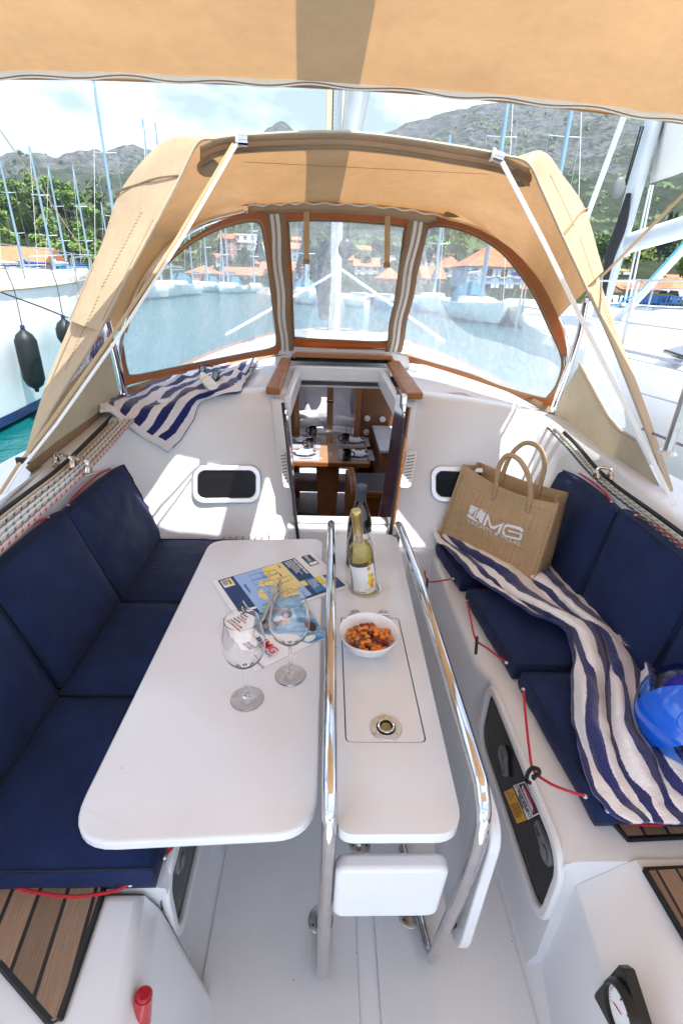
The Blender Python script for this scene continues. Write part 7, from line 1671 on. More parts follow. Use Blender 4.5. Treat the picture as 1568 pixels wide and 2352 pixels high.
# ------------------------------------------------------------------ houses
M['rooftile'] = mat('rooftile', (.52, .20, .09), .8, col2=(.40, .14, .06), vscale=3, bump=.5, bscale=6, bdist=.1)
M['housewindow'] = mat('housewindow', (.03, .04, .05), .15)
WALLS = {}
def wallm(c):
    if c not in WALLS: WALLS[c] = mat('plaster', c, .85, var=.08, vscale=1.2)
    return WALLS[c]
M['shutter'] = mat('shutter', (.10, .22, .30), .6); M['brownwood'] = mat('brownwood', (.12, .05, .03), .6)
def house(px0, px1, pyb, pye, Yd, lab, wall, depth=7, roof='gable', rh=1.6, storeys=2, cols=3, rz=0, shutters=None, balcony=False, roofm=None, tri=None):
    a, c = T(px0, pyb, 'Y', Yd), T(px1, pyb, 'Y', Yd); e = T((px0+px1)/2, pye, 'Y', Yd); w = c.x-a.x; z0, z1 = a.z, e.z; h = z1-z0; cx = (a.x+c.x)/2
    t = thing('house', lab, 'house', (cx, Yd, z0)); W_ = wallm(wall)
    def L_(x, y, z): return V((cx+x, Yd+y, z0+z))
    b = MB(); b.prism([L_(-w/2, 0, -5), L_(w/2, 0, -5), L_(w/2, 0, h), L_(-w/2, 0, h)], (0, depth, 0)); b.build('wall', W_, t)
    ov = .35; rm = roofm or M.rooftile
    b = MB()
    if roof == 'hip':
        i_ = min(w, depth)*.42; rw = [L_(-w/2-ov, -ov, h), L_(w/2+ov, -ov, h), L_(w/2+ov, depth+ov, h), L_(-w/2-ov, depth+ov, h)]; r1, r2 = (L_(-w/2+i_, depth/2, h+rh), L_(w/2-i_, depth/2, h+rh)) if w > depth else (L_(0, i_, h+rh), L_(0, depth-i_, h+rh))
        if w > depth: b.poly([rw[0], rw[1], r2, r1]); b.poly([rw[2], rw[3], r1, r2]); b.poly([rw[1], rw[2], r2]); b.poly([rw[3], rw[0], r1])
        else: b.poly([rw[0], rw[1], r1]); b.poly([rw[2], rw[3], r2]); b.poly([rw[1], rw[2], r2, r1]); b.poly([rw[3], rw[0], r1, r2])
        b.poly(rw[::-1]); b.build('roof', rm, t)
    elif roof == 'gable':
        b.prism([L_(-w/2-ov, -ov, h), L_(-w/2-ov, depth/2, h+rh), L_(-w/2-ov, depth+ov, h)], (w+2*ov, 0, 0)); b.build('roof', rm, t)
    elif roof == 'front':
        b.prism([L_(-w/2-ov, -ov, h), L_(0, -ov, h+rh), L_(w/2+ov, -ov, h)], (0, depth+2*ov, 0)); b.build('roof', rm, t)
    else:
        b.prism([L_(-w/2-.1, -.1, h), L_(w/2+.1, -.1, h), L_(w/2+.1, -.1, h+.3), L_(-w/2-.1, -.1, h+.3)], (0, depth+.2, 0)); b.build('roof', W_, t)
    sh_ = h/storeys; ww = min(1.1, w/cols*.42); wh = min(1.5, sh_*.5)
    for s_ in range(storeys):
        for k in range(cols):
            x = -w/2+w*(k+.5)/cols; z = s_*sh_+sh_*.34; door = s_ == 0 and k == cols//2
            b = MB(); b.box(L_(x, -.02, z+wh/2-(.3 if door else 0)), (ww, .08, wh+(.6 if door else 0))); o = b.build('door' if door else 'window', M.brownwood if door else M.housewindow, t)
            if not door:
                b = MB(); b.box(L_(x, -.05, z-.06), (ww*1.2, .14, .1)); b.build('sill', M.white_plastic, o)
                if shutters:
                    for sg in (-1, 1): b = MB(); b.box(L_(x+sg*ww*.78, -.04, z+wh/2), (ww*.5, .06, wh)); b.build('shutter', shutters, o)
        if balcony and s_ > 0:
            b = MB(); b.box(L_(0, -.6, s_*sh_), (w*.9, 1.2, .15)); o = b.build('balcony', W_, t)
            b = MB()
            for k in range(18): b.box(L_(-w*.44+w*.88*k/17, -1.15, s_*sh_+.5), (.04, .04, .9))
            b.box(L_(0, -1.15, s_*sh_+.98), (w*.9, .05, .05)); b.build('railing', M.white_plastic, o)
    return t
PK_ = (.62, .36, .30); WH = (.72, .70, .66); CR_ = (.66, .56, .40); YL = (.70, .56, .26); BL_ = (.30, .44, .58); TQ = (.02, .28, .36)
house(-60, 106, 632, 600, 101, 'long pink house with orange roof and dormer at the left waterfront', PK_, 9, 'gable', 2.6, 2, 6, shutters=M.shutter)
house(150, 252, 522, 507, 170, 'wide house with long orange hip roof above the trees on the left', PK_, 9, 'hip', 1.8, 1, 5)
house(102, 148, 520, 494, 166, 'white house left of the long orange roof above the trees', WH, 8, 'flat', 1.2, 1, 2)
house(-10, 42, 525, 508, 165, 'stone house with orange roof at the far left edge above the trees', CR_, 9, 'gable', 1.8, 1, 2)
house(40, 96, 520, 508, 172, 'low house with pale orange roof partly hidden by the trees on the left', WH, 9, 'gable', 1.4, 1, 3)
house(126, 210, 636, 610, 99, 'turquoise waterfront cabin with dark windows on the left', TQ, 5, 'flat', .5, 1, 4, roofm=M.shutter)
WN = [(430, 500, 655, 628, 112, 'low pink house with orange hip roof at the waterfront, left hood window', PK_, 'hip', 1, 3, 1.6), (505, 536, 600, 548, 150, 'narrow pinkish house high on the slope, left hood window', PK_, 'gable', 3, 2, 1.4),
 (540, 590, 590, 540, 158, 'white multi-storey house with balconies, left hood window', WH, 'flat', 3, 3, .5), (592, 628, 610, 560, 150, 'cream house next to the white balconied one, left hood window', CR_, 'flat', 3, 2, .5), (512, 600, 656, 632, 108, 'white shop row with orange roof at the waterfront, left hood window', WH, 'gable', 1, 5, 1.5),
 (600, 632, 650, 618, 115, 'small house with red-orange roof by the zip, left hood window', CR_, 'gable', 1, 2, 1.5), (664, 712, 652, 624, 98, 'low house with orange roof at the left of the centre window', WH, 'gable', 1, 3, 1.6), (668, 700, 598, 572, 120, 'house with pale blue front up the slope, centre window', BL_, 'gable', 2, 2, 1.4),
 (815, 868, 640, 612, 92, 'white house with orange roof right of the mast, centre window', WH, 'gable', 2, 3, 1.5), (872, 920, 662, 640, 74, 'low house with pink-orange roof at the right of the centre window', PK_, 'hip', 1, 3, 1.4), (822, 850, 590, 575, 130, 'small white house on the green slope, centre window', WH, 'gable', 1, 2, 1.2),
 (972, 1016, 665, 640, 74, 'low house with orange roof at the left of the right window', WH, 'gable', 1, 2, 1.6), (1010, 1058, 650, 615, 82, 'white two-storey house with orange hip roof, right hood window', WH, 'hip', 2, 2, 1.6), (975, 1010, 612, 592, 104, 'small house with red roof up the slope, right hood window', CR_, 'gable', 1, 2, 1.3)]
WN += [(445, 468, 622, 606, 135, 'small cream house above the pink one, far left in the left hood window', CR_, 'gable', 1, 2, 1.2), (474, 500, 610, 592, 142, 'white house with orange roof half way up, left hood window', WH, 'gable', 2, 2, 1.2), (566, 592, 628, 606, 126, 'yellow house just above the shop row, left hood window', YL, 'hip', 2, 2, 1.2), (612, 634, 560, 540, 172, 'highest small white house by the top of the left hood window', WH, 'gable', 1, 2, 1.2),
 (672, 694, 566, 552, 150, 'tiny cream house near the top left of the centre window', CR_, 'gable', 1, 2, 1.1), (706, 730, 622, 602, 112, 'yellow house left of the mast, centre window', YL, 'gable', 2, 2, 1.2), (800, 822, 618, 598, 118, 'pink house just right of the mast, centre window', PK_, 'hip', 2, 2, 1.2), (866, 892, 618, 602, 112, 'cream house half way up at the right, centre window', CR_, 'gable', 1, 2, 1.2), (896, 918, 592, 578, 132, 'small white house high at the right, centre window', WH, 'gable', 1, 2, 1.1),
 (1018, 1042, 600, 584, 122, 'yellow house above the orange hip roof, right hood window', YL, 'gable', 1, 2, 1.1), (990, 1010, 572, 560, 150, 'tiny white house high on the slope, right hood window', WH, 'gable', 1, 2, 1.0), (1196, 1226, 700, 668, 60, 'cream house right of the pale blue building, right hood window', CR_, 'gable', 2, 2, 1.2)]
for x0, x1, yb, ye, Yd, lab, wl_, rf, st_, cl_, rh_ in WN: house(x0, x1, yb, ye, Yd, lab, wl_, 7, rf, rh_, st_, cl_, balcony=(rf == 'flat'))
house(1062, 1192, 712, 612, 56, 'large pale blue building with white framed windows and orange hip roof, right hood window', BL_, 7, 'hip', 2.2, 3, 4, shutters=M.white_plastic)
house(1408, 1428, 676, 622, 84, 'narrow yellow three-storey house with balconies right of the neighbouring mast', YL, 6, 'flat', .4, 3, 1, balcony=True)
house(1418, 1478, 700, 664, 62, 'long white low building behind the quay restaurant', WH, 6, 'gable', .9, 1, 3)
house(1470, 1512, 702, 662, 58, 'white house with brown doors and small balcony behind the quay', WH, 6, 'flat', .4, 2, 3, balcony=True)
house(1514, 1600, 728, 668, 50, 'pale house with orange roof and white shutters at the right edge', (.66, .60, .58), 7, 'hip', 1.2, 2, 3, shutters=M.white_plastic)
house(1512, 1552, 664, 640, 82, 'cream house above the pale one at the right edge', CR_, 6, 'flat', .4, 1, 2)
house(1474, 1508, 662, 648, 96, 'small grey house with terracotta band up the slope on the right', (.5, .52, .54), 6, 'gable', .8, 1, 2)
house(1520, 1580, 640, 628, 100, 'long low house with salmon roof near the top of the village on the right', PK_, 6, 'gable', .9, 1, 4)
house(1452, 1472, 650, 638, 112, 'small white house above the yellow-green tree on the right', WH, 6, 'gable', .8, 1, 2)
house(1484, 1506, 640, 628, 118, 'small cream house high in the village behind the vang', CR_, 6, 'gable', .8, 1, 2)
house(1546, 1590, 668, 648, 76, 'stone coloured house with orange roof at the right edge, above the white shutters', CR_, 6, 'gable', 1.0, 1, 3)
house(1436, 1456, 684, 668, 74, 'low house with red roof behind the white low building', PK_, 6, 'gable', .9, 1, 2)
house(1400, 1440, 702, 684, 66, 'house with orange roof just right of the neighbouring mast foot', WH, 6, 'gable', 1.2, 1, 2)
# quay restaurant with white canopy
t = thing('quay_restaurant', 'open quayside restaurant with white canopy and brown roof on the right', 'restaurant', tuple(T(1460, 735, 'Y', 40)))
a, c = T(1405, 733, 'Y', 42), T(1520, 738, 'Y', 42); zc_ = T(1460, 706, 'Y', 42).z
b = MB(); b.prism([V((a.x, 42, zc_)), V(((a.x+c.x)/2-1, 42, zc_+.8)), V((c.x, 42, zc_))], (0, 5, 0)); b.build('canopy', M.white_plastic, t)
b = MB(); b.prism([V((a.x+1.5, 47.5, zc_+.5)), V((a.x+3, 50, zc_+1.8)), V((c.x-1, 50, zc_+1.8)), V((c.x+.5, 47.5, zc_+.5))], (0, .1, 0)); b.build('roof', M.brownwood, t)
for k in range(6): b = MB(); b.box((lerp(a.x, c.x, k/5), 42, (zc_+.45)/2), (.12, .12, zc_-.45)); b.build('post', M.white_plastic, t)
b = MB(); b.box(((a.x+c.x)/2, 47.4, (zc_+.45)/2), (c.x-a.x, .1, zc_-.45)); b.build('back_wall', wallm(CR_), t)
random.seed(4)
for k in range(16):
    p = V((lerp(a.x, c.x, (k % 8+.5)/8), 40.6+(k//8)*1.1, .45)); tt = MB(); tt.lathe([(.25, 0), (.05, .03), (.05, .70), (.42, .71), (.42, .75), (.0001, .75)], (0, 0, 0), 10)
    if k == 0: tb0 = tt.build('cafe_table', M.chartmid if False else M.white_plastic); tb0.location = p; tag(tb0, 'small cafe table in front of the quay restaurant', 'table', 'cafe tables on the quay')
    else: dup(tb0, tuple(p))
bc = MB(); bc.box((0, 0, .42), (.42, .42, .05)); bc.box((0, .2, .7), (.42, .05, .5)); [bc.box((x, y, .2), (.05, .05, .42)) for x in (-.18, .18) for y in (-.18, .18)]
ch0 = bc.build('cafe_chair', mat('chairblue', (.03, .10, .28), .5)); tag(ch0, 'blue cafe chair in front of the quay restaurant', 'chair', 'cafe chairs on the quay')
for k in range(30):
    p = (lerp(a.x, c.x, (k % 15+.3)/15), 39.9+(k//15)*1.6, .45)
    if k == 0: ch0.location = p
    else: dup(ch0, p, rz=random.uniform(0, 6))
# two parked cars on the quay, far right
def car(px, py, Yd, col, lab, rz=1.4):
    p = T(px, py, 'Y', Yd); p.z = .45; t = thing('parked_car', lab, 'car', tuple(p), None, rz)
    prof = [(-2.1, .35), (-2.1, .75), (-1.6, .88), (-1.0, 1.38), (.5, 1.42), (1.1, .95), (1.95, .82), (2.1, .6), (2.1, .35)]
    b = MB(); b.prism([V((x, -.82, z)) for x, z in prof], (0, 1.64, 0)); b.build('body', mat('carpaint', col, .25, .2, coat=.8), t, bevel=.06, world=False)
    b = MB(); b.prism([V((x, -.835, z)) for x, z in ((-1.35, .92), (-.95, 1.30), (.45, 1.34), (.92, .95))], (0, 1.67, 0)); b.build('windows', M.housewindow, t, world=False)
    for x in (-1.35, 1.35):
        for y in (-.78, .78): b = MB(); b.lathe([(.0001, -.1), (.32, -.1), (.32, .1), (.0001, .1)], (x, y, .32), 16, (0, 1, 0)); b.build('wheel', M.rubber, t, world=False)
car(1552, 722, 44, (.7, .72, .74), 'silver car parked on the quay near the right edge'); car(1530, 712, 48, (.75, .75, .75), 'white car parked on the quay behind the cafe chairs')
# ================================================================== other boats
def hullmesh(L, Bm, F, fl=.89, tp=.34):
    """local: stern at y=0, bow at y=L, water at z=0"""
    b = MB(); n = 22; rows = []
    for i in range(n+1):
        t = i/n; y = L*t; w = Bm/2*(.86+.14*min(1, t*3))*(1 if t < .5 else max(.0, 1-((t-.5)/.5)**2.3)); f = F*(1+.22*t*t)
        ww = w*(fl-tp*t**2); yy = y-(.04*L*t**3)
        rows.append([V((0, yy*.97, -.35)), V((ww*.6, yy*.98, -.2)), V((ww, yy*.985, .08)), V((lerp(ww, w, .6), y*.993, f*.5)), V((w, y, f)), V((w*.985, y, f+.03)), V((w*.96, y, f+.03)), V((w*.95, y, f)), V((0, y, f+.05))])
    return rows
def sailboat(lab, pos, rz, L=11, Bm=3.6, F=1.15, mast=14, cover=None, hood_=None, simple=False, colour=None, rake=.25, boomz=1.5, grp='yachts moored in the marina', cat='sailboat', fl=.89, tp=.34):
    t = thing('moored_sailboat', lab, cat, tuple(pos), grp, rz); K = dict(world=False)
    rows = hullmesh(L, Bm, F, fl, tp); rows2 = [[V((-p.x, p.y, p.z)) for p in r] for r in rows]
    b = MB(); b.grid([r[:6] for r in rows]); b.grid([r[:6] for r in rows2]); b.poly([rows[0][i] for i in range(6)]+[rows2[0][i] for i in range(5, 0, -1)]); b.build('hull', colour or M.hullwhite, t, smooth=True, angle=50, **K)
    b = MB(); b.grid([r[5:] for r in rows]); b.grid([r[5:] for r in rows2]); b.build('deck', M.gelcoat, t, smooth=True, angle=50, **K)
    b = MB(); b.grid([[r[2]+V((.004, 0, -.02)) for r in rows], [r[2].lerp(r[3], .14)+V((.012, 0, 0)) for r in rows]]); b.grid([[V((-p.x-.004, p.y, p.z-.02)) for p in [r[2] for r in rows]], [V((-q.x-.012, q.y, q.z)) for q in [r[2].lerp(r[3], .14) for r in rows]]]); b.build('waterline_stripe', M.bluetrim, t, **K)
    def trunk(y, w, h): return [V((-w, y, F)), V((-w*.9, y, F+h*.85)), V((-w*.6, y, F+h)), V((w*.6, y, F+h)), V((w*.9, y, F+h*.85)), V((w, y, F))]
    b = MB(); b.grid([trunk(L*.30, Bm*.34, .0), trunk(L*.32, Bm*.34, .42), trunk(L*.5, Bm*.33, .45), trunk(L*.66, Bm*.24, .38), trunk(L*.74, Bm*.16, .05)]); b.build('cabin', M.gelcoat, t, smooth=True, angle=40, **K)
    my = L*.56; mt = MB(); mt.tube([(0, my, F+.3), (0, my-rake*.5, F+mast*.5), (0, my-rake, F+mast)], lambda q: .14*(1-.3*q), 10); mo = mt.build('mast', M.mastblue, t, smooth=True, **K)
    for zf_ in (.36, .66):
        b = MB(); yy_ = my-rake*zf_
        for sg in (-1, 1): b.tube([(0, yy_, F+mast*zf_), (sg*.85, yy_-.25, F+mast*zf_+.08)], .03, 5)
        b.build('spreaders', M.mastwhite, mo, world=False)
    b = MB()
    for sg in (-1, 1):
        b.tube([(sg*Bm*.42, my-.2, F), (sg*.85, my-rake*.36-.25, F+mast*.36+.08), (sg*.85, my-rake*.66-.25, F+mast*.66+.08), (0, my-rake, F+mast*.97)], .010, 4); b.tube([(0, my-rake, F+mast), (sg*.9, 0.1, F)], .010, 4)
    b.build('shrouds', M.steel, t, **K)
    b = MB(); b.tube([(0, L*.97, F+.3), (0, my+.05-rake, F+mast*.96)], .045 if not simple else .014, 6); b.build('furled_jib', M.sailcloth, t, **K)
    b = MB(); b.tube([(0, my-.15, F+boomz), (0, my-L*.42, F+boomz+.15)], .07, 8); b.build('boom', M.mastwhite, t, **K)
    b = MB(); b.tube([(0, my-.2, F+boomz+.45), (0, my-.5, F+boomz+.28), (0, my-L*.40, F+boomz+.3)], lambda q: .20*(1-.55*q), 8); b.build('sail_cover', cover or M.sailcloth, t, smooth=True, **K)
    if hood_:
        b = MB(); b.grid([[V((Bm*.36*math.cos(a), y, F+h*math.sin(a))) for a in [math.pi*i/10 for i in range(11)]] for y, h in ((L*.24, 1.25), (L*.32, 1.3), (L*.38, .5))]); b.build('sprayhood', hood_, t, smooth=True, **K)
        b = MB(); b.grid([[V((Bm*.40*x, y, F+2.0-.12*x*x)) for x in (-1, -.5, 0, .5, 1)] for y in (L*.02, L*.10, L*.2)]); b.build('bimini', hood_, t, smooth=True, solid=.02, **K)
    if not simple:
        for sg in (-1, 1):
            b = MB()
            for k in range(8): tt = .04+k*.12; i_ = min(21, int(tt*22)); w = rows[i_][6].x; b.tube([(sg*w, L*tt, F), (sg*w, L*tt, F+.62)], .014, 5)
            for z in (.33, .61): b.tube([V((sg*rows[min(22, int((.04+k*.12)*22))][6].x, L*(.04+k*.12), F+z)) for k in range(8)], .007, 4)
            b.build('lifeline', M.steel, t, **K)
        b = MB(); b.tube([(-.5, L*.90, F+.6), (-.25, L*.99, F+.7), (0, L*1.01, F+.72), (.25, L*.99, F+.7), (.5, L*.90, F+.6)], .016, 6, smooth=3)
        for x, y in ((-.5, .9), (.5, .9), (-.25, .985), (.25, .985)): b.tube([(x, L*y, F), (x, L*y, F+.64)], .014, 5)
        b.build('pulpit', M.steel, t, **K)
    return t
M['hullwhite'] = mat('hullwhite', (.88, .88, .88), .18, coat=.5, var=.03)
M['mastblue'] = mat('mastblue', (.30, .42, .50), .4, .3, var=.1, vscale=1)
M['coverblue'] = mat('coverblue', (.02, .06, .28), .8); M['hoodteal'] = mat('hoodteal', (.05, .16, .22), .8); M['covergrey'] = mat('covergrey', (.25, .27, .30), .8)
ML = [  # (top px), (lower px), distance, label bits
 ((18, 333), (70, 619), 66, M.coverblue, None, 'yacht with dark blue sail cover, second mast from the left edge'), ((79, 343), (121, 626), 60, M.sailcloth, M.coverblue, 'yacht with thick pale mast and white jib, third mast from the left edge'),
 ((149, 387), (181, 629), 72, M.coverblue, M.hoodteal, 'yacht with slim mast, left one of the close pair of masts'), ((166, 382), (199, 612), 78, M.covergrey, None, 'yacht with slim mast, right one of the close pair of masts'),
 ((246, 182), (303, 620), 48, M.sailcloth, None, 'yacht with the tallest mast on the left, beside the hood shoulder'), ((336, 287), (360, 620), 58, M.sailcloth, None, 'yacht whose mast top with wind vane rises left of the hood'),
 ((387, 287), (405, 620), 62, M.covergrey, M.hoodteal, 'yacht whose mast top rises just behind the hood shoulder'), ((234, 466), (252, 620), 96, M.coverblue, None, 'small yacht with short mast by the hood edge'), ((-12, 480), (16, 622), 70, M.sailcloth, M.covergrey, 'yacht with mast at the very left edge')]
for i, (tp, lo, Yd, cv, hd, lab) in enumerate(ML):
    top = T(*tp, 'Y', Yd); base = T(*lo, 'Y', Yd); p = V((base.x, Yd, WZ)); h = top.z-WZ-1.15
    sailboat(lab, p+V((0, 5.5, 0)), math.pi+(.12 if i % 2 else -.08), 10.5+(i % 3), 3.5, 1.15, h, cv, hd, rake=(-.4 if i % 2 else -.2), simple=True)
MW = [(452, 92, 13, 'yacht with bare mast left of the others seen through the left hood window'), (480, 84, 14, 'yacht with white hull in the middle of the left hood window'), (508, 88, 12, 'yacht with grey cover in the left hood window'), (536, 80, 13, 'yacht with blue cover in the left hood window, right of the middle'), (585, 90, 12, 'yacht near the zip in the left hood window'),
      (690, 52, 9, 'small yacht at the left in the centre window'), (1012, 44, 11, 'yacht at the left in the right hood window'), (1100, 34, 13, 'yacht in front of the pale blue building'), (1215, 30, 12, 'yacht right of the pale blue building')]
for i, (px, Yd, h, lab) in enumerate(MW):
    p = T(px, 650, 'Y', Yd); sailboat(lab, V((p.x, Yd+5, WZ)), math.pi+.1*((i % 3)-1), 9.5+i % 2, 3.2, 1.0, h, (M.covergrey, M.sailcloth, M.coverblue)[i % 3], (None, M.hoodteal)[i % 2], simple=True, grp='yachts seen through the hood windows')
# near neighbours
nl = sailboat('large white yacht moored close on the left with two dark fenders on its side', V((-6.15, -3.0, WZ)), 0, 17.0, 3.9, 1.66, 16, M.sailcloth, None, rake=.4, boomz=1.6, grp=None, fl=.99, tp=.10)
nrr = sailboat('white yacht moored close on the right with hoisted mainsail and blue vang line', V((4.15, -3.0, WZ)), 0, 13.0, 4.1, 1.42, 15, M.sailcloth, None, rake=.5, boomz=1.1, grp=None)
for k in kids(nrr)+kids(nl):
    if (k.name.split('.')[0] in ('mast', 'boom', 'sail_cover', 'shrouds') and k.parent == nrr) or (k.name.split('.')[0] in ('furled_jib', 'boom', 'sail_cover', 'shrouds', 'cabin') and k.parent == nl):
        for q in kids(k): bpy.data.objects.remove(q)
        bpy.data.objects.remove(k)
def nw(mb, name, m, **k): return mb.build(name, m, nrr, **k)
def loc_(p): return V(p)
mx, my_ = 3.72, 6.9
b = MB(); pb, pt_ = T(1372, 735, 'Y', my_), T(1497, 290, 'Y', my_-.25); d = (pt_-pb); b.tube([pb-d*.05, pb+d, pb+d*6], .088, 20, flat=1.4); nw(b, 'mast', M.mastwhite, smooth=True)
b = MB(); g0_ = pb+d*.43; b.tube([T(1440, 560, 'Y', 6.75), T(1568, 522, 'Y', 6.0), T(1700, 470, 'Y', 5.2)], .112, 16); nw(b, 'boom', M.mastwhite, smooth=True)
b = MB(); b.box(T(1434, 562, 'Y', 6.8), (.10, .2, .26)); nw(b, 'gooseneck', M.alu, bevel=.01)
b = MB(); s0, s1, s2 = T(1491, 421, 'Y', 6.72), T(1640, 350, 'Y', 5.2), T(1528, 225, 'Y', 6.6); n_ = 10
b.grid([[(s0*(1-u)+s1*u)*(1-v)+(s2+d*3*0+(s1-s0)*u*.9)*v+V((.10*math.sin(u*3), 0, 0)) for u in [i/n_ for i in range(n_+1)]] for v in [j/8 for j in range(9)]]); nw(b, 'mainsail', M.sailcloth, smooth=True, solid=.006)
for a_, r_, m_ in ((0, .05, M.mastwhite), (-6, .016, M.black), (7, .014, M.black), (-11, .012, M.bluerope)):
    b = MB(); b.tube([T(1402+a_*.4, 752, 'Y', 6.6), T(1568+a_, 570, 'Y', 5.7), T(1650+a_, 470, 'Y', 5.2)], r_, 10); nw(b, 'vang' if a_ == 0 else 'vang_line', m_, smooth=True)
b = MB(); b.tube([T(1412, 703, 'Y', 6.7), T(1510, 650, 'Y', 6.1), T(1545, 600, 'Y', 5.9)], .010, 6); nw(b, 'blue_line', M.bluerope)
b = MB(); b.tube([T(1443, 445, 'Y', 6.6), T(1425, 520, 'Y', 6.55), T(1400, 590, 'Y', 6.5), T(1385, 680, 'Y', 6.5)], lambda t: .028+.036*math.sin(math.pi*min(1, t*1.1)), 12, smooth=5); nw(b, 'rope_bundle', M.blackrope, smooth=True)
b = MB(); b.ball(T(1420, 432, 'Y', 6.55), .10, 14, 10, (.7, .3, 1.1)); nw(b, 'block', M.grey, smooth=True)
for dx in (-5, -11): b = MB(); b.tube([T(1482+dx, 290, 'Y', 6.6), T(1440+dx*.6, 425, 'Y', 6.6)], .009, 6); nw(b, 'halyard', M.black)
for x0, x1 in ((1492, 1432), (1498, 1443)): b = MB(); b.tube([T(x0, 425, 'Y', 6.7), T(x1, 700, 'Y', 6.7)], .012, 6); nw(b, 'halyard', M.mastwhite)
for q in (((1440, 820), (1500, 838), (1568, 862)),): b = MB(); b.tube([T(x, y, 'Y', 5.2) for x, y in q], .018, 6); nw(b, 'deck_track', M.covergrey)
b = MB(); b.tube([T(1450, 818, 'Y', 5.2), T(1568, 770, 'Y', 4.6)], .02, 6); nw(b, 'sheet', M.black)
b = MB(); q = [T(1535, 830, 'Y', 4.4), T(1568, 815, 'Y', 4.5), T(1640, 835, 'Y', 4.3), T(1600, 850, 'Y', 4.2)]; b.prism(q, (0, 0, .05)); nw(b, 'deck_hatch', M.smoke, bevel=.01)
for q, r_ in ((((1411, 766), (1568, 783)), .012), (((1424, 818), (1568, 853)), .004), (((1448, 897), (1565, 929)), .004), (((1474, 985), (1568, 1024)), .004), (((1421, 802), (1568, 834)), .014)):
    b = MB(); b.tube([T(x, y, 'Z', 1.10) for x, y in q], r_, 6); nw(b, 'deck_seam' if r_ < .01 else 'jib_track', M.covergrey)
st_ = T(1530, 1042, 'Z', 1.09); b = MB(); b.tube([st_, st_+V((0, 0, .62))], .013, 8); b.lathe([(.0001, .01), (.022, .01), (.026, 0)], st_, 14); nw(b, 'stanchion', M.steel, smooth=True)
b = MB(); q = [T(x, y, 'Z', 1.12) for x, y in ((1519, 812), (1568, 800), (1600, 812), (1568, 828))]; b.prism(q, (0, 0, .03)); nw(b, 'deck_hatch', M.smoke, bevel=.01)
# fenders hanging on the left neighbour
for (px, pt, pb_, X_, lab) in ((64, 752, 905, -4.06, 'dark green cylindrical fender hanging nearest on the hull of the left yacht'), (157, 728, 800, -4.06, 'dark green fender partly hidden behind the hood side')):
    a, c = T(px-12, pt, 'X', X_), T(px+8, pb_, 'X', X_); t = thing('fender', lab, 'fender', tuple(c), 'fenders on the left yacht'); c = V((a.x, a.y, c.z)); L_ = (a-c).length; d = (a-c).normalized()
    b = MB(); b.lathe([(.0001, 0), (.025, 0), (.03, .04), (.10, .09), (.135, .17), (.138, L_*.5), (.135, L_-.17), (.10, L_-.09), (.03, L_-.03), (.025, L_)], c, 24, d); b.build('body', M.fender, t, smooth=True)
    b = MB(); b.lathe([(.0001, L_), (.03, L_-.005), (.028, L_+.03), (.0001, L_+.03)], c, 14, d); b.build('eye', M.bluetrim, t)
    b = MB(); b.tube([a, a+V((-.02, .05, .45)), a+V((-.05, .0, .75))], .008, 6); b.build('lanyard', M.rope_dark, t)
rows_ = hullmesh(17.0, 3.9, 1.66, .99, .10); b = MB(); b.tube([V((r[4].x*1.003, r[4].y, r[4].z-.07)) for r in rows_], .018, 6, flat=.5); b.build('rubbing_strake', M.tanweb, nl, world=False)
b = MB(); b.tube([T(0, 670, 'X', -3.8), T(95, 705, 'X', -3.7), T(157, 730, 'X', -4.0)], .01, 6); tag(b.build('mooring_line', M.rope_dark), 'thin dark mooring line crossing the hull of the left yacht', 'rope')
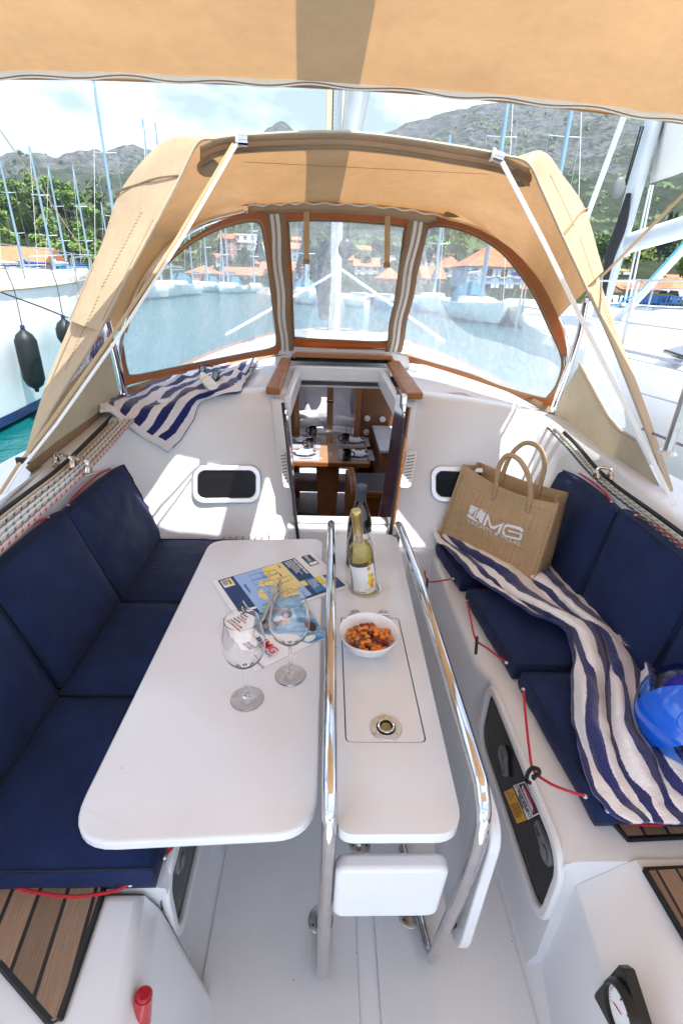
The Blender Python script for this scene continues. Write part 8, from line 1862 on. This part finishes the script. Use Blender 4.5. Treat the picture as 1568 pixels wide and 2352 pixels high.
# teak rail strip and bow rail on the left neighbour
# small fishing boats at the right quay
def dinghy(px, Yd, lab, col, rz=.3, s=1.0):
    p = T(px, 750, 'Y', Yd); t = thing('small_boat', lab, 'boat', (p.x, Yd, WZ), 'small boats at the right quay', rz); t.scale = (s, s, s); rows = hullmesh(5, 1.9, .6); K = dict(world=False)
    b = MB(); b.grid([r[:7] for r in rows]); b.grid([[V((-p_.x, p_.y, p_.z)) for p_ in r[:7]] for r in rows]); b.poly([rows[0][i] for i in range(6)]+[V((-rows[0][i].x, rows[0][i].y, rows[0][i].z)) for i in range(5, 0, -1)]); b.build('hull', col, t, smooth=True, angle=50, **K)
    b = MB(); b.box((0, 2.0, .75), (.9, 1.2, .7)); b.box((0, 2.0, 1.15), (1.1, 1.5, .06)); b.build('cabin', M.gelcoat, t, bevel=.04, **K)
    b = MB(); b.box((0, 1.2, .5), (1.5, .3, .05)); b.box((0, 3.4, .5), (1.1, .3, .05)); b.build('thwart', M.handrail_teak, t, **K)
    b = MB(); b.box((0, -.15, .6), (.3, .35, .6)); b.build('outboard_motor', M.black, t, bevel=.05, **K)
bb = mat('boatblue', (.02, .20, .42), .4)
for px, Yd, c_, s_, lab in ((1432, 36, bb, 1, 'small blue fishing boat by the neighbouring mast foot'), (1462, 34, M.hullwhite, 1.1, 'small white boat with teak thwarts below the quay restaurant'), (1500, 33, bb, 1, 'small blue boat below the restaurant canopy'), (1530, 31, M.hullwhite, 1.0, 'white motor dinghy below the parked cars'), (1558, 30, bb, 1.1, 'blue and white boat at the right edge of the quay'), (1590, 29, M.hullwhite, 1.1, 'white boat cut by the right edge')): dinghy(px, Yd, lab, c_, .3+.2*(px % 3), s_)
for i, px in enumerate((668, 742, 850, 905, 960, 990)): dinghy(px, 50-i*1.5, 'small '+('white', 'blue')[i % 2]+' boat '+('at the left of the centre window', 'just left of the mast in the centre window', 'just right of the mast in the centre window', 'at the right of the centre window', 'beside the right zip in the right window', 'at the lower left of the right window')[i], (M.hullwhite, bb)[i % 2], .5)
# ================================================================== air
b = MB(); b.box((0, 600, 189.5), (3600, 1700, 386)); hz = b.build('haze', M.black); hz['kind'] = 'stuff'; tag(hz, 'thin sea haze between the boats and the mountains', 'haze'); hz.display_type = 'WIRE'
m = bpy.data.materials.new('haze'); m.use_nodes = True; nt = m.node_tree; nt.nodes.clear(); out = node(nt, 'ShaderNodeOutputMaterial'); v = node(nt, 'ShaderNodeVolumePrincipled'); v.inputs['Color'].default_value = (.80, .88, 1, 1); v.inputs['Density'].default_value = .00024; v.inputs['Anisotropy'].default_value = .3
nt.links.new(v.outputs[0], out.inputs['Volume']); hz.data.materials.clear(); hz.data.materials.append(m)
